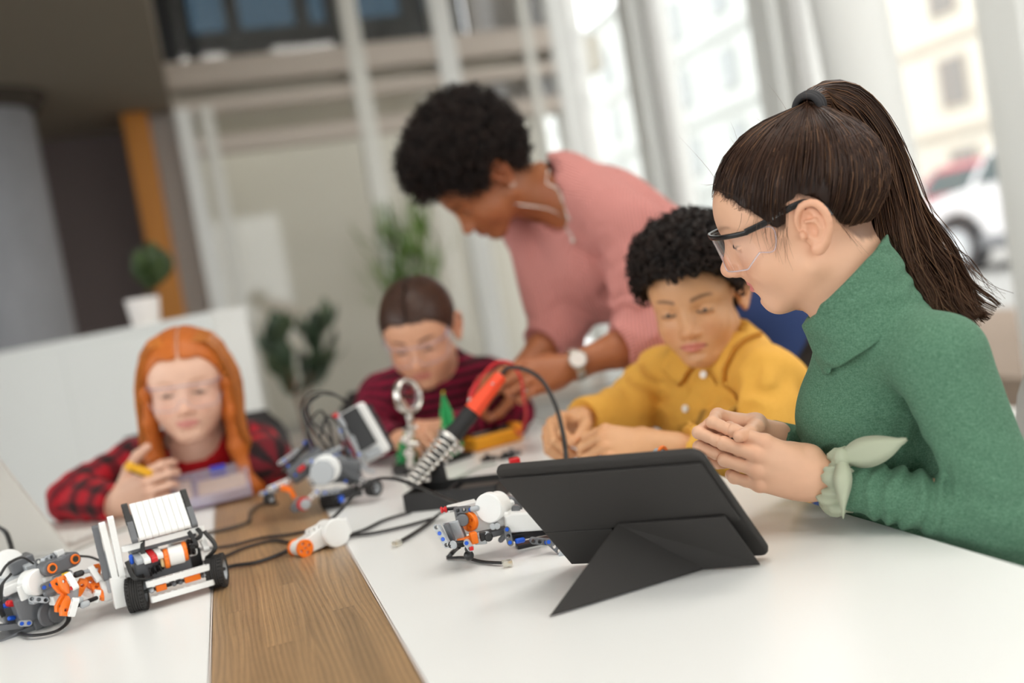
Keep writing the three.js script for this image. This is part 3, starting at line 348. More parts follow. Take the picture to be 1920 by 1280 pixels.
// skin of one person: head + neck, torso and limbs, hands: one mesh
function bodyMesh(P, o) {
  const list = [], F = new Field(), J = o.j, skin = o.skin, hm = o.head, hf = headField(o.face), hc = V(0, 0, 0).applyMatrix4(hm), loc = new THREE.Matrix4().copy(hm).invert().elements, hcol = skinColor(skin, o.faceColor);
  F.nest(hf, hm, 0.02, hc, 0.16 * hm.getMaxScaleOnAxis());
  const nk = o.neck ?? 0.043, nTop = V(0, -0.035, -0.022).applyMatrix4(hm), nMid = V(0, -0.075, -0.028).applyMatrix4(hm), nb = A(J.neck);
  F.cap(nTop, nMid, nk, nk, 0.02).cap(nMid, nb, nk, nk * 1.12, 0.03);
  const T = torsoOf(o); T(F, -0.006);
  limbs(F, o, -0.004, o.bare ?? {});
  const neckCut = nb.y - 0.01;
  const hs = hm.getMaxScaleOnAxis(), at = (x, y, z) => hcol(loc[0] * x + loc[4] * y + loc[8] * z + loc[12], loc[1] * x + loc[5] * y + loc[9] * z + loc[13], loc[2] * x + loc[6] * y + loc[10] * z + loc[14]);
  const R = 0.125 * hs; list.push(meshField(F, [hc.x - R, Math.min(nb.y - 0.05, hc.y - 0.14), hc.z - R], [hc.x + R, hc.y + 0.13 * hs, hc.z + R], o.cell ?? 0.003, { color: at }));
  // torso and arms, coarse
  const pts = [J.pelvis, J.chest, J.neck, ...['L', 'R'].flatMap((s) => [J['sh' + s], J['el' + s], J['wr' + s]])].map(A), [lo, hi] = boundsOf(pts, 0.16); hi[1] = nb.y + 0.03;
  list.push(meshField(F, lo, hi, o.bodyCell ?? 0.009, { color: (x, y, z) => skin.clone().multiplyScalar(1 + 0.05 * fbm(x * 50, y * 50, z * 50, 2)) }));
  for (const h of o.hands) {
    const H = handField(h.side, h.pose, h.thumb, h.fat ?? 1), E = new Field(); E.nest(H.f, h.m, 0.01); limbs(E, o, -0.004, o.bare ?? {});
    const c = V(0, 0.06, -0.02).applyMatrix4(h.m), r = 0.13 * h.m.getMaxScaleOnAxis(), red = skin.clone().multiply(new THREE.Color(1, 0.8, 0.76)), inv = h.m.clone().invert(), q = V();
    const kn = FINGERS.map(([x, y, z]) => V(x * h.side, y, z + 0.006));
    list.push(meshField(E, [c.x - r, c.y - r, c.z - r], [c.x + r, c.y + r, c.z + r], h.cell ?? 0.003, { color: (x, y, z) => { q.set(x, y, z).applyMatrix4(inv); const c2 = skin.clone().multiplyScalar(1 + 0.06 * fbm(x * 90, y * 90, z * 90, 2)); for (const t of H.tips) c2.lerp(red, 0.4 * Math.exp(-q.distanceToSquared(t) / 0.00015)); for (const t of kn) c2.lerp(red, 0.3 * Math.exp(-q.distanceToSquared(t) / 0.0001)); return c2; } }));
    for (const n of H.nails) list.push(nailGeo(n, h.m, 1, skin));
  }
  // eyeballs with iris, a lash arc over each
  for (const s of [-1, 1]) {
    const g = new THREE.SphereGeometry(0.0118, 20, 14); g.rotateX(PI / 2); const n = g.attributes.position.count, a = new Float32Array(n * 3), gaze = V(0, -0.35, 1).normalize();
    for (let i = 0; i < n; i++) { const d = V().fromBufferAttribute(g.attributes.position, i).normalize().dot(gaze), c = d > 0.965 ? rgb(18, 12, 10) : d > 0.85 ? (o.iris ?? rgb(66, 42, 30)) : rgb(214, 206, 200); a.set([c.r, c.g, c.b], i * 3); }
    g.setAttribute('color', new THREE.BufferAttribute(a, 3)); g.translate(s * 0.031, -0.0025 + (o.faceColor?.lid ?? 0), 0.0668); g.applyMatrix4(hm); list.push(g);
    if (o.lashes !== false) { const arc = [0, 0.2, 0.4, 0.6, 0.8, 1].map((t) => V(s * (0.018 + 0.027 * t), -0.0058 + (o.faceColor?.lid ?? 0) + 14 * (0.027 * t - 0.013) ** 2, 0.0795 - 3 * Math.max(0, 0.027 * t - 0.006) ** 2 * 8)); const lg = tube(arc, 0.0009, 10, 5); lg.applyMatrix4(hm); list.push(paint(lg, rgb(30, 20, 18))); }
  }
  const body = part('body', G(list), new THREE.MeshPhysicalMaterial({ vertexColors: true, roughness: 0.48, sheen: 0.3, sheenColor: rgb(255, 220, 205), sheenRoughness: 0.5 }), P, o.bodyLabel);
  return { F, hf };
}
// torso as stretched capsules; returns fn(field, grow)
function torsoOf(o) {
  const J = o.j, lat = A(J.shL).sub(A(J.shR)), w = lat.length(); lat.normalize(); const pel = A(J.pelvis), ch = A(J.chest), nb = A(J.neck), mid = pel.clone().lerp(ch, 0.5), t = o.torso ?? {};
  const dp = t.depth ?? 0.08;
  return (F, gw, k = 0.03) => {
    const s = (w * 0.5 * (t.wide ?? 0.82)) / dp;
    F.cap(mid, ch, (t.waist ?? dp * 0.92) + gw, dp + gw, 0.03, false, lat, s).cap(pel, mid, (t.hip ?? dp * 1.05) + gw, (t.waist ?? dp * 0.92) + gw, 0.04, false, lat, s * 0.95);
    F.cap(A(J.shL), nb, (t.sh ?? 0.045) + gw, (t.nr ?? 0.046) + gw, 0.05).cap(A(J.shR), nb, (t.sh ?? 0.045) + gw, (t.nr ?? 0.046) + gw, 0.05);
    F.cap(ch, nb, dp * 0.8 + gw, (t.nr ?? 0.046) + gw, 0.05, false, lat, s * 0.8);
  };
}
function limbs(F, o, gw, { armR = [0.042, 0.036, 0.03, 0.0215] } = {}, only = null) {
  const J = o.j, r = o.arm ?? armR;
  for (const s of ['L', 'R']) { const sh = A(J['sh' + s]), el = A(J['el' + s]), wr = A(J['wr' + s]); F.cap(sh, el, r[0] + gw, r[1] + gw, 0.025); F.cap(el, el.clone().lerp(wr, 0.35), r[1] + gw, r[2] + 0.004 + gw, 0.012).cap(el.clone().lerp(wr, 0.35), wr, r[2] + 0.004 + gw, r[3] + gw, 0.012); }
}
// nearest place along the arms or torso: for stripes, checks and folds
function along(o, p) {
  const J = o.j; let best = 1e9, out = null; const test = (id, a, b, r) => { const ab = b.clone().sub(a), l = ab.length(), t = clamp(p.clone().sub(a).dot(ab) / (l * l)), c = a.clone().addScaledVector(ab, t), d = c.distanceTo(p) - r; if (d < best) { best = d; out = { id, t, s: t * l, l, dir: ab.divideScalar(l), rad: p.clone().sub(c) }; } };
  for (const s of ['L', 'R']) { test('up' + s, A(J['sh' + s]), A(J['el' + s]), 0.04); test('fo' + s, A(J['el' + s]), A(J['wr' + s]), 0.03); } test('to', A(J.pelvis), A(J.neck), 0.1); return out;
}
// clothes: body fields grown, with openings and folds
function clothMesh(P, o, c) {
  const F = new Field(), J = o.j; torsoOf(o)(F, c.grow ?? 0.008);
  const r = c.arm ?? (o.arm ?? [0.042, 0.036, 0.03, 0.0215]).map((x) => x + (c.sleeve ?? 0.008));
  const ends = {};
  for (const s of ['L', 'R']) {
    const sh = A(J['sh' + s]), el = A(J['el' + s]), wr = A(J['wr' + s]), k = c.cuff?.[s] ?? c.cuffAt ?? 0.92, dir = wr.clone().sub(el).normalize();
    F.cap(sh, el, r[0], r[1], c.armK ?? 0.02); const end = el.clone().lerp(wr, k); F.cap(el, end, r[1] * 0.98, c.cuffR ?? r[3], c.elbowK ?? 0.014); ends[s] = { end, dir };
    if (c.cuffBand) F.cap(end.clone().addScaledVector(dir, -c.cuffBand), end, (c.cuffR ?? r[3]) + 0.004, (c.cuffR ?? r[3]) + 0.004, 0.004);
  }
  if (c.legs !== false && false) 0;
  for (const e of c.extra ?? []) e(F);
  for (const s of ['L', 'R']) { const { end, dir } = ends[s], q = (c.cuffR ?? r[3]); const E = end.clone().addScaledVector(dir, q * 1.0 + 0.002); F.ell(E, [q * 1.6, q * 1.6, q * 1.02], 0.002, true, new THREE.Quaternion().setFromUnitVectors(V(0, 0, 1), dir)); }
  for (const e of c.cuts ?? []) e(F);
  const folds = c.folds, fn = folds ? (x, y, z) => { const d = F.at(x, y, z); return Math.abs(d) < 0.04 ? d + folds(x, y, z) : d; } : (x, y, z) => F.at(x, y, z);
  const pts = [J.pelvis, J.chest, J.neck, ...['L', 'R'].flatMap((s) => [J['sh' + s], J['el' + s], J['wr' + s]])].map(A), [lo, hi] = boundsOf(pts, c.pad ?? 0.15);
  lo[1] = Math.max(lo[1], c.bottom ?? -9); let g = meshField(fn, lo, hi, c.cell ?? 0.006, { color: c.color });
  if (c.uv) g = fabricUV(g, c.uv);
  const made = part(c.name, g, c.mat, P, c.label); made.field = fn; return made;
}
// folds: wrinkles round the elbows and along the cloth
function wrinkles(o, amp = 0.003, list = []) {
  const pts = list.map(([p, dir, amp2, freq, rad]) => ({ p: A(p), d: A(dir).normalize(), a: amp2, f: freq, r: rad }));
  return (x, y, z) => { let d = amp * (fbm(x * 14, y * 9, z * 14, 2)) * 1.6; for (const q of pts) { const dx = x - q.p.x, dy = y - q.p.y, dz = z - q.p.z, r2 = (dx * dx + dy * dy + dz * dz) / (q.r * q.r); if (r2 < 4) { const t = dx * q.d.x + dy * q.d.y + dz * q.d.z; d += q.a * Math.exp(-r2 * 1.2) * Math.sin(t * q.f + 5 * noise(x * 18, y * 18, z * 18)); } } return d; };
}
// trousers and shoes of a seated or standing figure
function legsMesh(P, o, m, shoeM) {
  const J = o.j, F = new Field(), lat = A(J.shL).sub(A(J.shR)).normalize(), pel = A(J.pelvis), hip = o.hipW ?? 0.07;
  F.cap(pel.clone().addScaledVector(lat, hip * 0.7), pel.clone().addScaledVector(lat, -hip * 0.7), o.seatR ?? 0.095, o.seatR ?? 0.095, 0.03);
  for (const s of ['L', 'R']) F.cap(pel.clone().addScaledVector(lat, (s === 'L' ? 1 : -1) * hip), A(J['kn' + s]), o.legR?.[0] ?? 0.075, o.legR?.[1] ?? 0.055, 0.03).cap(A(J['kn' + s]), A(J['an' + s]), o.legR?.[1] ?? 0.055, o.legR?.[2] ?? 0.042, 0.015);
  const pts = [J.pelvis, J.knL, J.knR, J.anL, J.anR].map(A), [lo, hi] = boundsOf(pts, 0.15);
  part('trousers', meshField(F, lo, hi, 0.012), m, P);
  for (const s of ['L', 'R']) { const a = A(J['an' + s]), f = A(J.facing).normalize(), E = new Field(); E.cap(a.clone().add(V(0, -0.035, 0)).addScaledVector(f, -0.03), a.clone().add(V(0, -0.045, 0)).addScaledVector(f, 0.11), 0.035, 0.028, 0.01).cap(a, a.clone().add(V(0, -0.04, 0)), 0.04, 0.036, 0.02); E.cutPlane(V(0, Math.max(0.004, a.y - 0.075), 0), V(0, -1, 0)); const [l2, h2] = boundsOf([a.clone().add(V(0, -0.04, 0)).addScaledVector(f, 0.11), a], 0.08); part('shoe', meshField(E, l2, h2, 0.01), shoeM, P); }
}

// put a point on a cloth surface at a small height, and a four-cornered patch of cloth lying on it
function onCloth(fn, p, h = 0.003) { const q = p.clone(), e = 0.002; for (let i = 0; i < 12; i++) { const d = fn(q.x, q.y, q.z) - h, g = V(fn(q.x + e, q.y, q.z) - fn(q.x - e, q.y, q.z), fn(q.x, q.y + e, q.z) - fn(q.x, q.y - e, q.z), fn(q.x, q.y, q.z + e) - fn(q.x, q.y, q.z - e)).divideScalar(2 * e), l = Math.max(0.25, g.length()); q.addScaledVector(g.normalize(), -clamp(d / l, -0.03, 0.03)); } return q; }
function clothPatch(fn, c, h = 0.004, th = 0.003, n = 8) { const [a, b, d, e] = c.map(A), pos = [], idx = [], uv = []; for (const k of [h, h - th]) for (let i = 0; i <= n; i++) for (let j = 0; j <= n; j++) { const u = i / n, v = j / n, q = onCloth(fn, a.clone().lerp(b, u).lerp(e.clone().lerp(d, u), v), k); pos.push(q.x, q.y, q.z); uv.push(u * 0.3, v * 0.3); } const m = (n + 1) * (n + 1), id = (i, j, s) => s * m + i * (n + 1) + j; for (let i = 0; i < n; i++) for (let j = 0; j < n; j++) for (const s of [0, 1]) { const q = [id(i, j, s), id(i + 1, j, s), id(i, j + 1, s), id(i + 1, j + 1, s)]; idx.push(q[0], q[1], q[2], q[1], q[3], q[2]); } const ring = []; for (let i = 0; i <= n; i++) ring.push([i, 0]); for (let j = 1; j <= n; j++) ring.push([n, j]); for (let i = n - 1; i >= 0; i--) ring.push([i, n]); for (let j = n - 1; j >= 0; j--) ring.push([0, j]); for (let k = 0; k < ring.length - 1; k++) { const [i, j] = ring[k], [i2, j2] = ring[k + 1]; idx.push(id(i, j, 0), id(i2, j2, 0), id(i, j, 1), id(i2, j2, 0), id(i2, j2, 1), id(i, j, 1)); } const g = new THREE.BufferGeometry(); g.setAttribute('position', new THREE.Float32BufferAttribute(pos, 3)); g.setAttribute('uv', new THREE.Float32BufferAttribute(uv, 2)); g.setIndex(idx); g.computeVertexNormals(); return g; }
// ---------------------------------------------------------------- girl in the green turtleneck
const hairMat = (sheenC = rgb(150, 120, 100), rough = 0.38) => new THREE.MeshPhysicalMaterial({ vertexColors: true, roughness: rough, specularIntensity: 0.8, specularColor: sheenC.clone().lerp(new THREE.Color(1, 1, 1), 0.6) });
const jeansMat = mat(rgb(38, 58, 104), 0.9), darkTrousers = mat(rgb(34, 34, 40), 0.9), shoeMat = mat(rgb(60, 58, 60), 0.7);
const stuff = (o) => { o.userData.kind = 'stuff'; return o; };
// field of the hair-covered skull in head axes, grown
function skullField(g = 0.005, w = 1, fo = 0) { return new Field().ell([0, 0.035, -0.015], [0.073 * w + g, 0.079 + g, 0.092 + g], 0.01).ell([0, 0.028, 0.03], [0.063 * w + g, 0.055 + g, 0.053 + fo + g], 0.03); }
const SC = new THREE.Vector3(0, 0.025, -0.01);
const heather = (c, k = 26) => texture(512, 512, (u, v, x, y) => { const n = rr(-1, 1), s = 0.7 * noise(x * 0.12, y * 0.6, 3) + 0.5 * noise(x * 0.5, y * 0.2, 9); const d = k * (0.6 * n + s * 0.7); return [clamp(c[0] + d, 0, 255), clamp(c[1] + d, 0, 255), clamp(c[2] + d, 0, 255)]; });
const clothBump = texture(256, 256, () => { const q = 128 + rr(-90, 90); return [q, q, q]; }, { srgb: false });
const green = thing('person', 'child in green turtleneck with long dark ponytail and safety glasses', 'person', [0, 0, 0], 0);
const greenO = {
  skin: rgb(230, 180, 148), cell: 0.0018, neck: 0.046, head: headFrame([0.642, 1.084, -0.997], [-0.83, -0.555], 9, -7, 0.945),
  face: { jaw: 1.05, lid: 0, nose: -0.001, mouthZ: -0.012, chinZ: -0.013, fore: 0.007, lips: 1.15 }, iris: rgb(52, 36, 30),
  faceColor: { brow: rgb(120, 84, 66), browK: 0.5, lip: rgb(220, 130, 126), edge: hairEdge([[0.09, 0.066], [0.074, 0.06], [0.052, 0.037], [0.034, 0.016], [0.022, 0.0], [0.014, 0.002], [0.006, 0.022], [-0.008, 0.03], [-0.03, 0.016], [-0.045, -0.02], [-0.06, -0.042], [-0.11, -0.06]]), scalp: rgb(120, 88, 70), mole: [[0.02, -0.072, 0.077], [0.062, -0.02, -0.03]] },
  j: { neck: [0.692, 0.945, -0.958], chest: [0.705, 0.845, -0.992], pelvis: [0.82, 0.53, -1.01], shL: [0.7, 0.915, -0.868], shR: [0.772, 0.917, -1.095], elL: [0.722, 0.742, -0.818], elR: [0.745, 0.75, -1.12], wrL: [0.6, 0.797, -0.956], wrR: [0.584, 0.838, -1.056], knL: [0.5, 0.5, -0.9], knR: [0.5, 0.5, -1.1], anL: [0.47, 0.08, -0.88], anR: [0.47, 0.08, -1.12], facing: [-0.97, 0, -0.2] },
  torso: { depth: 0.08, wide: 0.6, waist: 0.076, hip: 0.095, sh: 0.036, nr: 0.034 }, arm: [0.04, 0.033, 0.029, 0.0195],
};
greenO.hands = [
  { side: 1, cell: 0.0018, fat: 1.04, m: placeHand([0.597, 0.797, -0.957], [-0.84, 0.44, -0.32], [-0.46, 0.1, 0.88], 0.84), pose: [[24, 60, 34, 2], [26, 62, 36, 0], [28, 62, 36, -2], [30, 58, 30, -5]], thumb: [[-0.1, 0.45, -0.95], [-0.45, 0.55, -0.7], [-0.4, 0.7, -0.5]] },
  { side: -1, cell: 0.0018, fat: 1.03, m: placeHand([0.584, 0.838, -1.056], [-0.93, 0.3, 0.1], [-0.25, 0.45, -0.86], 0.78), pose: [[50, 88, 40, 4], [40, 92, 42, 0], [42, 88, 40, -4], [46, 84, 40, -9]], thumb: [[0.2, 0.6, -0.8], [0.0, 0.75, -0.7], [-0.1, 0.9, -0.4]] },
];
bodyMesh(green, greenO);
const greenCloth = new THREE.MeshPhysicalMaterial({ map: heather([84, 122, 98], 24), roughness: 0.95, bumpMap: clothBump, bumpScale: 0.0006, sheen: 0.12, sheenColor: rgb(170, 200, 180), sheenRoughness: 0.7 });
clothMesh(green, greenO, {
  name: 'turtleneck', cell: 0.0036, grow: 0.008, sleeve: 0.007, cuffAt: 0.86, cuffR: 0.0265, uv: 2.6, bottom: 0.5, armK: 0.014, mat: greenCloth,
  folds: wrinkles(greenO, 0.003, [[[0.722, 0.75, -0.845], [0.1, 0.9, 0.2], 0.004, 240, 0.05], [[0.66, 0.775, -0.895], [-0.65, 0.3, -0.7], 0.005, 300, 0.055], [[0.7, 0.86, -0.93], [0.5, 0.8, 0.1], 0.003, 150, 0.05], [[0.69, 0.79, -0.99], [0.2, 0.9, 0.3], 0.003, 120, 0.07], [[0.71, 0.82, -0.85], [0.3, 0.8, 0.3], 0.002, 150, 0.05]]),
});
{ // folded collar standing round the neck
  const a = V(0.684, 0.95, -0.956), top = V(0.671, 1.008, -0.968), d = top.clone().sub(a).normalize(), cut = d.clone().add(V(-0.42, 0, -0.25)).normalize(), C0 = new Field();
  C0.cap(a.clone().addScaledVector(d, -0.03), top.clone().addScaledVector(d, 0.05), 0.067, 0.0595, 0.006); C0.cap(a.clone().addScaledVector(d, -0.05), top.clone().addScaledVector(d, 0.08), 0.054, 0.0495, 0.003, true);
  C0.cutPlane(top, cut); C0.cutPlane(a.clone().addScaledVector(d, -0.012), d.clone().add(V(-0.2, 0, -0.1)).normalize().negate());
  const fn = (x, y, z) => C0.at(x, y, z) + 0.0016 * Math.sin((x * d.x + y * d.y + z * d.z) * 230 + 6 * noise(x * 22, y * 22, z * 22)) * (0.5 + noise(x * 30, y * 10, z * 30)), [lo, hi] = boundsOf([a, top], 0.1);
  part('collar', fabricUV(meshField(fn, lo, hi, 0.0025), 2.6), greenCloth, green);
}
legsMesh(green, greenO, darkTrousers, shoeMat);
{ // hair: cap drawn back to a high tie, ponytail, loose hairs
  const m = greenO.head, toW = (p) => p.applyMatrix4(m), hair = new THREE.Group(); hair.name = 'hair'; green.add(hair); hair.userData.label = 'dark brown hair drawn into a high ponytail';
  const edge = greenO.faceColor.edge, tieD = V(0.02, 0.86, -0.36).normalize(), F = skullField(0.002, 1, 0.007), F0 = skullField(0.001, 1, 0.007), tieP = shellPoint(F, SC, tieD, 0.01);
  const earGap = (x, y, z) => (z < 0.012 && z > -0.038 && y < 0.03 ? 0.0735 - Math.abs(x) : 1);
  const capF = (x, y, z) => Math.max(F.at(x, y, z), -(edge(x, y, z) - 0.005 - 0.006 * noise(x * 90, y * 30, z * 90)) * 0.55, -earGap(x, y, z));
  const dark = rgb(42, 28, 22), mid = rgb(72, 49, 37), lite = rgb(160, 118, 86);
  const capG = meshField(capF, [-0.09, -0.08, -0.12], [0.09, 0.13, 0.1], 0.003, { color: () => dark }); capG.applyMatrix4(m); part('hair_cap', capG, hairMat(), hair);
  const list = [];
  for (let i = 0; i < 14000 && list.length < 5200; i++) {
    const d = V(rr(-1, 1), rr(-0.9, 1), rr(-1, 1)).normalize(), p0 = shellPoint(F0, SC, d), e0 = edge(p0.x, p0.y, p0.z); if (e0 < rr(-0.007, 0.002) || earGap(p0.x, p0.y, p0.z) < 0.005) continue; const ang = d.angleTo(tieD); if (ang < 0.12) continue;
    if (p0.x < -0.05 && rnd() < 0.7) continue;
    const n = 8, pts = [], lift = 0.0065 + rr(0, 0.0025) + 0.003 * Math.max(0, noise(d.x * 5, d.y * 5, d.z * 5)), side = d.clone().cross(tieD).normalize(), q = V();
    for (let k = 0; k < n; k++) { const t = k / (n - 1); q.copy(d).multiplyScalar(Math.sin((1 - t) * ang)).addScaledVector(tieD, Math.sin(t * ang)).normalize(); q.addScaledVector(side, 0.05 * Math.sin(t * PI) * noise(d.x * 6, d.y * 6, d.z * 6)).normalize(); pts.push(toW(shellPoint(F0, SC, q, lerp(e0 < 0.006 ? 0.0014 : 0.0028, lift, Math.min(1, t * 4)) + (t > 0.8 ? (t - 0.8) * 0.04 : 0)))); }
    const c = mix(dark, mid, rnd()); if (rnd() < 0.1) c.lerp(lite, 0.35); list.push({ p: pts, r: e0 < 0.004 ? 0.00035 : rr(0.0004, 0.0008), c, prof: (t) => Math.min(1, 0.3 + t * 4) });
  }
  stuff(part('swept_strands', strandsGeo(list), hairMat(), hair));
  const tie = toW(tieP.clone()), guide = new THREE.CatmullRomCurve3([tie, ...[[0.7, 1.213, -1.0], [0.735, 1.196, -1.002], [0.752, 1.164, -0.998], [0.755, 1.116, -0.986], [0.752, 1.054, -0.972], [0.752, 1.0, -0.948], [0.758, 0.962, -0.923], [0.763, 0.936, -0.899]].map(A)], false, 'centripetal'), tail = [];
  const radius = (t) => 0.0125 + 0.016 * sstep(0.03, 0.22, t) + 0.006 * sstep(0.5, 0.7, t) - 0.016 * sstep(0.75, 1, t);
  const N = 24, fr = []; for (let k = 0; k < N; k++) { const t = k / (N - 1), p = guide.getPoint(t), T = guide.getTangent(t), U = V(-0.55, 0, 0.83).addScaledVector(T, -V(-0.55, 0, 0.83).dot(T)).normalize(); fr.push([p, U, T.clone().cross(U)]); }
  for (let i = 0; i < 2600; i++) {
    const a = rr(0, 2 * PI), r = Math.sqrt(rnd()), n = N - Math.floor(rr(0, 6) * rnd()), pts = [], tw = rr(-0.7, 0.7), fly = rnd() < 0.05 ? rr(0.2, 1) : 0, clump = Math.floor(a * 3) * 1.7 + Math.floor(r * 2.5), ca = 2 * noise(clump, 1.3, 4.4), wv = rr(0, 6);
    for (let k = 0; k < n; k++) { const t = k / (N - 1), [p, U, Q] = fr[k], R = radius(t) * r + fly * 0.03 * t * t, an = a + tw * t * 0.5 + 0.3 * noise(t * 3, clump, 0), dr = t > 0.45 ? (t - 0.45) * 0.05 * ca + 0.004 * Math.sin(t * 22 + clump * 3) * sstep(0.4, 0.8, t) : 0; pts.push(p.clone().addScaledVector(U, Math.cos(an) * R * 0.95 + dr * 0.5).addScaledVector(Q, Math.sin(an) * R * 1.05 + dr)); }
    const c = mix(dark, mid, rnd()); if (rnd() < 0.3) c.lerp(lite, rr(0.15, 0.7)); tail.push({ p: pts, r: rr(0.0006, 0.0011), c, c2: mix(c, rgb(100, 70, 52), 0.5) });
  }
  stuff(part('ponytail', strandsGeo(tail), hairMat(), hair));
  const loose = [];
  for (let i = 0; i < 2600 && loose.length < 420; i++) { // baby hairs at the edge and flyaways
    const d = V(rr(-0.2, 1), rr(-0.7, 1), rr(-1, 1)).normalize(), p = shellPoint(F0, SC, d, 0.001), e = edge(p.x, p.y, p.z), nearEdge = Math.abs(e) < 0.008; if (Math.abs(p.x) > 0.055 && p.z < 0.012 && p.z > -0.045) continue; if (!nearEdge && !(e > 0.01 && p.y > 0.05 && rnd() < 0.02)) continue;
    const pts = [], dir = nearEdge ? (p.y < 0.035 ? V(0, -1, p.z > 0 ? 0.35 : -0.3) : V(0, rr(-0.2, 0.6), -1)) : d.clone().multiplyScalar(0.45).add(V(rr(-0.6, 0.6), rr(-0.5, 0.5), rr(-1, 0.6))), len = nearEdge ? rr(0.012, 0.034) : rr(0.015, 0.035), cu = nearEdge ? rr(-0.5, 0.5) : rr(-1.4, 1.4); dir.normalize(); const q = V();
    for (let k = 0; k < 6; k++) { const t = k / 5; q.copy(p).addScaledVector(dir, len * t).add(V(0, cu * len * t * t, cu * len * 0.6 * t * t)); if (nearEdge) { const dd = q.clone().sub(SC).normalize(); const hq = headSurf(dd); pts.push(toW(q.distanceTo(SC) < hq.distanceTo(SC) ? hq : q.clone())); } else pts.push(toW(q.clone())); } loose.push({ p: pts, r: nearEdge ? 0.0002 : 0.0002, c: mix(mid, rgb(140, 100, 76), 0.5) });
  }
  function headSurf(d) { greenO.hfield ??= headField(greenO.face); return shellPoint(greenO.hfield, SC, d, 0.0006); }
  stuff(part('loose_hairs', strandsGeo(loose), hairMat(), hair));
  const T0 = guide.getTangent(0.01), tg = []; for (let k = 0; k < 5; k++) { const g = new THREE.TorusGeometry(0.0135 + 0.001 * (k % 2), 0.0036, 8, 30); g.applyQuaternion(new THREE.Quaternion().setFromUnitVectors(V(0, 0, 1), T0)); const c = tie.clone().addScaledVector(T0, -0.004 + k * 0.0046); g.translate(c.x, c.y, c.z); tg.push(g); }
  part('hair_tie', G(tg), mat(rgb(42, 40, 42), 0.7), hair, 'black knitted hair tie with silver thread');
}
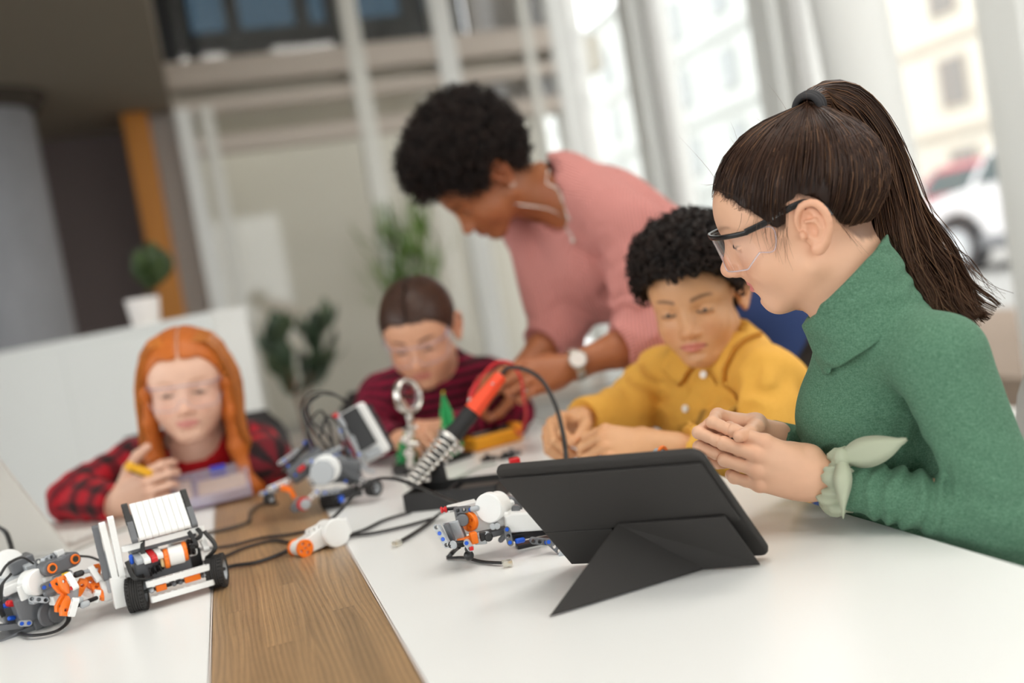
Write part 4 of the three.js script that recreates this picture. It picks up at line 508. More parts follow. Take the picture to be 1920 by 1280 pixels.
// ---------------------------------------------------------------- safety glasses, worn
function visorPoint(a, y, w = 0.068, z0 = 0.046, zr = 0.0585) { return V(w * Math.sin(a), y, z0 + zr * Math.cos(a)); }
const clearLens = mat(rgb(254, 253, 254), 0.03, { transmission: 1, thickness: 0, ior: 1.5, specularIntensity: 1 });
function glasses(label, m, frameM, { browBar = true, text = null, armEnd = [-0.036, 0.0], w = 0.068, lens = clearLens } = {}) {
  const t = thing('safety_glasses', label, 'glasses', [0, 0, 0], 0), S0 = 80 * D, n = 40, pos = [], idx = [], top = [], bot = [];
  for (let i = 0; i <= n; i++) { const a = lerp(-S0, S0, i / n), c = Math.abs(a), yt = 0.0155 - 0.004 * (c / S0), yb = -0.031 + 0.018 * Math.exp(-((a / 0.16) ** 2)) + (c > 1.05 ? (c - 1.05) * 0.045 : 0); const A1 = visorPoint(a, yt, w), B1 = visorPoint(a, yb, w); B1.z -= 0.006; pos.push(A1.x, A1.y, A1.z, B1.x, B1.y, B1.z); top.push(A1); bot.push(B1); if (i < n) idx.push(i * 2, i * 2 + 1, i * 2 + 2, i * 2 + 1, i * 2 + 3, i * 2 + 2); }
  const g = new THREE.BufferGeometry(); g.setAttribute('position', new THREE.Float32BufferAttribute(pos, 3)); g.setAttribute('uv', new THREE.Float32BufferAttribute(new Float32Array(pos.length / 3 * 2), 2)); g.setIndex(idx); g.computeVertexNormals(); g.applyMatrix4(m); part('lens', g, lens, t);
  // side shields
  for (const s of [-1, 1]) {
    const q = visorPoint(s * S0, 0.0115, w), b = bot.at(s > 0 ? -1 : 0), sh = new THREE.BufferGeometry(), P = [q, b, V(q.x + s * 0.002, 0.008, 0.028), V(q.x + s * 0.002, -0.018, 0.034)]; sh.setAttribute('position', new THREE.Float32BufferAttribute(P.flatMap((v) => v.toArray()), 3)); sh.setAttribute('uv', new THREE.Float32BufferAttribute(new Float32Array(8), 2)); sh.setIndex([0, 1, 2, 1, 3, 2]); sh.computeVertexNormals(); sh.applyMatrix4(m); part('side_shield', sh, lens, t);
    const rim = tube([P[0], P[2], P[3], P[1]], 0.0008, 24, 5); rim.applyMatrix4(m); part('shield_rim', rim, mat(rgb(238, 228, 232), 0.1, { transmission: 0.6, thickness: 0, ior: 1.5 }), t);
    const arm = ribbon([V(q.x + s * 0.001, 0.0125, q.z + 0.002), V(q.x + s * 0.003, 0.0165, 0.03), V(s * 0.0755, 0.024, -0.002), V(s * 0.0765, 0.024, -0.014), V(s * 0.0775, 0.014, armEnd[0] + 0.006), V(s * 0.0765, armEnd[1], armEnd[0])], 0.0075, 0.0026, 40, (u) => V(0, 1, 0)); arm.applyMatrix4(m); const arm0 = part('temple', arm, frameM, t);
    if (text && s > 0) { const cv = document.createElement('canvas'); cv.width = 256; cv.height = 48; const x = cv.getContext('2d'); x.fillStyle = '#141414'; x.fillRect(0, 0, 256, 48); x.fillStyle = '#d8d8d8'; x.font = 'bold 19px sans-serif'; x.fillText(text[0], 8, 20); x.fillText(text[1], 8, 42); const tx = new THREE.CanvasTexture(cv); tx.colorSpace = THREE.SRGBColorSpace; const pl = new THREE.PlaneGeometry(0.024, 0.0045), d = V(0.0055, 0.0075, -0.032).normalize(), y = V(0, 1, 0).addScaledVector(d, -d.y).normalize(), z = d.clone().cross(y); pl.applyMatrix4(basis(d, y, z, V(0.0731, 0.0206, 0.0135).addScaledVector(z, 0.0018))); pl.applyMatrix4(m); part('printed_marking', pl, mat(0xffffff, 0.4, { map: tx }), arm0, 'tiny white print on the black temple'); }
  }
  if (browBar) { const bar = ribbon(top, 0.006, 0.004, 60, () => V(0, 1, 0)); bar.applyMatrix4(m); part('brow_bar', bar, frameM, t); } else { const bar = tube(top, 0.0011, 60, 6); bar.applyMatrix4(m); part('brow_rim', bar, frameM, t); }
  const low = tube(bot, 0.0009, 60, 5); low.applyMatrix4(m); part('lower_rim', low, mat(rgb(240, 232, 238), 0.08, { transmission: 0.5, thickness: 0, ior: 1.5 }), t);
  return t;
}
glasses('clear safety glasses with black brow bar and printed black temples, worn with green turtleneck', greenO.head, mat(rgb(22, 21, 22), 0.25), { text: ['CENTURY  CE', 'EN 166.F.  2C-1.2'] });
// ---------------------------------------------------------------- scrunchie on the left wrist
{
  const t = thing('scrunchie', 'sage green fabric scrunchie with bow tails around child\'s wrist', 'scrunchie', [0, 0, 0], 0), m = mat(rgb(176, 182, 158), 0.75, { sheen: 0.3, sheenColor: rgb(230, 235, 215) });
  const wr = V(0.6135, 0.7925, -0.947), ax = A(greenO.j.wrL).sub(A(greenO.j.elL)).normalize(), U = V(-0.46, 0.1, 0.88).addScaledVector(ax, -V(-0.46, 0.1, 0.88).dot(ax)).normalize(), W2 = ax.clone().cross(U), pos = [], idx = [], nu = 120, nv = 14;
  for (let i = 0; i < nu; i++) for (let j = 0; j < nv; j++) { const a = i / nu * 2 * PI, b = j / nv * 2 * PI, rf = 0.0095 + 0.0018 * Math.sin(a * 17 + 2 * Math.sin(b) + 3 * noise(a * 2, 0, 1)) + 0.0035 * noise(Math.cos(a) * 4, Math.sin(a) * 4, b * 1.5), R = 0.0285 + rf * Math.cos(b), h = rf * 1.25 * Math.sin(b) + 0.004 * Math.sin(a * 7), p = wr.clone().addScaledVector(U, R * Math.cos(a)).addScaledVector(W2, R * Math.sin(a)).addScaledVector(ax, h); pos.push(p.x, p.y, p.z); const i2 = (i + 1) % nu, j2 = (j + 1) % nv; idx.push(i * nv + j, i2 * nv + j, i * nv + j2, i2 * nv + j, i2 * nv + j2, i * nv + j2); }
  const g = new THREE.BufferGeometry(); g.setAttribute('position', new THREE.Float32BufferAttribute(pos, 3)); g.setIndex(idx); g.computeVertexNormals(); part('ruffled_ring', G([g]), m, t);
  const tailGeo = (pts, w, side) => { const c = new THREE.CatmullRomCurve3(pts.map(A)), P = [], I = [], n = 24; for (let i = 0; i <= n; i++) { const u = i / n, p = c.getPoint(u), T = c.getTangent(u), s = A(side).addScaledVector(T, -A(side).dot(T)).normalize(), nn = T.clone().cross(s), hw = w * (0.25 + 0.75 * Math.sin(PI * Math.min(1, u * 1.15) ** 0.8)) * (u > 0.9 ? (1.05 - u) / 0.15 : 1), th = 0.0012; for (const [x, y] of [[-1, 0], [-0.35, 1], [0.35, 1], [1, 0], [0.35, -1], [-0.35, -1]]) { const q = p.clone().addScaledVector(s, x * hw).addScaledVector(nn, y * th + 0.0025 * Math.cos(x * 2)); P.push(q.x, q.y, q.z); } } for (let i = 0; i < n; i++) for (let j = 0; j < 6; j++) { const a = i * 6 + j, b = i * 6 + (j + 1) % 6; I.push(a, b, a + 6, b, b + 6, a + 6); } const q = new THREE.BufferGeometry(); q.setAttribute('position', new THREE.Float32BufferAttribute(P, 3)); q.setIndex(I); q.computeVertexNormals(); return G([q]); };
  const k0 = [0.6045, 0.8235, -0.9235]; part('knot', S(0.009, k0[0], k0[1], k0[2], 1, 1.25, 1), m, t);
  part('bow_tail', tailGeo([k0, [0.618, 0.829, -0.902], [0.632, 0.836, -0.88], [0.643, 0.843, -0.862]], 0.0165, [0.1, 1, 0.1]), m, t); part('bow_tail', tailGeo([k0, [0.592, 0.808, -0.908], [0.587, 0.79, -0.905], [0.585, 0.765, -0.908]], 0.0095, [0.83, 0, 0.55]), m, t);
}
// ---------------------------------------------------------------- hair helpers for the others
function hairCap(hair, m, edge, g, c, { w = 1, cell = 0.004, part: pt = null, ear = true, extra = null } = {}) {
  const F = skullField(g, w); if (extra) extra(F);
  const fn = (x, y, z) => Math.max(F.at(x, y, z), -(edge(x, y, z) - 0.003 - 0.004 * noise(x * 60, y * 20, z * 60)) * 0.55, ear && z < 0.012 && z > -0.038 && y < 0.03 ? -(0.0735 * w - Math.abs(x)) : -1, pt ? -(Math.abs(x - (pt.x ?? 0)) - pt.w) * (y > 0.05 && z > -0.05 ? 1 : 0) - (y > 0.05 && z > -0.05 ? 0 : 1) : -1);
  const q = meshField(fn, [-0.13, -0.1, -0.15], [0.13, 0.16, 0.14], cell, { color: () => c }); q.applyMatrix4(m); return part('hair_cap', q, hairMat(c.clone().lerp(rgb(255, 240, 220), 0.3)), hair);
}
// tight curls over a field: short coils standing off the surface
function curls(hair, m, F, edge, n, { len = [0.02, 0.035], rad = 0.0045, turns = 2.2, c1, c2, thick = 0.0016, lift = 0.0, center = SC }) {
  const list = [];
  for (let i = 0; i < n * 6 && list.length < n; i++) {
    const d = V(rr(-1, 1), rr(-1, 1), rr(-1, 1)).normalize(), p = shellPoint(F, center, d, lift - 0.004); if (edge(p.x, p.y, p.z) < rr(-0.004, 0.002)) continue;
    const ax = d.clone().add(V(rr(-0.7, 0.7), rr(-0.7, 0.7), rr(-0.7, 0.7))).normalize(), U = V(0.3, 0.8, 0.5).cross(ax).normalize(), Q = ax.clone().cross(U), l = rr(...len), ph = rr(0, 6), R = rad * rr(0.7, 1.3), pts = [];
    for (let k = 0; k <= 14; k++) { const t = k / 14, a = ph + t * turns * 2 * PI; pts.push(p.clone().addScaledVector(ax, l * t).addScaledVector(U, R * Math.cos(a)).addScaledVector(Q, R * Math.sin(a)).applyMatrix4(m)); }
    list.push({ p: pts, r: thick * rr(0.7, 1.2), c: mix(c1, c2, rnd()) });
  }
  return stuff(part('curls', strandsGeo(list, 4), hairMat(rgb(110, 90, 80), 0.5), hair));
}
// ---------------------------------------------------------------- woman in the pink rib sweater bending over the table
const woman = thing('person', 'adult in pink ribbed sweater bending over the table with short curly black hair', 'person');
const womanO = {
  skin: rgb(168, 102, 64), cell: 0.003, bodyCell: 0.007, neck: 0.05, head: headFrame([0.58, 1.287, -2.055], [-1, -0.026], 46.8, -9, 1.05), iris: rgb(40, 26, 20),
  face: { jaw: 1.0, lips: 1.35, nose: 0.002 }, faceColor: { brow: rgb(40, 26, 22), browK: 0.85, lip: rgb(168, 86, 76), edge: hairEdge([[0.09, 0.066], [0.07, 0.06], [0.05, 0.03], [0.025, 0.0], [0.012, 0.012], [-0.008, 0.03], [-0.035, 0.0], [-0.06, -0.04], [-0.11, -0.055]]), scalp: rgb(30, 20, 18) },
  j: { neck: [0.748, 1.24, -2.035], chest: [0.835, 1.15, -2.06], pelvis: [1.13, 0.9, -2.05], shL: [0.818, 1.128, -1.865], shR: [0.715, 1.185, -2.175], elL: [0.774, 0.91, -1.78], elR: [0.685, 0.93, -2.05], wrL: [0.608, 0.884, -1.8], wrR: [0.57, 0.872, -2.0], knL: [1.15, 0.5, -1.86], knR: [1.2, 0.5, -2.1], anL: [1.16, 0.08, -1.84], anR: [1.22, 0.08, -2.12], facing: [-1, 0, 0] },
  torso: { depth: 0.12, wide: 0.8, waist: 0.108, hip: 0.115, sh: 0.058, nr: 0.052 }, arm: [0.05, 0.041, 0.035, 0.026], hipW: 0.09, seatR: 0.12, legR: [0.095, 0.065, 0.05],
};
womanO.hands = [
  { side: 1, cell: 0.003, m: placeHand([0.608, 0.884, -1.8], [-0.95, 0.02, 0.1], [-0.25, 0.4, 0.88], 0.98), pose: [[35, 55, 30, 3], [45, 62, 35, 0], [50, 65, 35, -3], [52, 62, 30, -7]], thumb: [[0.3, 0.75, -0.6], [0.05, 0.85, -0.5], [-0.1, 0.95, -0.2]] },
  { side: -1, cell: 0.003, m: placeHand([0.57, 0.872, -2.0], [-0.9, -0.1, 0.35], [0.1, 0.7, 0.3], 0.95), pose: [[40, 60, 30, 3], [45, 62, 35, 0], [50, 65, 35, -3], [52, 62, 30, -7]], thumb: [[0.3, 0.75, -0.6], [0.05, 0.85, -0.5], [-0.1, 0.95, -0.2]] },
];
const womanSkin = bodyMesh(woman, womanO); let womanCloth = null;
const ribTex = (c, d, n) => texture(256, 256, (u, v) => { const k = 0.5 + 0.5 * Math.sin(u * 2 * PI * n), q = lerp(1 - d, 1, Math.sqrt(k)) * (1 + 0.05 * noise(u * 80, v * 80, 1)); return [c[0] * q, c[1] * q, c[2] * q]; });
const ribBump = texture(256, 256, (u) => { const k = 255 * Math.sqrt(0.5 + 0.5 * Math.sin(u * 2 * PI * 16)); return [k, k, k]; }, { srgb: false });
{
  const o = womanO, J = o.j, ax = A(J.neck).sub(A(J.pelvis)).normalize(), lat = A(J.shL).sub(A(J.shR)).normalize();
  const cm = clothMesh(woman, o, {
    name: 'sweater', cell: 0.006, grow: 0.012, sleeve: 0.014, cuffAt: 0.24, cuffR: 0.054, cuffBand: 0.05, elbowK: 0.02, armK: 0.02, pad: 0.19, bottom: 0.85,
    mat: new THREE.MeshPhysicalMaterial({ map: ribTex([224, 148, 140], 0.15, 16), bumpMap: ribBump, bumpScale: 0.003, roughness: 0.95, sheen: 0.2, sheenColor: rgb(255, 205, 200), sheenRoughness: 0.6 }),
    extra: [(F) => F.cap(V(0.79, 1.06, -2.03), V(0.94, 0.98, -2.02), 0.105, 0.1, 0.06)],
    cuts: [(F) => { // V neck
      const nb = A(J.neck), hd = V(0, -0.06, -0.02).applyMatrix4(o.head), fr = V(-0.35, -0.85, 0.1).normalize(); F.cap(hd, nb, 0.068, 0.073, 0.008, true); F.cap(nb, V(0.672, 1.165, -1.955), 0.07, 0.03, 0.01, true);
    }],
    folds: wrinkles(o, 0.0035, [[[0.78, 0.94, -1.82], [0.1, 1, 0], 0.008, 110, 0.09], [[0.8, 1.05, -1.9], [0.3, 0.9, 0.2], 0.004, 80, 0.1], [[0.95, 1.0, -1.95], [0.6, 0.7, 0], 0.003, 60, 0.15], [[0.73, 0.96, -2.08], [0.1, 1, 0], 0.006, 100, 0.08]]),
  });
  womanCloth = cm;
  // ribs run along the trunk and along each arm
  const g = cm.geometry.toNonIndexed(), p = g.attributes.position, uv = new Float32Array(p.count * 2), v = V();
  for (let i = 0; i < p.count; i += 3) { v.set(0, 0, 0); for (let k = 0; k < 3; k++) v.add(V().fromBufferAttribute(p, i + k)); v.divideScalar(3); const q = along(o, v), to = q.id === 'to', dir = to ? ax : q.dir, s1 = to ? lat : V(-0.5, 0.1, 0.8).cross(dir).normalize(), s2 = dir.clone().cross(s1); const n = V(); for (let k = 0; k < 3; k++) n.add(V().fromBufferAttribute(g.attributes.normal, i + k)); n.normalize(); const flat = Math.abs(n.dot(s2)) > Math.abs(n.dot(s1)); for (let k = 0; k < 3; k++) { const w = V().fromBufferAttribute(p, i + k), a = flat ? w.dot(s1) : w.dot(s2); uv[(i + k) * 2] = a * 9; uv[(i + k) * 2 + 1] = w.dot(dir) * 9; } }
  g.setAttribute('uv', new THREE.BufferAttribute(uv, 2)); cm.geometry = g;
  legsMesh(woman, o, jeansMat, shoeMat);
  const hair = new THREE.Group(); hair.name = 'hair'; woman.add(hair); const F = skullField(0.012).ell([0, 0.085, -0.015], [0.1, 0.085, 0.115], 0.03).ell([0, 0.05, -0.06], [0.098, 0.085, 0.075], 0.03), edge = o.faceColor.edge, F2 = F, blk = rgb(17, 12, 11);
  const fn = (x, y, z) => Math.max(F2.at(x, y, z) + 0.014 * fbm(x * 30, y * 30, z * 30, 2), -(edge(x, y, z) - 0.004) * 0.5); const q = meshField(fn, [-0.14, -0.1, -0.18], [0.14, 0.2, 0.14], 0.005, { color: () => blk }); q.applyMatrix4(o.head); part('hair_mass', q, hairMat(rgb(70, 60, 56), 0.6), hair);
  curls(hair, o.head, F, edge, 2600, { c1: blk, c2: rgb(46, 33, 28), len: [0.016, 0.036], rad: 0.0055, thick: 0.0019, center: V(0, 0.05, -0.02) });
  // earring, necklace
  part('earring', X(new THREE.TorusGeometry(0.004, 0.0012, 8, 18), ...V(0.079, -0.036, -0.012).applyMatrix4(o.head).toArray()), mat(rgb(230, 225, 215), 0.15, { metalness: 1 }), woman, 'small silver earring');
}
{ // necklace lying on the neck and the sweater
  const t = thing('necklace', 'thin silver chain necklace hanging over pink sweater', 'necklace'), m = mat(rgb(226, 220, 212), 0.25, { metalness: 0.9 }), fn = (x, y, z) => Math.min(womanCloth.field(x, y, z), womanSkin.F.at(x, y, z)), lay = (list) => { const c = new THREE.CatmullRomCurve3(list.map(A)), o = []; for (let i = 0; i <= 24; i++) o.push(onCloth(fn, c.getPoint(i / 24), 0.002)); return o; };
  part('chain', tube(lay([[0.6869, 1.2938, -1.9861], [0.6836, 1.2448, -1.9525], [0.673, 1.193, -1.9208], [0.653, 1.1648, -1.9038]]), 0.0015, 60, 6), m, t); const p2 = lay([[0.6338, 1.2069, -1.9642], [0.6354, 1.1733, -1.9407], [0.6364, 1.1428, -1.9071], [0.6432, 1.123, -1.9038]]); part('chain', tube(p2, 0.0015, 60, 6), m, t); part('pendant', S(0.006, ...p2.at(-1).toArray()), m, t);
}
{ // wristwatch
  const t = thing('wristwatch', 'silver wristwatch with pale round dial on adult wrist', 'watch'), m = mat(rgb(214, 208, 198), 0.25, { metalness: 0.85 }), c = A(womanO.j.elL).lerp(A(womanO.j.wrL), 0.86), ax = A(womanO.j.wrL).sub(A(womanO.j.elL)).normalize(), out = V(-0.2, 0.35, 0.9).addScaledVector(ax, -V(-0.2, 0.35, 0.9).dot(ax)).normalize();
  const links = []; for (let i = 0; i < 22; i++) { const a = i / 22 * 2 * PI, d = out.clone().applyAxisAngle(ax, a); links.push(orient(B(0.009, 0.016, 0.003, 0, 0, 0, 0.001), c.clone().addScaledVector(d, 0.0305), d.clone().cross(ax), ax)); } part('strap', G(links), m, t);
  const at = c.clone().addScaledVector(out, 0.0335), q = new THREE.Quaternion().setFromUnitVectors(V(0, 1, 0), out), cs = C(0.0175, 0.0185, 0.008, 0, 0, 0, 0, 0, 0, 28); cs.applyQuaternion(q); cs.translate(at.x, at.y, at.z); part('case', cs, m, t); const dl = C(0.0145, 0.0145, 0.001, 0, 0.0043, 0, 0, 0, 0, 28); dl.applyQuaternion(q); dl.translate(at.x, at.y, at.z); part('dial', dl, mat(rgb(238, 230, 224), 0.1, { clearcoat: 1 }), t);
}
// ---------------------------------------------------------------- boy in the mustard shirt
const boy = thing('person', 'child in mustard yellow button shirt with short curly black hair', 'person');
const boyO = {
  skin: rgb(214, 160, 116), cell: 0.0024, bodyCell: 0.008, neck: 0.043, head: headFrame([0.759, 0.988, -1.51], [-0.659, 0.752], 11.3, 1, 0.98), iris: rgb(44, 30, 24),
  face: { jaw: 0.98, lips: 1.05 }, faceColor: { brow: rgb(62, 42, 34), browK: 0.85, lip: rgb(206, 124, 108), edge: hairEdge([[0.09, 0.06], [0.07, 0.056], [0.05, 0.036], [0.028, 0.012], [0.012, 0.016], [-0.008, 0.03], [-0.035, 0.0], [-0.06, -0.04], [-0.11, -0.05]]), scalp: rgb(34, 24, 21) },
  j: { neck: [0.806, 0.877, -1.53], chest: [0.795, 0.79, -1.565], pelvis: [0.9, 0.53, -1.64], shL: [0.815, 0.838, -1.405], shR: [0.752, 0.85, -1.66], elL: [0.735, 0.735, -1.315], elR: [0.64, 0.805, -1.61], wrL: [0.585, 0.789, -1.375], wrR: [0.535, 0.82, -1.56], knL: [0.55, 0.5, -1.5], knR: [0.55, 0.5, -1.68], anL: [0.5, 0.08, -1.48], anR: [0.5, 0.08, -1.7], facing: [-1, 0, 0.2] },
  torso: { depth: 0.085, wide: 0.75, waist: 0.08, hip: 0.095, sh: 0.042, nr: 0.038 }, arm: [0.042, 0.035, 0.03, 0.021],
};
boyO.hands = [
  { side: 1, cell: 0.0026, fat: 1.04, m: placeHand([0.585, 0.789, -1.375], [-0.9, 0.22, -0.36], [-0.25, 0.75, 0.62], 0.88), pose: [[42, 40, 22, 4], [46, 44, 25, 0], [48, 46, 25, -3], [48, 46, 25, -7]], thumb: [[0.35, 0.75, -0.6], [0.0, 0.9, -0.5], [-0.2, 0.9, -0.3]] },
  { side: -1, cell: 0.0026, fat: 1.04, m: placeHand([0.535, 0.82, -1.56], [-0.8, 0.1, 0.58], [-0.5, 0.75, -0.3], 0.86), pose: [[50, 60, 30, 3], [54, 62, 30, 0], [56, 62, 30, -3], [56, 60, 30, -7]], thumb: [[0.35, 0.75, -0.6], [0.0, 0.9, -0.5], [-0.2, 0.9, -0.3]] },
];
bodyMesh(boy, boyO);
const mustard = new THREE.MeshPhysicalMaterial({ map: heather([222, 166, 68], 10), roughness: 0.9, sheen: 0.12, sheenColor: rgb(255, 225, 150), sheenRoughness: 0.6 });
const boyShirt = clothMesh(boy, boyO, {
  name: 'shirt', cell: 0.005, grow: 0.013, sleeve: 0.013, cuff: { L: 0.68, R: 0.86 }, cuffR: 0.035, cuffBand: 0.03, uv: 3, bottom: 0.5, armK: 0.016, mat: mustard,
  cuts: [(F) => { const nb = A(boyO.j.neck), hd = V(0, -0.07, -0.025).applyMatrix4(boyO.head); F.cap(hd, nb, 0.06, 0.055, 0.008, true); }],
  folds: wrinkles(boyO, 0.007, [[[0.76, 0.78, -1.36], [0.3, 0.8, 0.4], 0.007, 120, 0.09], [[0.69, 0.82, -1.63], [0.7, 0.5, 0], 0.006, 130, 0.08], [[0.76, 0.78, -1.5], [0.6, 0.6, 0.4], 0.005, 90, 0.09], [[0.66, 0.76, -1.345], [0.9, 0, 0], 0.004, 150, 0.06]]),
});
{ // collar flaps, standing collar band, placket, buttons and a stitched crest
  const nb = A(boyO.j.neck), hd = V(0, -0.085, -0.03).applyMatrix4(boyO.head), d = hd.clone().sub(nb).normalize(), F = new Field(), fr = V(-0.66, -0.1, 0.75), fn = boyShirt.field; F.cap(nb.clone().addScaledVector(d, -0.03), hd, 0.07, 0.06, 0.004); F.cap(nb.clone().addScaledVector(d, -0.06), hd.clone().addScaledVector(d, 0.06), 0.06, 0.053, 0.003, true); F.cutPlane(nb.clone().addScaledVector(d, 0.024), d.clone().addScaledVector(fr, 0.5).normalize()); F.cutPlane(nb.clone().addScaledVector(d, -0.02), d.clone().negate()); F.cap(nb.clone().addScaledVector(fr, 0.06).addScaledVector(d, 0.05), nb.clone().addScaledVector(fr, 0.09).addScaledVector(d, -0.05), 0.01, 0.022, 0.004, true); const [lo, hi] = boundsOf([nb, hd], 0.12); part('collar_band', fabricUV(meshField(F, lo, hi, 0.0035), 3), mustard, boy);
  const march = (f2, p, d) => { const q = A(p), dir = A(d); for (let k = 0; k < 160; k++) { const e2 = f2(q.x, q.y, q.z); if (e2 < 0.002) break; q.addScaledVector(dir, Math.max(0.002, e2 * 0.6)); } return q.toArray(); };
  part('collar_flap', clothPatch(fn, [march(fn, [0.6486, 0.9631, -1.162], [0.4857, -0.0838, -0.8701]), march(fn, [0.6002, 0.9138, -1.1726], [0.4523, -0.1215, -0.8836]), march(fn, [0.6111, 0.892, -1.168], [0.4592, -0.1375, -0.8776]), march(fn, [0.6651, 0.9418, -1.1559], [0.4963, -0.0994, -0.8625])], 0.009, 0.006), mustard, boy); part('collar_flap', clothPatch(fn, [march(fn, [0.5537, 0.9419, -1.1877], [0.4204, -0.1011, -0.9017]), march(fn, [0.5747, 0.9155, -1.18], [0.4347, -0.1206, -0.8925]), march(fn, [0.5533, 0.8953, -1.1847], [0.4192, -0.1362, -0.8976]), march(fn, [0.5376, 0.9207, -1.1909], [0.4086, -0.1173, -0.9051])], 0.009, 0.006), mustard, boy); part('placket', clothPatch(fn, [march(fn, [0.5778, 0.9065, -1.1785], [0.4366, -0.1274, -0.8906]), march(fn, [0.5938, 0.905, -1.1738], [0.4477, -0.1282, -0.8849]), march(fn, [0.5572, 0.8423, -1.1801], [0.4203, -0.1756, -0.8902]), march(fn, [0.5388, 0.8455, -1.1855], [0.4075, -0.1735, -0.8966])], 0.0035, 0.003, 10), mustard, boy);
  const white = mat(rgb(240, 236, 228), 0.3), e = 0.003; for (const c of [march(fn, [0.5865, 0.9056, -1.1759], [0.4426, -0.1278, -0.8875]), march(fn, [0.5562, 0.8665, -1.182], [0.4205, -0.1576, -0.8935])]) { const q = onCloth(fn, A(c), 0.006), n = V(fn(q.x + e, q.y, q.z) - fn(q.x - e, q.y, q.z), fn(q.x, q.y + e, q.z) - fn(q.x, q.y - e, q.z), fn(q.x, q.y, q.z + e) - fn(q.x, q.y, q.z - e)).normalize(), b = C(0.0062, 0.0062, 0.003, 0, 0, 0, 0, 0, 0, 16); b.applyQuaternion(new THREE.Quaternion().setFromUnitVectors(V(0, 1, 0), n)); b.translate(q.x, q.y, q.z); part('button', b, white, boy, 'small white shirt button'); } part('stitched_crest', clothPatch(fn, [march(fn, [0.59, 0.8802, -1.1732], [0.4444, -0.1467, -0.8837]), march(fn, [0.5968, 0.8804, -1.1713], [0.4491, -0.1464, -0.8814]), march(fn, [0.597, 0.874, -1.1708], [0.449, -0.1512, -0.8806]), march(fn, [0.5908, 0.8737, -1.1726], [0.4448, -0.1515, -0.8827])], 0.003, 0.002, 4), mat(rgb(70, 56, 50), 0.9), boy, 'tiny dark embroidered crest');
}
legsMesh(boy, boyO, jeansMat, shoeMat);
{
  const hair = new THREE.Group(); hair.name = 'hair'; boy.add(hair); const o = boyO, edge = o.faceColor.edge, F = skullField(0.012).ell([0, 0.075, 0.0], [0.082, 0.066, 0.1], 0.03), blk = rgb(18, 13, 12), q = meshField((x, y, z) => Math.max(F.at(x, y, z) + 0.006 * fbm(x * 45, y * 45, z * 45, 2), -(edge(x, y, z) - 0.003) * 0.5, z < 0.012 && z > -0.038 && y < 0.022 ? -(0.074 - Math.abs(x)) : -1), [-0.12, -0.1, -0.15], [0.12, 0.17, 0.13], 0.0045, { color: () => blk }); q.applyMatrix4(o.head); part('hair_mass', q, hairMat(rgb(70, 60, 56), 0.6), hair);
  curls(hair, o.head, F, (x, y, z) => (z < 0.01 && z > -0.036 && y < 0.016 ? -1 : edge(x, y, z)), 1500, { c1: blk, c2: rgb(48, 35, 30), len: [0.014, 0.024], rad: 0.0062, thick: 0.0026, turns: 1.5 });
}
// ---------------------------------------------------------------- girl in the maroon striped sweater
const maroon = thing('person', 'child in maroon and black striped sweater with brown hair parted and tied back', 'person');
const maroonO = {
  skin: rgb(216, 162, 130), cell: 0.003, bodyCell: 0.009, neck: 0.043, head: headFrame([0.392, 0.992, -2.047], [-0.419, 0.908], 21.8, 0.4, 0.98), iris: rgb(60, 42, 34),
  face: {}, faceColor: { brow: rgb(70, 48, 38), browK: 0.95, lip: rgb(200, 118, 108), edge: hairEdge([[0.09, 0.058], [0.072, 0.056], [0.052, 0.034], [0.03, 0.008], [0.012, 0.012], [-0.008, 0.028], [-0.035, 0.0], [-0.06, -0.04], [-0.11, -0.055]]), scalp: rgb(70, 50, 40), part: true },
  j: { neck: [0.43, 0.89, -2.14], chest: [0.43, 0.8, -2.2], pelvis: [0.47, 0.53, -2.42], shL: [0.545, 0.85, -2.165], shR: [0.312, 0.855, -2.195], elL: [0.55, 0.79, -2.035], elR: [0.248, 0.79, -2.11], wrL: [0.405, 0.795, -1.975], wrR: [0.3, 0.79, -1.98], knL: [0.52, 0.5, -2.05], knR: [0.35, 0.5, -2.05], anL: [0.52, 0.08, -2.0], anR: [0.35, 0.08, -2.0], facing: [0, 0, 1] },
  torso: { depth: 0.082, wide: 0.8, waist: 0.078, hip: 0.09, sh: 0.045, nr: 0.042 }, arm: [0.042, 0.036, 0.03, 0.021],
};
maroonO.hands = [
  { side: 1, m: placeHand([0.405, 0.795, -1.975], [-0.85, 0.2, 0.45], [0.1, 0.9, 0.3], 0.8), pose: [[40, 55, 30, 3], [45, 60, 30, 0], [48, 60, 30, -3], [50, 60, 30, -7]], thumb: [[0.35, 0.75, -0.6], [0, 0.9, -0.5], [-0.2, 0.9, -0.3]] },
  { side: -1, m: placeHand([0.3, 0.79, -1.98], [0.5, 0.1, 0.8], [0, 0.9, 0.1], 0.8), pose: [[40, 55, 30, 3], [45, 60, 30, 0], [48, 60, 30, -3], [50, 60, 30, -7]], thumb: [[0.35, 0.75, -0.6], [0, 0.9, -0.5], [-0.2, 0.9, -0.3]] },
];
bodyMesh(maroon, maroonO);
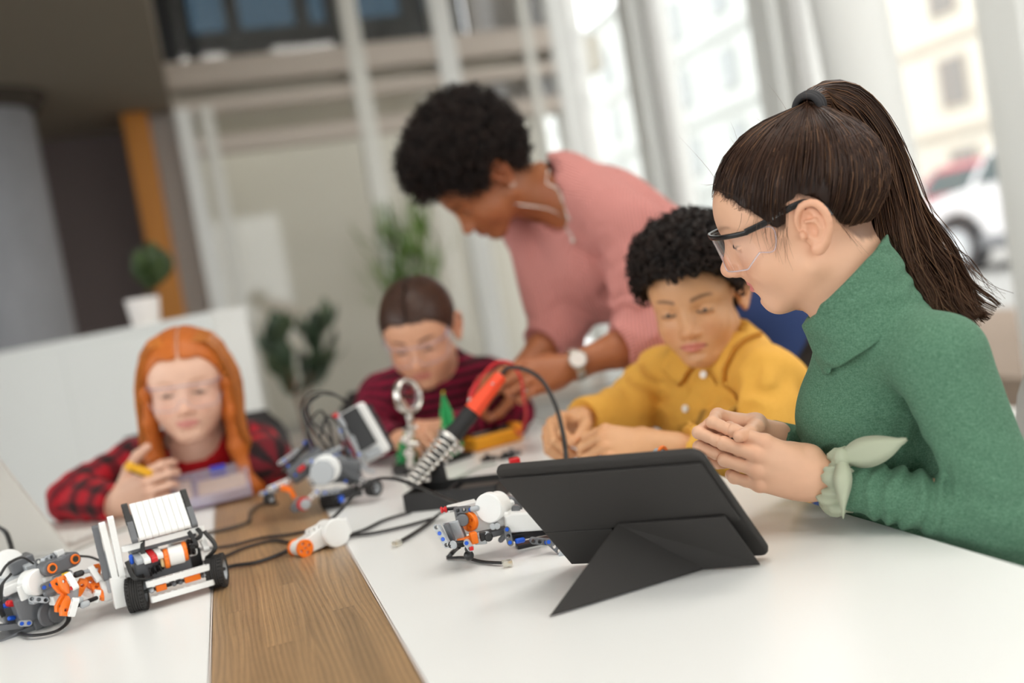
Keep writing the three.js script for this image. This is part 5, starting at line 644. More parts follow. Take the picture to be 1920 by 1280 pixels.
{
  const o = maroonO, red = rgb(142, 16, 56), blk = rgb(26, 8, 16), v = V();
  clothMesh(maroon, o, { name: 'sweater', cell: 0.0055, grow: 0.012, sleeve: 0.011, cuffAt: 0.94, cuffR: 0.031, bottom: 0.5, mat: new THREE.MeshPhysicalMaterial({ vertexColors: true, roughness: 0.95, sheen: 0.2, sheenColor: rgb(190, 60, 90), sheenRoughness: 0.6 }),
    color: (x, y, z) => { const q = along(o, v.set(x, y, z)), s = q.id === 'to' ? y : q.s, k = sstep(-0.25, 0.25, Math.sin((s + 0.003 * noise(x * 60, y * 60, z * 60)) * 2 * PI / 0.022)); return mix(red, blk, k * (q.id === 'to' ? 0.9 : 0.75)); },
    extra: [(F) => F.cap(A(o.j.neck), V(0, -0.1, -0.035).applyMatrix4(o.head), 0.056, 0.054, 0.012)], cuts: [(F) => { const t = V(0, -0.1, -0.035).applyMatrix4(o.head), d = t.clone().sub(A(o.j.neck)).normalize(); F.ell(t.clone().addScaledVector(d, 0.035), [0.15, 0.15, 0.03], 0.003, true, new THREE.Quaternion().setFromUnitVectors(V(0, 0, 1), d)); }], folds: wrinkles(o, 0.005, [[[0.55, 0.79, -2.06], [0, 0.7, 0.7], 0.005, 120, 0.08], [[0.26, 0.79, -2.12], [0, 0.7, 0.7], 0.005, 120, 0.08]]) });
  legsMesh(maroon, o, darkTrousers, shoeMat);
  const hair = new THREE.Group(); hair.name = 'hair'; maroon.add(hair); const m = o.head, dk = rgb(62, 42, 34), md = rgb(98, 70, 56), edge = o.faceColor.edge; hairCap(hair, m, edge, 0.003, dk, { part: { w: 0.0016 } });
  const F0 = skullField(0.001), list = [], tieD = V(0, -0.1, -1).normalize();
  for (let i = 0; i < 9000 && list.length < 2600; i++) {
    const d = V(rr(-1, 1), rr(-0.6, 1), rr(-1, 1)).normalize(), p0 = shellPoint(F0, SC, d); if (edge(p0.x, p0.y, p0.z) < rr(-0.003, 0.002) || (Math.abs(p0.x) > 0.066 && p0.z < 0.012 && p0.z > -0.036 && p0.y < 0.022) || (Math.abs(p0.x) < 0.0025 && p0.y > 0.05 && p0.z > -0.05)) continue;
    const pts = [], side = V(Math.sign(d.x || 1), 0.1, -0.25).normalize(), ang = d.angleTo(tieD); if (ang < 0.15) continue; const q = V();
    for (let k = 0; k < 8; k++) { const t = k / 7; q.copy(d).multiplyScalar(Math.sin((1 - t) * ang)).addScaledVector(tieD, Math.sin(t * ang)).addScaledVector(side, 0.55 * Math.sin(t * PI) * (1 - Math.abs(d.x))).normalize(); pts.push(shellPoint(F0, SC, q, Math.min(0.0055, 0.002 + t * 0.015)).applyMatrix4(m)); }
    list.push({ p: pts, r: rr(0.0006, 0.0011), c: mix(dk, md, rnd()), prof: () => 1 });
  }
  stuff(part('swept_strands', strandsGeo(list), hairMat(), hair));
  const bun = new Field(); bun.ell([0, 0.01, -0.12], [0.035, 0.04, 0.03], 0.01); const bg = meshField((x, y, z) => bun.at(x, y, z) + 0.003 * Math.sin(Math.atan2(y - 0.01, x) * 5 + z * 160), [-0.06, -0.05, -0.17], [0.06, 0.07, -0.07], 0.004, { color: () => dk }); bg.applyMatrix4(m); part('bun', bg, hairMat(), hair);
}
const lilacClear = mat(rgb(232, 226, 240), 0.08, { transmission: 0.55, thickness: 0, ior: 1.5 });
glasses('clear safety glasses worn with maroon striped sweater', maroonO.head, lilacClear, { browBar: false });
// ---------------------------------------------------------------- red-haired girl in the plaid shirt
const ginger = thing('person', 'child with long straight ginger hair in red plaid shirt over red top', 'person');
const gingerO = {
  skin: rgb(228, 184, 160), cell: 0.003, bodyCell: 0.009, neck: 0.043, head: headFrame([-0.083, 0.972, -2.063], [-0.082, 0.997], 5, -2.3, 1.0), iris: rgb(84, 72, 66),
  face: { jaw: 1.02 }, faceColor: { brow: rgb(170, 112, 76), browK: 0.5, lip: rgb(214, 140, 130), lash: rgb(84, 58, 50), edge: hairEdge([[0.09, 0.062], [0.07, 0.06], [0.055, 0.035], [0.03, 0.0], [0.01, -0.02], [-0.11, -0.06]]), scalp: rgb(176, 104, 50), part: true },
  j: { neck: [-0.094, 0.838, -2.128], chest: [-0.1, 0.75, -2.19], pelvis: [-0.1, 0.52, -2.42], shL: [0.015, 0.808, -2.16], shR: [-0.215, 0.82, -2.19], elL: [0.045, 0.79, -2.05], elR: [-0.33, 0.792, -2.12], wrL: [0.0486, 0.7475, -2.0485], wrR: [-0.245, 0.778, -2.01], knL: [0.0, 0.5, -2.05], knR: [-0.18, 0.5, -2.05], anL: [0, 0.08, -2.0], anR: [-0.18, 0.08, -2.0], facing: [0, 0, 1] },
  torso: { depth: 0.085, wide: 0.8, waist: 0.08, hip: 0.09, sh: 0.042, nr: 0.04 }, arm: [0.042, 0.036, 0.03, 0.021],
};
gingerO.hands = [
  { side: 1, m: placeHand([0.0486, 0.7475, -2.0485], [-0.92, 0.05, 0.15], [0.1, 0.6, 0.75], 0.76), pose: [[40, 55, 30, 3], [45, 60, 30, 0], [48, 60, 30, -3], [50, 60, 30, -7]], thumb: [[0.35, 0.75, -0.6], [0, 0.9, -0.5], [-0.2, 0.9, -0.3]] },
  { side: -1, m: placeHand([-0.245, 0.778, -2.01], [0.75, 0.35, 0.5], [-0.1, 0.3, 0.95], 0.92), pose: [[35, 45, 25, 3], [45, 55, 30, 0], [50, 60, 30, -3], [52, 60, 30, -7]], thumb: [[0.7, 0.75, -0.1], [0.45, 0.9, -0.1], [0.2, 0.95, -0.2]] },
];
bodyMesh(ginger, gingerO);
{
  const o = gingerO, v = V(), F1 = new Field();
  const plaid = (x, y, z) => { const q = along(o, v.set(x, y, z)), s = q.id === 'to' ? y : q.s, U = V(0.3, 0.2, 0.9).cross(q.dir).normalize(), W2 = q.dir.clone().cross(U), a = Math.atan2(q.rad.dot(U), q.rad.dot(W2)) * (q.id === 'to' ? 0.12 : 0.045), A1 = Math.sin(s * 2 * PI / 0.05) > 0.1 ? 1 : 0, B1 = Math.sin(a * 2 * PI / 0.05) > 0.1 ? 1 : 0, k = A1 + B1; const c = k === 2 ? rgb(24, 12, 16) : k === 1 ? rgb(104, 14, 28) : rgb(178, 18, 36); if (Math.abs(Math.sin(s * PI / 0.05)) < 0.06) c.lerp(rgb(70, 70, 78), 0.4); return c; };
  clothMesh(ginger, o, { name: 'plaid_shirt', cell: 0.005, grow: 0.014, sleeve: 0.013, cuffAt: 0.9, cuffR: 0.036, bottom: 0.5, color: plaid, mat: new THREE.MeshPhysicalMaterial({ vertexColors: true, roughness: 0.92, sheen: 0.3, sheenColor: rgb(230, 120, 120) }), cuts: [(F) => { const nb = A(o.j.neck); F.cap(nb.clone().add(V(0, 0.08, 0.02)), nb, 0.06, 0.062, 0.01, true); F.cap(nb.clone().add(V(0.012, 0.01, 0.07)), nb.clone().add(V(0.012, -0.35, 0.06)), 0.06, 0.07, 0.01, true); }], folds: wrinkles(o, 0.006, [[[-0.31, 0.77, -2.12], [1, 0, 0], 0.006, 120, 0.09]]) });
  torsoOf(o)(F1, 0.007); F1.cap(A(o.j.neck), A(o.j.neck).add(V(0, 0.02, 0.01)), 0.058, 0.056, 0.01); F1.cap(A(o.j.neck).add(V(0, 0.09, 0.04)), A(o.j.neck).add(V(0, 0.02, 0.022)), 0.058, 0.054, 0.006, true); const [lo, hi] = boundsOf([A(o.j.pelvis), A(o.j.neck), A(o.j.shL), A(o.j.shR)], 0.13); part('red_top', meshField(F1, lo, hi, 0.006), mat(rgb(190, 12, 24), 0.9), ginger, 'plain red crew-neck top');
  legsMesh(ginger, o, jeansMat, shoeMat);
  // long hair: cap with a middle parting, two curtains over the shoulders
  const hair = new THREE.Group(); hair.name = 'hair'; ginger.add(hair); const m = o.head, c1 = rgb(190, 102, 40), c2 = rgb(226, 146, 68), dk = rgb(140, 70, 26), edge = o.faceColor.edge; hairCap(hair, m, edge, 0.004, c1, { part: { w: 0.0024 }, ear: false });
  { const H = new Field(), ch = (pts, rs) => { for (let i = 0; i < pts.length - 1; i++) H.cap(A(pts[i]), A(pts[i + 1]), rs[i], rs[i + 1], 0.012, false, V(0, 0, 1), 2.2); }; for (const s of [-1, 1]) { ch([[s * 0.066, 0.045, 0.01], [s * 0.076, 0.0, 0.012], [s * 0.076, -0.06, 0.016], [s * 0.08, -0.13, 0.012], [s * (s > 0 ? 0.1 : 0.084), -0.21, 0.014], [s * (s > 0 ? 0.11 : 0.08), -0.27, 0.02]], [0.011, 0.012, 0.0135, 0.018, s > 0 ? 0.026 : 0.019, 0.012]); } H.cap(A([-0.05, 0, -0.085]), A([-0.05, -0.2, -0.115]), 0.02, 0.02, 0.02).cap(A([0.05, 0, -0.085]), A([0.05, -0.2, -0.115]), 0.02, 0.02, 0.02).cap(A([0, 0, -0.09]), A([0, -0.2, -0.12]), 0.024, 0.022, 0.02); const q = meshField((x, y, z) => H.at(x, y, z) + 0.0015 * Math.sin(z * 420 + 5 * noise(x * 20, y * 6, z * 20)), [-0.15, -0.31, -0.17], [0.15, 0.1, 0.08], 0.004, { color: () => c1 }); q.applyMatrix4(m); part('hair_curtain', q, hairMat(rgb(250, 190, 120), 0.35), hair); }
  const F0 = skullField(0.002), list = [];
  for (let i = 0; i < 4600; i++) {
    const s = rnd() < 0.5 ? -1 : 1, back = rnd(), z0 = lerp(0.066, -0.085, back), root = shellPoint(F0, SC, V(s * rr(0.03, 0.2), 1, (z0 + 0.01) / 0.085 * 1.1).normalize()), pts = [], th = rr(0, 1);
    // falls over the side of the head, then straight down to the chest
    const zside = lerp(0.036, -0.07, back) + rr(-0.008, 0.008), outX = s * (0.079 + 0.014 * th + 0.006 * noise(back * 9, th * 5, s)), curve = [root, shellPoint(F0, SC, V(s * 0.62, 0.62, lerp(0.62, -0.75, back)).normalize(), 0.004 + th * 0.006), V(outX * (back < 0.18 ? 0.97 : 1), 0.02, zside), V(outX * 1.04, -0.05, zside - 0.004), V(outX * (back < 0.5 ? 1.08 : 0.95), -0.12, lerp(zside + 0.004, -0.07, back > 0.6 ? 1 : 0)), V(s * (back < 0.5 ? lerp(0.07, 0.13, th) : lerp(0.02, 0.1, th)), -0.2, back < 0.5 ? lerp(0.02, -0.03, th) : -0.13), V(s * (back < 0.5 ? lerp(0.068, 0.125, th) : lerp(0.02, 0.1, th)), -0.27 - rr(0, 0.03), back < 0.5 ? lerp(0.03, -0.01, th) : -0.14)];
    const cv = new THREE.CatmullRomCurve3(curve, false, 'centripetal'); for (let k = 0; k < 15; k++) { const t = k / 14, q = cv.getPoint(t); q.x += 0.002 * noise(t * 5, i * 0.7, 1); pts.push(q.applyMatrix4(m)); } const cc = mix(c1, c2, rnd()); if (rnd() < 0.2) cc.lerp(dk, 0.6); list.push({ p: pts, r: rr(0.0008, 0.0015), c: cc, prof: (t) => 1 - 0.5 * t * t });
  }
  stuff(part('long_strands', strandsGeo(list), hairMat(rgb(250, 190, 120), 0.35), hair));
}
glasses('clear safety glasses worn with ginger hair', gingerO.head, lilacClear, { browBar: false });
// ---------------------------------------------------------------- table
const TOP = 0.74;
{
  const t = thing('meeting_table', 'long white laminate table with a walnut strip down the middle', 'table'), white = mat(rgb(241, 241, 239), 0.32, { clearcoat: 0.15, clearcoatRoughness: 0.3 }), z0 = -0.3, z1 = -2.24, zc = (z0 + z1) / 2, l = z0 - z1;
  const stave = [0, 0.09, 0.2, 0.31, 0.45, 0.56, 0.72, 0.86, 1.01], tone = [0.97, 1.04, 0.93, 1.0, 0.96, 1.03, 0.98, 1.01];
  const wood = texture(512, 2048, (u, v, x, y) => {
    let k = 0; while (u > stave[k + 1]) k++; const L2 = v * 10.6, cut = ((v * 3.1 + k * 0.37) % 1), seg = Math.floor(v * 3.1 + k * 0.37), off = k * 13.7 + seg * 5.3;
    const wx = u * 7 + 1.1 * fbm(u * 2.2 + off * 0.3, L2 * 0.3, off * 0.3, 3), ring = 0.5 + 0.5 * Math.sin(wx * 26 + 4 * fbm(u * 2 + off, L2 * 0.22, 2, 2)), ring2 = (0.5 + 0.5 * Math.sin(wx * 63 + 9 * fbm(u * 5, L2 * 0.5, 3, 2))) * (0.6 + 1.2 * fbm(u * 6, L2 * 0.6, 11, 2)), fine = noise(u * 210, L2 * 3.0, off), pore = Math.max(0, noise(u * 330, L2 * 9, 4) - 0.3);
    let g = tone[(k + seg * 3) % 8] * (0.82 + 0.19 * Math.pow(ring, 0.7) * (0.75 + 0.8 * fbm(u * 5, L2 * 0.35, 21, 2)) + 0.09 * ring2 + 0.07 * fine) - pore * 0.3 + 0.07 * fbm(u * 4, L2 * 1.2, 7, 2); if (cut < 0.004) g *= 0.94; return [clamp(172 * g, 0, 255), clamp(138 * g, 0, 255), clamp(100 * g, 0, 255)];
  }, { srgb: true });
  const panel = (x0, x1) => part('top_panel', B(x1 - x0, 0.028, l, (x0 + x1) / 2, TOP - 0.014, zc, 0.0015), white, t); panel(-0.605, -0.0735); panel(0.1145, 0.645);
  const g = new THREE.BoxGeometry(0.181, 0.0276, l); { const p = g.attributes.position, uv = g.attributes.uv; for (let i = 0; i < p.count; i++) uv.setXY(i, p.getX(i) / 0.181 + 0.5, p.getZ(i) / l + 0.5); } X(g, 0.0205, TOP - 0.0141, zc); part('wood_strip', g, mat(0xffffff, 0.36, { map: wood, clearcoat: 0.2, clearcoatRoughness: 0.35 }), t, 'walnut laminate strip with straight grain');
  for (const x of [-0.0718, 0.1128]) part('edging', B(0.0016, 0.0272, l, x, TOP - 0.0143, zc), mat(rgb(226, 214, 206), 0.4), t);
  for (const x of [-0.5, 0.54]) for (const z of [-0.45, -2.1]) part('leg', B(0.06, 0.712, 0.06, x, 0.356, z, 0.004), W.white, t); part('apron', B(1.0, 0.05, 0.03, 0.02, 0.687, -2.1), W.white, t); part('apron', B(1.0, 0.05, 0.03, 0.02, 0.687, -0.45), W.white, t); part('apron', B(0.03, 0.05, 1.6, 0.54, 0.687, -1.27), W.white, t); part('apron', B(0.03, 0.05, 1.6, -0.5, 0.687, -1.27), W.white, t);
}
// ---------------------------------------------------------------- chairs
function chair(label, pos, turn, shellM) {
  const t = thing('shell_chair', label, 'chair', pos, turn), n = 18, prof = [[0.0, 0.45, 0.2], [0.0, 0.435, 0.12], [0, 0.43, 0], [0, 0.435, -0.12], [0, 0.46, -0.19], [0, 0.55, -0.225], [0, 0.68, -0.24], [0, 0.8, -0.255], [0, 0.845, -0.262]], cv = new THREE.CatmullRomCurve3(prof.map(A)), pos2 = [], idx = [], nu = 28;
  for (let s = 0; s < 2; s++) for (let i = 0; i <= nu; i++) for (let j = 0; j <= n; j++) { const u = i / nu, v = j / n * 2 - 1, p = cv.getPoint(u), up = sstep(0.45, 0.7, u), hw = 0.22 - 0.045 * sstep(0.75, 1, u) ** 2 - 0.02 * (1 - sstep(0, 0.15, u)), bend = v * v * 0.045; pos2.push(v * hw, p.y + bend * (1 - up) * 0.7 + s * -0.006 * (1 - up), p.z + bend * up + s * -0.006 * up); }
  const m = (nu + 1) * (n + 1); for (let s = 0; s < 2; s++) for (let i = 0; i < nu; i++) for (let j = 0; j < n; j++) { const a = s * m + i * (n + 1) + j; if (s) idx.push(a, a + 1, a + n + 1, a + 1, a + n + 2, a + n + 1); else idx.push(a, a + n + 1, a + 1, a + 1, a + n + 1, a + n + 2); }
  const rim = []; for (let i = 0; i <= nu; i++) rim.push(i * (n + 1)); for (let j = 1; j <= n; j++) rim.push(nu * (n + 1) + j); for (let i = nu - 1; i >= 0; i--) rim.push(i * (n + 1) + n); for (let j = n - 1; j >= 0; j--) rim.push(j); for (let k = 0; k < rim.length - 1; k++) { const a = rim[k], b = rim[k + 1]; idx.push(a, b, a + m, b, b + m, a + m); }
  const g = new THREE.BufferGeometry(); g.setAttribute('position', new THREE.Float32BufferAttribute(pos2, 3)); g.setIndex(idx); g.computeVertexNormals(); part('seat_shell', G([g]), shellM, t);
  for (const [x, z] of [[0.15, 0.14], [-0.15, 0.14], [0.15, -0.14], [-0.15, -0.14]]) part('leg', tube([[x * 0.7, 0.425, z * 0.7], [x, 0.3, z], [x * 1.25, 0.004, z * 1.35]], 0.011, 20, 8), W.steel, t); return t;
}
const greyShell = mat(rgb(206, 202, 198), 0.5), darkShell = mat(rgb(58, 54, 52), 0.55);
chair('light grey moulded shell chair behind green turtleneck', [0.83, 0, -0.97], -PI / 2 - 0.1, greyShell);
chair('dark moulded shell chair under mustard shirt', [0.95, 0, -1.62], -PI / 2 + 0.1, darkShell);
chair('dark moulded shell chair under maroon striped sweater', [0.46, 0, -2.42], 0, darkShell);
chair('dark moulded shell chair under red plaid shirt', [-0.1, 0, -2.42], 0, darkShell);
// ---------------------------------------------------------------- tablet in an origami case
{
  const t = thing('tablet', 'tablet standing in a folded black origami cover', 'tablet'), cover = mat(rgb(42, 39, 37), 0.7), tl = A([0.2402, 0.877, -1.0056]), tr = A([0.41, 0.877, -0.8597]), br = A([0.4963, 0.742, -0.9109]), bl = br.clone().sub(tr).add(tl), nrm = tr.clone().sub(tl).cross(bl.clone().sub(tl)).normalize(); if (nrm.z < 0) nrm.negate();
  const plate = (pts, th, n0) => { const o = pts[0], x = pts[1].clone().sub(o).normalize(), z = (n0 ?? pts[1].clone().sub(o).cross(pts[2].clone().sub(o))).clone().normalize(), y = z.clone().cross(x); const g = extrude(pts.map((p) => [p.clone().sub(o).dot(x), p.clone().sub(o).dot(y)]), th, th * 0.28); g.applyMatrix4(new THREE.Matrix4().makeBasis(x, y, z).setPosition(o)); return g; };
  const sh = new THREE.Shape(), w = tr.distanceTo(tl), h = tl.distanceTo(bl), r = 0.012; sh.moveTo(r, 0); sh.lineTo(w - r, 0); sh.absarc(w - r, r, r, -PI / 2, 0); sh.lineTo(w, h - r); sh.absarc(w - r, h - r, r, 0, PI / 2); sh.lineTo(r, h); sh.absarc(r, h - r, r, PI / 2, PI); sh.lineTo(0, r); sh.absarc(r, r, r, PI, 1.5 * PI);
  const ex = tr.clone().sub(tl).normalize(), ey = tl.clone().sub(bl).normalize(), ez = ex.clone().cross(ey), put = (g, off) => { g.applyMatrix4(new THREE.Matrix4().makeBasis(ex, ey, ez).setPosition(bl.clone().addScaledVector(ez, off))); return g; };
  part('case_tray', put(extrude(sh.clone(), 0.009, 0.0025), -0.0075), cover, t); const sc = new THREE.PlaneGeometry(w - 0.03, h - 0.024); sc.rotateY(PI); sc.translate(w / 2, h / 2, 0); part('screen', put(sc, -0.0122), mat(rgb(28, 30, 34), 0.08), t);
  part('back_cover', put(extrude([[0.002, h * 0.38], [w - 0.004, h * 0.4], [w - 0.004, h - 0.012], [0.002, h - 0.012]], 0.003, 0.001), -0.0005), cover, t);
  part('back_cover', put(extrude([[0.002, 0.004], [w * 0.36, 0.004], [w * 0.36, h * 0.375], [0.002, h * 0.375]], 0.003, 0.001), -0.0005), cover, t);
  const ap = tl.clone().lerp(tr, 0.42).lerp(bl.clone().lerp(br, 0.42), 0.55), cr = tr.clone().lerp(br, 0.53).addScaledVector(ex, -0.014); for (const p of [ap, cr]) p.addScaledVector(ez, 0.004);
  const f1 = A([0.2529, 0.742, -0.9203]), k1 = A([0.4301, 0.742, -0.9348]), r1 = A([0.4781, 0.742, -0.9036]);
  part('fold_flap', plate([ap, f1, k1], 0.0032), cover, t); part('fold_flap', plate([ap, k1, r1], 0.0032), cover, t); part('fold_flap', plate([ap, r1, cr], 0.0032), cover, t);
}
// ---------------------------------------------------------------- laptop at the far left
{
  const t = thing('laptop', 'open silver laptop with its lid back towards the walnut strip', 'laptop', [0, 0, 0], 0), al = mat(rgb(206, 202, 196), 0.35, { metalness: 0.35 }); const hx = [-0.3076, 0.748, -1.8167];
  const hr = A(hx), w = 0.32, nrm = V(-0.57, 0, 0.82).normalize(), dirL = V(-0.82, 0, -0.57).normalize(), up = nrm.clone().multiplyScalar(0.5).add(V(0, 0.866, 0)), h = 0.215;
  const ez = dirL.clone().cross(up).normalize(), put = (g, o) => { g.applyMatrix4(new THREE.Matrix4().makeBasis(dirL, up, ez).setPosition(o)); return g; };
  part('lid', put(B(w, h, 0.006, w / 2, h / 2, 0, 0.0028), hr), al, t, 'plain silver lid back'); const back = nrm.clone().negate(), base = B(w, 0.012, 0.22, w / 2, 0, 0.11, 0.004); const by = V(0, 1, 0), bz = dirL.clone().cross(by); if (bz.dot(back) < 0) bz.negate(); const M4 = new THREE.Matrix4().makeBasis(dirL, by, bz).setPosition(hr.clone().add(V(0, -0.0015, 0))); base.applyMatrix4(M4); part('base', base, al, t);
  const key = B(0.0145, 0.0022, 0.0135, 0, 0, 0, 0.0008), km = mat(rgb(236, 234, 230), 0.5); for (let r = 0; r < 5; r++) for (let k = 0; k < 15; k++) { const g = key.clone(); g.translate(0.03 + k * 0.0186, 0.0068, 0.04 + r * 0.0185); g.applyMatrix4(M4); part('key', g, km, t); }
}
// ---------------------------------------------------------------- construction-set pieces
const K = { white: mat(rgb(240, 240, 238), 0.28), lgrey: mat(rgb(176, 180, 184), 0.3), dgrey: mat(rgb(104, 106, 110), 0.32), black: mat(rgb(30, 29, 30), 0.32), orange: mat(rgb(248, 122, 22), 0.3), red: mat(rgb(206, 24, 32), 0.3), blue: mat(rgb(24, 88, 206), 0.28), yellow: mat(rgb(246, 204, 36), 0.35), rubber: mat(rgb(44, 42, 41), 0.75), cable: mat(rgb(34, 33, 33), 0.45), clear: mat(rgb(236, 234, 226), 0.08, { transmission: 0.7, thickness: 0, ior: 1.5 }), tan: mat(rgb(214, 190, 140), 0.4), gold: mat(rgb(214, 170, 70), 0.25, { metalness: 1 }) };
const U8 = 0.008;
// lift arm along x, n holes, hole axis z
function beamGeo(n, holes = true, th = 0.0074) { const s = new THREE.Shape(), r = 0.0038, l = (n - 1) * U8; s.absarc(l, 0, r, -PI / 2, PI / 2); s.absarc(0, 0, r, PI / 2, 1.5 * PI); return extrude(s, th, 0.0004, holes ? Array.from({ length: n }, (_, i) => [i * U8, 0, 0.0025]) : [], 6); }
const frameOf = (x, up) => { const X1 = A(x).normalize(), Z1 = X1.clone().cross(A(up)).normalize(), Y1 = Z1.clone().cross(X1); return [X1, Y1, Z1]; };
const setM = (g, o, [x, y, z]) => { g.applyMatrix4(new THREE.Matrix4().makeBasis(x, y, z).setPosition(A(o))); return g; };
// beam from a to b (world), hole axis across 'face'
function beam(t, a, b, m, face = [0, 0, 1], pins = [], name = 'beam', holes = true) { const P = A(a), Q = A(b), d = Q.clone().sub(P), n = Math.max(2, Math.round(d.length() / U8) + 1), z = A(face).addScaledVector(d.clone().normalize(), -A(face).dot(d.clone().normalize())).normalize(), x = d.normalize(), y = z.clone().cross(x), o = part(name, setM(beamGeo(n, holes, holes ? 0.0074 : 0.0077), a, [x, y, z]), m, t); for (const k of pins) { const g = C(0.00238, 0.00238, 0.0078, 0, 0, 0, PI / 2, 0, 0, 12); g.translate(k * U8, 0, 0); setM(g, a, [x, y, z]); part('pin', g, K.blue, o); } return o; }
function axle(t, a, b, m = K.black, r = 0.0024, name = 'axle') { return part(name, capped([a, b], r, 4, 10), m, t); }
function disc(t, c, n, r, th, m, name = 'disc', bev = 0.0012, seg = 32) { const g = new THREE.LatheGeometry([[0, -th / 2], [r - bev, -th / 2], [r, -th / 2 + bev], [r, th / 2 - bev], [r - bev, th / 2], [0, th / 2]].map((p) => new THREE.Vector2(...p)), seg); const q = G([toFlat(g)]); q.applyQuaternion(new THREE.Quaternion().setFromUnitVectors(V(0, 1, 0), A(n).normalize())); q.translate(...c); return part(name, q, m, t); }
function toFlat(g) { const q = g.toNonIndexed(); q.computeVertexNormals(); return q; }
function block(t, c, size, x, up, m, r = 0.001, name = 'block') { return part(name, setM(B(...size, 0, 0, 0, r), c, frameOf(x, up)), m, t); }
// hub of a motor: orange disc with a cross of five holes
function hub(t, c, n, r, th, m = K.orange) { const s = new THREE.Shape(); s.absarc(0, 0, r, 0, 2 * PI); const g = extrude(s, th, 0.0008, [[0, 0, r * 0.13], [r * 0.55, 0, r * 0.16], [-r * 0.55, 0, r * 0.16], [0, r * 0.55, r * 0.16], [0, -r * 0.55, r * 0.16]], 24); g.rotateZ(0.35); g.applyQuaternion(new THREE.Quaternion().setFromUnitVectors(V(0, 0, 1), A(n).normalize())); g.translate(...c); return part('hub', g, m, t); }
function tyre(t, c, ax, r, w) { const pr = [[r * 0.6, -w / 2], [r * 0.9, -w / 2], [r * 0.985, -w * 0.42]]; for (let i = 0; i < 7; i++) { const y = -w * 0.38 + w * 0.76 * i / 6; pr.push([r, y - w * 0.045], [r, y + w * 0.02], [r * 0.955, y + w * 0.03], [r * 0.955, y + w * 0.055]); } pr.push([r * 0.985, w * 0.42], [r * 0.9, w / 2], [r * 0.6, w / 2]); const g = G([toFlat(new THREE.LatheGeometry(pr.map((p) => new THREE.Vector2(...p)), 48))]), q = new THREE.Quaternion().setFromUnitVectors(V(0, 1, 0), A(ax).normalize()), lugs = []; for (let i = 0; i < 30; i++) for (const s of [-1, 1]) { const b = B(0.0022, w * 0.2, 0.0016, 0, 0, 0); b.translate(0, s * w * 0.38, r * 0.995); b.rotateY(i / 30 * 2 * PI + (s > 0 ? 0.1 : 0)); lugs.push(b); } const G2 = G([g, ...lugs]); G2.applyQuaternion(q); G2.translate(...c); const o = part('tyre', G2, K.rubber, t, 'black rubber tyre with ribbed tread'); const rim = G([L([[r * 0.63, -w * 0.46], [r * 0.56, -w * 0.42], [r * 0.5, -w * 0.1], [r * 0.14, -w * 0.08], [r * 0.14, w * 0.08], [r * 0.5, w * 0.1], [r * 0.56, w * 0.42], [r * 0.63, w * 0.46]], 32)]); rim.applyQuaternion(q); rim.translate(...c); part('rim', rim, K.lgrey, o, 'light grey wheel rim'); return o; }
// interactive servo motor from hub centre to drum centre, face = side that shows the discs
function servo(t, hubC, drumC, face, { hubR = 0.012, drumR = 0.0205, m = K.white, w = 0.024, tailOn = true } = {}) {
  const a = A(hubC), b = A(drumC), f = A(face), d = b.clone().sub(a), l = d.length(); d.normalize(); f.addScaledVector(d, -f.dot(d)).normalize(); const y = f.clone().cross(d), fr = [d, y, f];
  const arm = extrude([[0, -0.0105], [l * 0.8, -0.0125], [l, -0.013], [l, 0.013], [l * 0.65, 0.015], [l * 0.3, 0.0115], [0, 0.0105]], w, 0.0015); part('motor_arm', setM(arm, hubC, fr), m, t);
  const neck = C(0.0105, 0.0105, w * 0.98, 0, 0, 0, PI / 2, 0, 0, 28); part('motor_nose', setM(neck, hubC, fr), m, t);
  for (const s of [-1, 1]) hub(t, a.clone().addScaledVector(f, s * (w / 2 + 0.002)).toArray(), f.clone().multiplyScalar(s).toArray(), hubR, 0.005);
  disc(t, b.clone().addScaledVector(f, 0.002).toArray(), f.toArray(), drumR * 0.9, w * 1.35, m, 'motor_drum', 0.002, 36); disc(t, b.clone().addScaledVector(f, w * 0.72 + 0.003).toArray(), f.toArray(), drumR, 0.011, m, 'drum_cap', 0.0015, 40);
  if (!tailOn) return; const tail = B(0.03, 0.026, w, l + 0.014, -0.002, 0, 0.003); part('motor_tail', setM(tail, hubC, fr), m, t); for (const s of [-1, 1]) { const fin = beamGeo(3, true, 0.005); fin.translate(l * 0.35, 0.0165 * s, s * w * 0.25); part('mount', setM(fin, hubC, fr), m, t); }
  return { d, y, f };
}
function plug(t, c, x, up) { const o = block(t, c, [0.012, 0.0065, 0.0095], x, up, K.clear, 0.0008, 'plug'); const [X1, Y1, Z1] = frameOf(x, up); for (let i = -2; i <= 2; i++) { const p = A(c).addScaledVector(X1, 0.003).addScaledVector(Z1, i * 0.0015).addScaledVector(Y1, 0.001); part('contact', setM(B(0.004, 0.003, 0.0006), p.toArray(), [X1, Y1, Z1]), K.gold, o); } return o; }
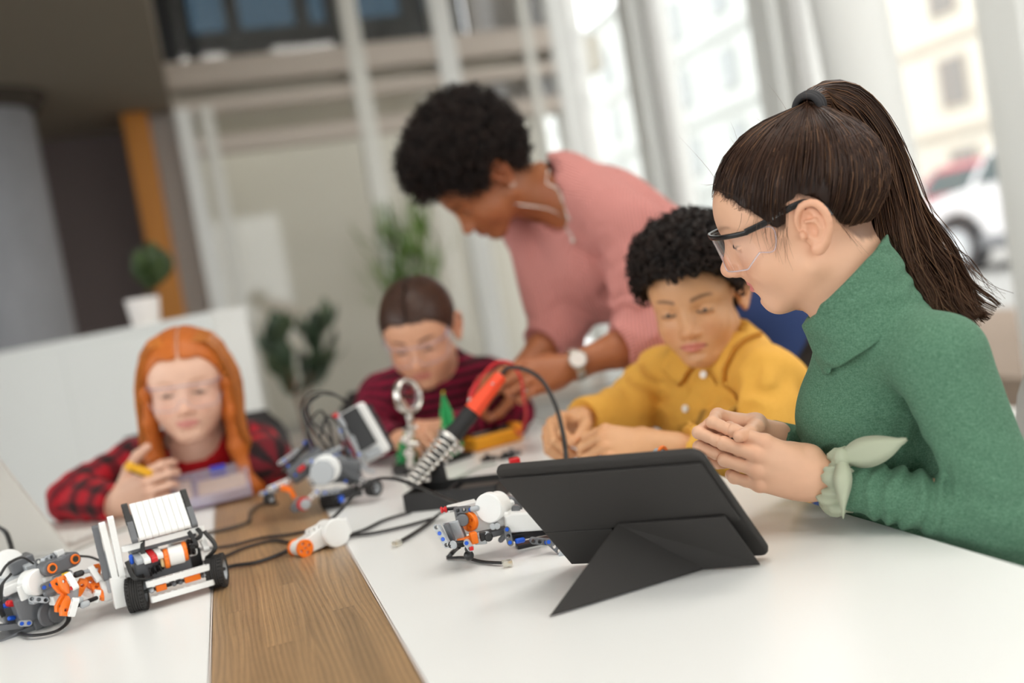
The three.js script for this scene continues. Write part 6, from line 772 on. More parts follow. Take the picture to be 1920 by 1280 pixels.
// ---------------------------------------------------------------- robot car with the white slatted roof
{
  const t = thing('robot_car', 'toy robot car with white slatted roof and black tyres at walnut strip', 'toy robot', [-0.111, TOP, -1.342], 0.22), P = (x, y, zz = 0) => [x, y, zz];
  tyre(t, P(-0.05, 0.0222, 0), [1, 0, 0.3], 0.0216, 0.022); tyre(t, P(0.05, 0.0222, 0.002), [1, 0, 0.42], 0.0216, 0.022);
  beam(t, P(-0.036, 0.0335, 0.016), P(0.036, 0.0335, 0.016), K.white, [0, 1, 0]); beam(t, P(-0.034, 0.0135, 0.017), P(0.038, 0.0135, 0.017), K.white, [0, 1, 0]);
  axle(t, P(-0.06, 0.0217, 0), P(0.06, 0.0217, 0)); block(t, P(-0.022, 0.024, 0.011), [0.013, 0.008, 0.008], [1, 0, 0], [0, 1, 0], K.orange); block(t, P(0.017, 0.0245, 0.011), [0.02, 0.008, 0.008], [1, 0, 0], [0, 1, 0], K.orange); for (const x of [-0.034, 0.034]) axle(t, P(x, 0.024, 0.014), P(x, 0.024, -0.03), K.lgrey, 0.0034, 'bush'); for (const x of [-0.006, 0.002, 0.03]) axle(t, P(x, 0.0235, 0.012), P(x, 0.0235, -0.01), K.dgrey, 0.003, 'bush');
  // drum with orange cheeks
  disc(t, P(0.004, 0.0575, 0.004), [1, 0, 0.1], 0.0122, 0.019, K.white, 'drum'); disc(t, P(-0.0085, 0.0565, 0.005), [1, 0, 0.1], 0.0125, 0.006, K.orange, 'drum_cheek'); disc(t, P(0.0155, 0.059, 0.003), [1, 0, 0.1], 0.0125, 0.006, K.orange, 'drum_cheek'); disc(t, P(-0.0145, 0.0545, 0.008), [1, 0, 0.1], 0.0075, 0.004, K.tan, 'gear');
  for (const [x, y] of [[0.0225, 0.062], [0.0265, 0.061]]) for (let i = 0; i < 12; i++) { const a = i / 12 * 2 * PI; block(t, P(x, y + 0.0085 * Math.sin(a), 0.0085 * Math.cos(a)), [0.0035, 0.003, 0.0035], [1, 0, 0], [0, Math.cos(a), -Math.sin(a)], K.black, 0.0006, 'gear_tooth'); }
  disc(t, P(0.0245, 0.0615, 0), [1, 0, 0], 0.0078, 0.0075, K.black, 'gear'); for (let k = 0; k < 6; k++) disc(t, P(-0.0305 + k * 0.0031, 0.046 + k * 0.0006, 0.008), [1, 0.1, 0], k % 2 ? 0.0048 : 0.0062, 0.0024, K.black, 'worm_gear');
  // white and red arms pointing forward
  for (const [x, m, n] of [[-0.0435, K.lgrey, 0.018], [-0.0355, K.white, 0.026], [-0.0272, K.red, 0.022], [-0.019, K.white, 0.018]]) beam(t, P(x, 0.071, -0.03), P(x + 0.002, 0.0645, n), m, [1, 0, 0]);
  beam(t, P(0.034, 0.073, -0.03), P(0.036, 0.069, 0.004), K.white, [1, 0, 0]); beam(t, P(0.043, 0.07, -0.03), P(0.043, 0.052, 0.0), K.white, [1, 0, 0]); axle(t, P(-0.049, 0.071, 0.004), P(-0.049, 0.063, 0.004), K.blue, 0.0026, 'pin'); axle(t, P(0.033, 0.093, -0.006), P(0.033, 0.086, -0.006), K.blue, 0.0026, 'pin');
  // chassis: motor bodies and frame behind
  block(t, P(-0.012, 0.044, -0.03), [0.07, 0.03, 0.05], [1, 0, 0], [0, 1, 0], K.dgrey, 0.004); block(t, P(0.018, 0.057, -0.026), [0.03, 0.02, 0.04], [1, 0, 0], [0, 1, 0], K.white, 0.004); block(t, P(0.03, 0.04, -0.03), [0.016, 0.03, 0.03], [1, 0, 0], [0, 1, 0], K.black, 0.002); servo(t, P(-0.06, 0.03, -0.075), P(-0.062, 0.036, -0.028), [-1, 0, 0.5], { hubR: 0.01, drumR: 0.018, tailOn: false }); block(t, P(-0.068, 0.03, -0.008), [0.02, 0.04, 0.016], [1, 0, 0], [0, 1, 0], K.white, 0.002);
  block(t, P(-0.076, 0.055, -0.02), [0.012, 0.05, 0.024], [1, 0, 0], [0, 1, 0], K.lgrey, 0.002); beam(t, P(-0.071, 0.045, -0.004), P(-0.0735, 0.117, -0.004), K.white, [1, 0, 0]); beam(t, P(-0.0625, 0.05, -0.002), P(-0.063, 0.122, -0.002), K.white, [1, 0, 0]); beam(t, P(-0.08, 0.05, -0.01), P(-0.0815, 0.114, -0.012), K.dgrey, [1, 0, 0]);
  beam(t, P(-0.054, 0.0815, 0.0), P(0.042, 0.0815, 0.0), K.white, [0, 1, 0], [], 'cross_bar'); block(t, P(-0.006, 0.0765, -0.012), [0.08, 0.008, 0.022], [1, 0, 0], [0, 1, 0], K.dgrey);
  // roof: slats leaning back
  const a0 = [0, 0.091, 0.006], a1 = [0, 0.128, -0.026]; for (let k = 0; k < 8; k++) { const x = -0.032 + k * 0.008; beam(t, P(x, a0[1], a0[2]), P(x - 0.0003, a1[1], a1[2]), K.white, [1, 0, 0], [], 'roof_slat', false); } for (const x of [-0.041, 0.033]) { beam(t, P(x - 0.0005, 0.111, -0.0115), P(x - 0.0005, 0.1295, -0.0275), K.black, [1, 0, 0], [], 'roof_edge'); beam(t, P(x, 0.09, 0.0068), P(x, 0.106, -0.007), K.dgrey, [1, 0, 0], [], 'roof_edge'); } block(t, P(-0.004, 0.103, -0.018), [0.07, 0.012, 0.03], [1, 0, 0], [0, 0.65, 0.76], K.dgrey, 0.002);
  for (const [p, q, s] of [[[-0.03, 0.092, 0.0], [-0.034, 0.07, 0.006], [-0.02, 0.064, -0.01]], [[0.022, 0.09, 0.0], [0.03, 0.062, 0.008], [0.014, 0.06, -0.02]], [[0.03, 0.092, -0.004], [0.038, 0.075, 0.008], [0.022, 0.066, 0.0]], [[-0.055, 0.066, 0.004], [-0.05, 0.045, 0.018], [-0.03, 0.04, 0.012]], [[0.046, 0.075, -0.01], [0.052, 0.055, 0.012], [0.04, 0.042, 0.004]]].map((q) => q)) part('ribbon_cable', ribbon([P(...p), P(...q), P(...s)], 0.0055, 0.0022, 24, V(1, 0, 0.2)), K.cable, t);
}
// ---------------------------------------------------------------- walker robot with two round sensor eyes
{
  const t = thing('robot', 'toy robot with grey two-eyed sensor and orange claws beside laptop', 'toy robot'), f = V(0.42, 0, 0.9).normalize(), s = V(0.9, 0.13, -0.42).normalize(), d = 1.245;
  // sensor head
  const e1 = A([-0.2509, 0.8155, -1.3413]), e2 = A([-0.2265, 0.8167, -1.3605]), ex = e2.clone().sub(e1).normalize(), ef = V(0.45, 0.05, 0.9).addScaledVector(ex, -V(0.45, 0.05, 0.9).dot(ex)).normalize(), fr = [ex, ef.clone().cross(ex), ef], el = e1.distanceTo(e2), sh = new THREE.Shape(); sh.absarc(el, 0, 0.0095, -PI / 2, PI / 2); sh.lineTo(el * 0.68, 0.0088); sh.lineTo(el * 0.6, 0.0075); sh.lineTo(el * 0.36, 0.0075); sh.lineTo(el * 0.28, 0.0088); sh.absarc(0, 0, 0.0095, PI / 2, 1.5 * PI);
  part('sensor_body', setM(X(extrude(sh, 0.02, 0.002), 0, 0, -0.012), e1.toArray(), fr), K.dgrey, t); for (const e of [e1, e2]) { const r = new THREE.TorusGeometry(0.005, 0.0015, 10, 32); r.translate(0, 0, 0.0); part('sensor_ring', setM(r, e.toArray(), fr), K.orange, t, 'orange ring round a dark sensor eye'); part('sensor_eye', setM(C(0.0044, 0.0044, 0.004, 0, 0, -0.001, PI / 2), e.toArray(), fr), mat(rgb(62, 58, 46), 0.6), t); }
  block(t, [-0.2599, 0.8012, -1.3586], [0.024, 0.012, 0.02], ex.toArray(), [0, 1, 0.2], K.white, 0.003); block(t, [-0.2478, 0.8005, -1.3603], [0.026, 0.008, 0.018], ex.toArray(), [0, 1, 0.2], K.lgrey, 0.002); beam(t, [-0.261, 0.8239, -1.3604], [-0.2539, 0.825, -1.3689], K.lgrey, [0, 0, 1]); axle(t, [-0.2543, 0.8246, -1.371], [-0.2484, 0.8251, -1.3746], K.dgrey, 0.004, 'bush'); block(t, [-0.2452, 0.8264, -1.3717], [0.01, 0.009, 0.008], ex.toArray(), [0, 1, 0], K.white); block(t, [-0.2503, 0.8204, -1.3727], [0.014, 0.01, 0.01], ex.toArray(), [0, 1, 0], K.dgrey); beam(t, [-0.2715, 0.8208, -1.3757], [-0.2683, 0.788, -1.3726], K.dgrey, [0.4, 0, 0.9], [2]);
  block(t, [-0.2377, 0.8038, -1.342], [0.008, 0.005, 0.006], ex.toArray(), [0, 1, 0], K.yellow);
  // orange claws
  const claw = (p, q, w, face = f) => { const a = A(p), b = A(q), x = b.clone().sub(a), l = x.length(); x.normalize(); const z = face.clone().addScaledVector(x, -face.dot(x)).normalize(); part('claw', setM(extrude([[-0.003, -w * 0.4], [l * 0.15, -w * 0.55], [l * 0.6, -w * 0.5], [l, -w * 0.12], [l + 0.001, w * 0.12], [l * 0.7, w * 0.35], [l * 0.2, w * 0.55], [-0.003, w * 0.4]], 0.0078, 0.0009, [[0.004, 0, 0.002]]), p, [x, z.clone().cross(x), z]), K.orange, t); };
  claw([-0.2481, 0.8016, -1.326], [-0.2388, 0.7827, -1.3221], 0.011); claw([-0.238, 0.8056, -1.3161], [-0.2345, 0.7865, -1.3138], 0.011); claw([-0.248, 0.7684, -1.3165], [-0.2413, 0.785, -1.3209], 0.011); claw([-0.2407, 0.7654, -1.3038], [-0.2353, 0.7835, -1.3107], 0.012); claw([-0.2183, 0.7929, -1.3305], [-0.2281, 0.7745, -1.3321], 0.01); claw([-0.2137, 0.7896, -1.3498], [-0.2111, 0.7755, -1.3429], 0.011); claw([-0.2073, 0.7816, -1.3422], [-0.1993, 0.7659, -1.3285], 0.011); claw([-0.2037, 0.8025, -1.3551], [-0.203, 0.7905, -1.352], 0.009);
  beam(t, [-0.23, 0.8075, -1.314], [-0.2244, 0.7941, -1.3084], K.white, [0.9, 0, -0.3]); beam(t, [-0.2079, 0.8035, -1.3439], [-0.2025, 0.7917, -1.3384], K.white, [0.9, 0, -0.3]); beam(t, [-0.2247, 0.7797, -1.295], [-0.2299, 0.7688, -1.2957], K.white, [0.9, 0, -0.3]); beam(t, [-0.2047, 0.775, -1.3306], [-0.2097, 0.7643, -1.3292], K.white, [0.9, 0, -0.3]); block(t, [-0.2284, 0.7929, -1.3089], [0.003, 0.005, 0.004], [1, 0, 0], [0, 1, 0], K.red, 0.001, 'pin');
  axle(t, [-0.2267, 0.8057, -1.3233], [-0.2076, 0.8014, -1.3436], K.lgrey, 0.0026); axle(t, [-0.2226, 0.8047, -1.3231], [-0.2173, 0.8047, -1.3258], K.black, 0.004, 'bush'); axle(t, [-0.2268, 0.7721, -1.3003], [-0.2063, 0.7699, -1.3255], K.black, 0.0028); axle(t, [-0.2236, 0.7766, -1.3048], [-0.2212, 0.777, -1.3063], K.lgrey, 0.004, 'bush'); axle(t, [-0.2193, 0.7701, -1.3053], [-0.2152, 0.7705, -1.3073], K.lgrey, 0.0042, 'bush'); disc(t, [-0.2321, 0.7825, -1.3264], [0.3, 1, 0.1], 0.0075, 0.02, K.lgrey, 'roller'); beam(t, [-0.2237, 0.7811, -1.3417], [-0.2113, 0.7708, -1.3374], K.white, [0, 1, 0]);
  block(t, [-0.261, 0.7844, -1.3578], [0.026, 0.022, 0.02], ex.toArray(), [0, 1, 0], K.dgrey, 0.003); beam(t, [-0.264, 0.7957, -1.3385], [-0.2544, 0.7967, -1.341], K.dgrey, f.toArray(), [0, 1]); axle(t, [-0.2617, 0.7873, -1.3373], [-0.2493, 0.789, -1.3391], K.dgrey, 0.005, 'bush'); block(t, [-0.2551, 0.7759, -1.3451], [0.012, 0.012, 0.014], ex.toArray(), [0, 1, 0], K.white, 0.001);
  // motor with round cap, body
  disc(t, [-0.2734, 0.8021, -1.3468], [0.75, 0, 0.66], 0.0165, 0.012, K.white, 'motor_cap', 0.002, 36); disc(t, [-0.2811, 0.7996, -1.3645], [0.75, 0, 0.66], 0.015, 0.02, K.white, 'motor_drum', 0.002, 36); beam(t, [-0.2803, 0.7839, -1.3424], [-0.2661, 0.7786, -1.3432], K.lgrey, f.toArray()); block(t, [-0.2738, 0.7813, -1.356], [0.028, 0.01, 0.016], ex.toArray(), [0, 1, 0], K.lgrey, 0.002);
  block(t, [-0.2896, 0.7712, -1.365], [0.036, 0.036, 0.03], s.toArray(), [0, 1, 0.05], K.dgrey, 0.004, 'brick'); block(t, [-0.3158, 0.7695, -1.388], [0.03, 0.034, 0.032], s.toArray(), [0, 1, 0.05], K.dgrey, 0.004, 'brick'); block(t, [-0.3022, 0.7986, -1.3705], [0.034, 0.012, 0.022], s.toArray(), [0, 1, 0], K.white, 0.002); block(t, [-0.2872, 0.794, -1.3471], [0.016, 0.02, 0.006], s.toArray(), [0.3, 1, 0], K.white, 0.0015); block(t, [-0.3045, 0.8006, -1.3921], [0.05, 0.008, 0.04], s.toArray(), [0, 1, 0.2], K.lgrey, 0.001); block(t, [-0.296, 0.8025, -1.3815], [0.008, 0.006, 0.006], s.toArray(), [0, 1, 0.2], K.orange, 0.0006); disc(t, [-0.3178, 0.8161, -1.4178], [0.5, 0.3, 0.8], 0.02, 0.03, K.white, 'motor_drum', 0.003, 36); block(t, [-0.3001, 0.8171, -1.4128], [0.03, 0.018, 0.03], s.toArray(), [0, 1, 0], K.dgrey, 0.003); block(t, [-0.2871, 0.8116, -1.3983], [0.014, 0.012, 0.02], s.toArray(), [0, 1, 0], K.lgrey, 0.002); beam(t, [-0.3177, 0.7959, -1.3591], [-0.3089, 0.7937, -1.3616], K.lgrey, f.toArray());
  axle(t, [-0.3088, 0.783, -1.3504], [-0.3038, 0.7807, -1.3541], K.red, 0.0042, 'peg'); axle(t, [-0.3144, 0.7812, -1.3499], [-0.3102, 0.7807, -1.3528], K.blue, 0.003, 'peg'); axle(t, [-0.3121, 0.7633, -1.3553], [-0.3089, 0.7619, -1.3595], K.blue, 0.003, 'peg'); beam(t, [-0.3254, 0.7543, -1.3585], [-0.3023, 0.7498, -1.362], K.dgrey, [0, 1, 0]); beam(t, [-0.2987, 0.7558, -1.3478], [-0.2888, 0.7529, -1.3511], K.lgrey, f.toArray(), [0, 1]); block(t, [-0.2831, 0.753, -1.362], [0.014, 0.024, 0.012], s.toArray(), [0.2, 1, 0], K.dgrey, 0.002); disc(t, [-0.2682, 0.7586, -1.3529], [0.8, 0, 0.6], 0.0155, 0.004, K.dgrey, 'pulley'); disc(t, [-0.265, 0.7565, -1.3622], [0.8, 0, 0.6], 0.0125, 0.016, K.dgrey, 'pulley'); disc(t, [-0.2606, 0.7534, -1.3712], [0.8, 0, 0.6], 0.014, 0.003, K.dgrey, 'pulley'); block(t, [-0.2941, 0.7436, -1.3801], [0.09, 0.008, 0.04], s.toArray(), [0, 1, 0], K.dgrey, 0.002);
  // cables of this robot
  part('ribbon_cable', ribbon([[-0.315, 0.817, -1.3649], [-0.3038, 0.8285, -1.3625], [-0.2882, 0.8321, -1.3687], [-0.2783, 0.82, -1.3776]], 0.0055, 0.0025, 30, V(0.4, 0, 0.9)), K.cable, t); part('ribbon_cable', ribbon([[-0.2978, 0.8197, -1.3446], [-0.3095, 0.8092, -1.342], [-0.3134, 0.7901, -1.3314], [-0.3244, 0.745, -1.4027], [-0.2849, 0.745, -1.3197], [-0.2552, 0.745, -1.311], [-0.2438, 0.7484, -1.3348], [-0.2473, 0.7561, -1.3519], [-0.2665, 0.762, -1.3787]], 0.0058, 0.0026, 60), K.cable, t); part('ribbon_cable', ribbon([[-0.2266, 0.8138, -1.3916], [-0.2129, 0.8069, -1.3976], [-0.1977, 0.7935, -1.3924], [-0.1968, 0.7734, -1.3856], [-0.2079, 0.7613, -1.3827], [-0.2138, 0.7582, -1.3842]], 0.006, 0.0026, 40, V(0.4, 0.2, 0.9)), K.cable, t);
}
// ---------------------------------------------------------------- loose motor lying on the walnut strip
{
  const t = thing('servo_motor', 'white servo motor with orange hub lying on walnut strip', 'motor'); servo(t, [0.0501, 0.7499, -1.4229], [0.0943, 0.7578, -1.4421], [0.55, 0.1, 0.83], { hubR: 0.0125, drumR: 0.0205 });
}
// ---------------------------------------------------------------- robot arm beside the tablet
{
  const t = thing('toy_robot', 'white toy robot arm with motor and blue pins beside black tablet stand', 'toy robot'), f = [-0.25, 0.05, 0.97], d = 1.22;
  disc(t, [0.269, 0.8046, -1.1608], [-0.66, 0.05, 0.75], 0.0184, 0.011, K.white, 'drum_cap', 0.0015, 40); disc(t, [0.2803, 0.7989, -1.1854], [-0.66, 0.05, 0.75], 0.0165, 0.03, K.white, 'motor_drum', 0.002, 36); block(t, [0.2641, 0.7838, -1.1921], [0.058, 0.021, 0.024], [1, 0.02, 0.1], [0, 1, 0], K.white, 0.0025, 'motor_arm'); block(t, [0.2982, 0.7883, -1.1983], [0.02, 0.024, 0.022], [1, 0, 0.1], [0, 1, 0], K.white, 0.003); hub(t, [0.2432, 0.7912, -1.1725], [-0.82, 0, 0.57], 0.0125, 0.006);
  block(t, [0.243, 0.8057, -1.1996], [0.036, 0.006, 0.02], [1, 0.03, 0.1], [0, 1, 0], K.white, 0.001, 'top_plate'); axle(t, [0.2211, 0.8093, -1.1852], [0.2338, 0.8071, -1.1888], K.black, 0.0022); disc(t, [0.2191, 0.8094, -1.1837], [1, 0, 0.1], 0.0042, 0.003, K.red, 'bush'); disc(t, [0.2159, 0.81, -1.1826], [1, 0, 0.1], 0.0028, 0.006, K.red, 'bush'); disc(t, [0.2139, 0.8102, -1.1822], [1, 0, 0.1], 0.0042, 0.003, K.red, 'bush');
  beam(t, [0.2306, 0.8082, -1.172], [0.2478, 0.8055, -1.1722], K.dgrey, f, [2]); axle(t, [0.2488, 0.806, -1.1677], [0.2538, 0.8061, -1.1663], K.lgrey, 0.0036, 'bush'); block(t, [0.2342, 0.7977, -1.1807], [0.01, 0.02, 0.01], [1, 0, 0], [0, 1, 0], K.dgrey, 0.001); disc(t, [0.2347, 0.7956, -1.17], f, 0.0075, 0.012, K.dgrey, 'joint');
  beam(t, [0.2018, 0.7954, -1.1638], [0.2082, 0.7753, -1.1554], K.lgrey, [-0.55, 0.1, 0.83], [1, 2]); block(t, [0.2214, 0.7846, -1.1679], [0.02, 0.026, 0.004], [0.8, 0.1, 0.5], [-0.45, 0.9, 0], K.lgrey, 0.0008, 'panel'); block(t, [0.2151, 0.7859, -1.1625], [0.006, 0.024, 0.006], [0.8, 0.1, 0.5], [-0.45, 0.9, 0], K.dgrey, 0.0008, 'panel'); block(t, [0.2305, 0.7833, -1.1704], [0.006, 0.026, 0.008], [0.8, 0.1, 0.5], [-0.45, 0.9, 0], K.dgrey, 0.0008, 'panel'); axle(t, [0.2122, 0.774, -1.151], [0.2266, 0.7709, -1.1551], K.black, 0.0042, 'bush'); disc(t, [0.2139, 0.7746, -1.1464], [-0.8, 0, 0.6], 0.005, 0.004, K.lgrey, 'bush');
  beam(t, [0.2297, 0.7739, -1.144], [0.2337, 0.7654, -1.1422], K.lgrey, [-0.3, 0.1, 0.95], [0]); block(t, [0.2326, 0.7676, -1.1364], [0.0045, 0.0045, 0.003], [1, 0, 0], [0, 1, 0], K.red, 0.0006, 'pin'); part('ball_foot', S(0.0062, ...[0.2309, 0.7564, -1.1508]), K.black, t); axle(t, [0.2306, 0.7648, -1.1514], [0.2312, 0.7582, -1.1508], K.black, 0.0034, 'ball_neck'); block(t, [0.2415, 0.7743, -1.1562], [0.009, 0.014, 0.009], [1, 0, 0], [0, 1, 0], K.orange, 0.0015); block(t, [0.2326, 0.7733, -1.1618], [0.02, 0.005, 0.009], [1, 0.05, 0], [0, 1, 0], K.orange, 0.001); axle(t, [0.2484, 0.7746, -1.1595], [0.2579, 0.7748, -1.1568], K.lgrey, 0.004, 'bush'); block(t, [0.2532, 0.7731, -1.158], [0.009, 0.011, 0.009], [1, 0, 0], [0, 1, 0], K.black, 0.002); disc(t, [0.2597, 0.7713, -1.156], f, 0.0052, 0.009, K.black, 'bush'); beam(t, [0.246, 0.7685, -1.1598], [0.2565, 0.7673, -1.1567], K.lgrey, [0, 1, 0]); for (const u of [0, 1]) disc(t, u ? [0.2719, 0.7828, -1.1533] : [0.2669, 0.783, -1.1548], f, 0.0038, 0.012, K.lgrey, 'bush');
  // second motor towards the tablet
  part('motor_shell', setM(extrude([[-0.026, 0.008], [-0.018, 0.012], [0.012, 0.0115], [0.022, -0.004], [0.022, -0.012], [-0.02, -0.012], [-0.026, -0.004]], 0.022, 0.0025), [0.3103, 0.7785, -1.1629], frameOf([1, -0.12, 0.2], [0, 1, 0])), K.white, t); axle(t, [0.2855, 0.7899, -1.1656], [0.291, 0.7879, -1.1691], K.white, 0.0042, 'bush'); disc(t, [0.3029, 0.7928, -1.1712], f, 0.0055, 0.009, K.dgrey, 'bush'); block(t, [0.3064, 0.7925, -1.2067], [0.03, 0.02, 0.02], [1, -0.4, 0], [0.3, 1, 0], K.dgrey, 0.004);
  beam(t, [0.2837, 0.7744, -1.1546], [0.2832, 0.7592, -1.1485], K.dgrey, [-0.3, 0.1, 0.95], [0, 2]); block(t, [0.3117, 0.7606, -1.1665], [0.05, 0.01, 0.014], [1, -0.02, 0.1], [0, 1, 0], K.black, 0.002); axle(t, [0.2928, 0.759, -1.151], [0.3004, 0.7579, -1.154], K.blue, 0.0034, 'peg'); axle(t, [0.2764, 0.7611, -1.1662], [0.2846, 0.7676, -1.1643], K.dgrey, 0.0035, 'lever'); beam(t, [0.308, 0.7591, -1.1362], [0.3278, 0.7525, -1.1353], K.dgrey, f, [2, 3]); beam(t, [0.3256, 0.7547, -1.1278], [0.3376, 0.738, -1.1159], K.dgrey, f, [0]); disc(t, [0.3351, 0.7402, -1.1116], f, 0.0055, 0.006, K.lgrey, 'bush'); block(t, [0.2706, 0.7665, -1.1891], [0.05, 0.008, 0.02], [1, 0.02, 0.1], [0, 1, 0], K.dgrey, 0.002); block(t, [0.3251, 0.7393, -1.1873], [0.05, 0.012, 0.02], [1, 0.02, 0.1], [0, 1, 0], K.black, 0.002);
  part('ribbon_cable', ribbon([[0.2215, 0.7673, -1.1563], [0.2229, 0.748, -1.2113], [0.2167, 0.7415, -1.2164]], 0.0058, 0.0024, 20, V(0.6, 0, 0.8)), K.cable, t); part('ribbon_cable', ribbon([[0.2157, 0.743, -1.2109], [0.2322, 0.743, -1.1961], [0.2474, 0.743, -1.1567], [0.2646, 0.744, -1.1286]], 0.0058, 0.0024, 30), K.cable, t); plug(t, [0.2679, 0.7455, -1.1186], [1, 0, 0.1], [0, 1, 0]);
}
// ---------------------------------------------------------------- big robot at the far end of the strip
{
  const t = thing('robot', 'large black and grey toy robot with screen brick on walnut strip', 'toy robot'), f = [0.1, 0.1, 0.98];
  // brick tilted back, white bezel with dark screen
  const bx = [0.93, 0.33, 0.1], by = [-0.42, 0.86, -0.25]; block(t, [0.2079, 0.8441, -1.7802], [0.056, 0.1, 0.03], bx, by, K.white, 0.006, 'brick'); block(t, [0.1978, 0.8559, -1.7609], [0.034, 0.074, 0.006], bx, by, K.black, 0.001, 'brick_screen'); block(t, [0.2145, 0.8093, -1.7499], [0.03, 0.016, 0.008], bx, by, K.lgrey, 0.003, 'brick_button'); block(t, [0.2383, 0.8492, -1.7823], [0.012, 0.09, 0.03], bx, by, K.black, 0.003); block(t, [0.1676, 0.8784, -1.7523], [0.012, 0.03, 0.012], bx, by, K.lgrey, 0.002); block(t, [0.1612, 0.889, -1.7444], [0.01, 0.008, 0.008], bx, by, K.red, 0.001); beam(t, [0.162, 0.869, -1.7428], [0.1692, 0.8442, -1.7391], K.lgrey, f, [1]); beam(t, [0.1804, 0.848, -1.7258], [0.1902, 0.7916, -1.7088], K.lgrey, f, [4]);
  for (const [p, q, m, fc] of [[[0.0543, 0.8285, -1.7396], [0.0895, 0.8428, -1.7514], K.lgrey, f], [[0.0588, 0.818, -1.7272], [0.1045, 0.8464, -1.7577], K.black, f], [[0.0814, 0.8154, -1.7101], [0.1419, 0.8343, -1.7358], K.dgrey, f], [[0.0956, 0.8253, -1.6963], [0.1581, 0.8376, -1.7106], K.lgrey, f], [[0.0659, 0.8061, -1.7035], [0.1102, 0.8185, -1.723], K.dgrey, f], [[0.1306, 0.8204, -1.6964], [0.1879, 0.7735, -1.6769], K.dgrey, f], [[0.139, 0.83, -1.7155], [0.202, 0.7863, -1.6946], K.lgrey, f], [[0.1462, 0.7856, -1.6896], [0.1948, 0.7632, -1.6743], K.black, f], [[0.0981, 0.7912, -1.6934], [0.1462, 0.7856, -1.6896], K.black, f], [[0.1069, 0.7732, -1.6792], [0.1424, 0.7715, -1.6794], K.lgrey, f], [[0.1085, 0.7819, -1.6793], [0.083, 0.7657, -1.6751], K.white, f], [[0.0516, 0.7995, -1.7072], [0.0675, 0.7712, -1.6903], K.lgrey, f], [[0.0146, 0.788, -1.717], [0.0365, 0.7886, -1.7108], K.lgrey, f], [[0.0287, 0.7962, -1.7031], [0.0608, 0.8024, -1.7047], K.white, f], [[0.1527, 0.8283, -1.7428], [0.161, 0.7736, -1.7159], K.black, f], [[0.1684, 0.8315, -1.7281], [0.1797, 0.7857, -1.7009], K.dgrey, f]]) beam(t, p, q, m, fc, [1]);
  disc(t, [0.1158, 0.8083, -1.6686], [-0.1, 0.1, 0.98], 0.0215, 0.014, K.lgrey, 'motor_cap', 0.002, 8); disc(t, [0.126, 0.8093, -1.697], [-0.1, 0.1, 0.98], 0.0235, 0.04, K.white, 'motor_drum', 0.002, 36); block(t, [0.1521, 0.7984, -1.7201], [0.06, 0.04, 0.05], [1, -0.3, 0], [0.3, 1, 0], K.dgrey, 0.005); block(t, [0.0981, 0.816, -1.7471], [0.07, 0.03, 0.05], [1, 0.45, 0], [-0.4, 1, 0], K.dgrey, 0.005); block(t, [0.0853, 0.8188, -1.6936], [0.014, 0.007, 0.008], [1, 0.5, 0], [0, 1, 0], K.red, 0.001); block(t, [0.0539, 0.7917, -1.6956], [0.016, 0.01, 0.01], [1, -0.5, 0], [0, 1, 0], K.orange, 0.002); block(t, [0.063, 0.7819, -1.6871], [0.008, 0.018, 0.01], [1, 0.3, 0], [0, 1, 0], K.orange, 0.002); disc(t, [0.0779, 0.7639, -1.6712], [-0.3, 0, 0.95], 0.011, 0.01, K.red, 'wheel'); disc(t, [0.0799, 0.7639, -1.6634], [-0.3, 0, 0.95], 0.0085, 0.008, K.lgrey, 'wheel_hub'); disc(t, [0.0655, 0.7598, -1.6797], [-0.3, 0, 0.95], 0.009, 0.014, K.dgrey, 'wheel'); tyre(t, [0.1949, 0.764, -1.6743], [0.5, 0, 0.85], 0.014, 0.016); tyre(t, [0.0255, 0.7787, -1.7028], [0.6, 0, 0.8], 0.008, 0.012); tyre(t, [0.1243, 0.7558, -1.7043], [0.9, 0, 0.4], 0.016, 0.03); block(t, [0.1515, 0.7601, -1.6968], [0.05, 0.014, 0.03], [1, 0, 0], [0, 1, 0], K.black, 0.003); block(t, [0.1068, 0.8452, -1.7883], [0.012, 0.012, 0.012], [1, 0, 0], [0, 1, 0], K.blue, 0.001); block(t, [0.1389, 0.7584, -1.6691], [0.008, 0.01, 0.008], [1, 0, 0], [0, 1, 0], K.blue, 0.001);
  for (const pts of [[[0.1215, 0.8212, -1.7408], [0.1104, 0.8783, -1.7582], [0.1098, 0.9152, -1.7713], [0.1266, 0.9324, -1.778], [0.159, 0.9288, -1.779], [0.1883, 0.9065, -1.7795]], [[0.1441, 0.8278, -1.7243], [0.1204, 0.8692, -1.7339], [0.1121, 0.9071, -1.7492], [0.1332, 0.9288, -1.7551], [0.1702, 0.9208, -1.7648], [0.1911, 0.8963, -1.778]], [[0.1484, 0.8329, -1.713], [0.1378, 0.8626, -1.718], [0.1187, 0.8891, -1.7253], [0.1176, 0.917, -1.7275], [0.1415, 0.9299, -1.7424]], [[0.1064, 0.8319, -1.7562], [0.1134, 0.8757, -1.778], [0.1397, 0.8987, -1.7825], [0.1489, 0.8704, -1.7571], [0.1449, 0.8263, -1.7344]], [[0.1664, 0.8172, -1.6964], [0.1644, 0.8717, -1.7111], [0.1462, 0.8934, -1.7177], [0.1267, 0.8599, -1.721]]]) part('ribbon_cable', ribbon(pts, 0.006, 0.0028, 40, V(0.4, 0, 0.9)), K.cable, t);
}
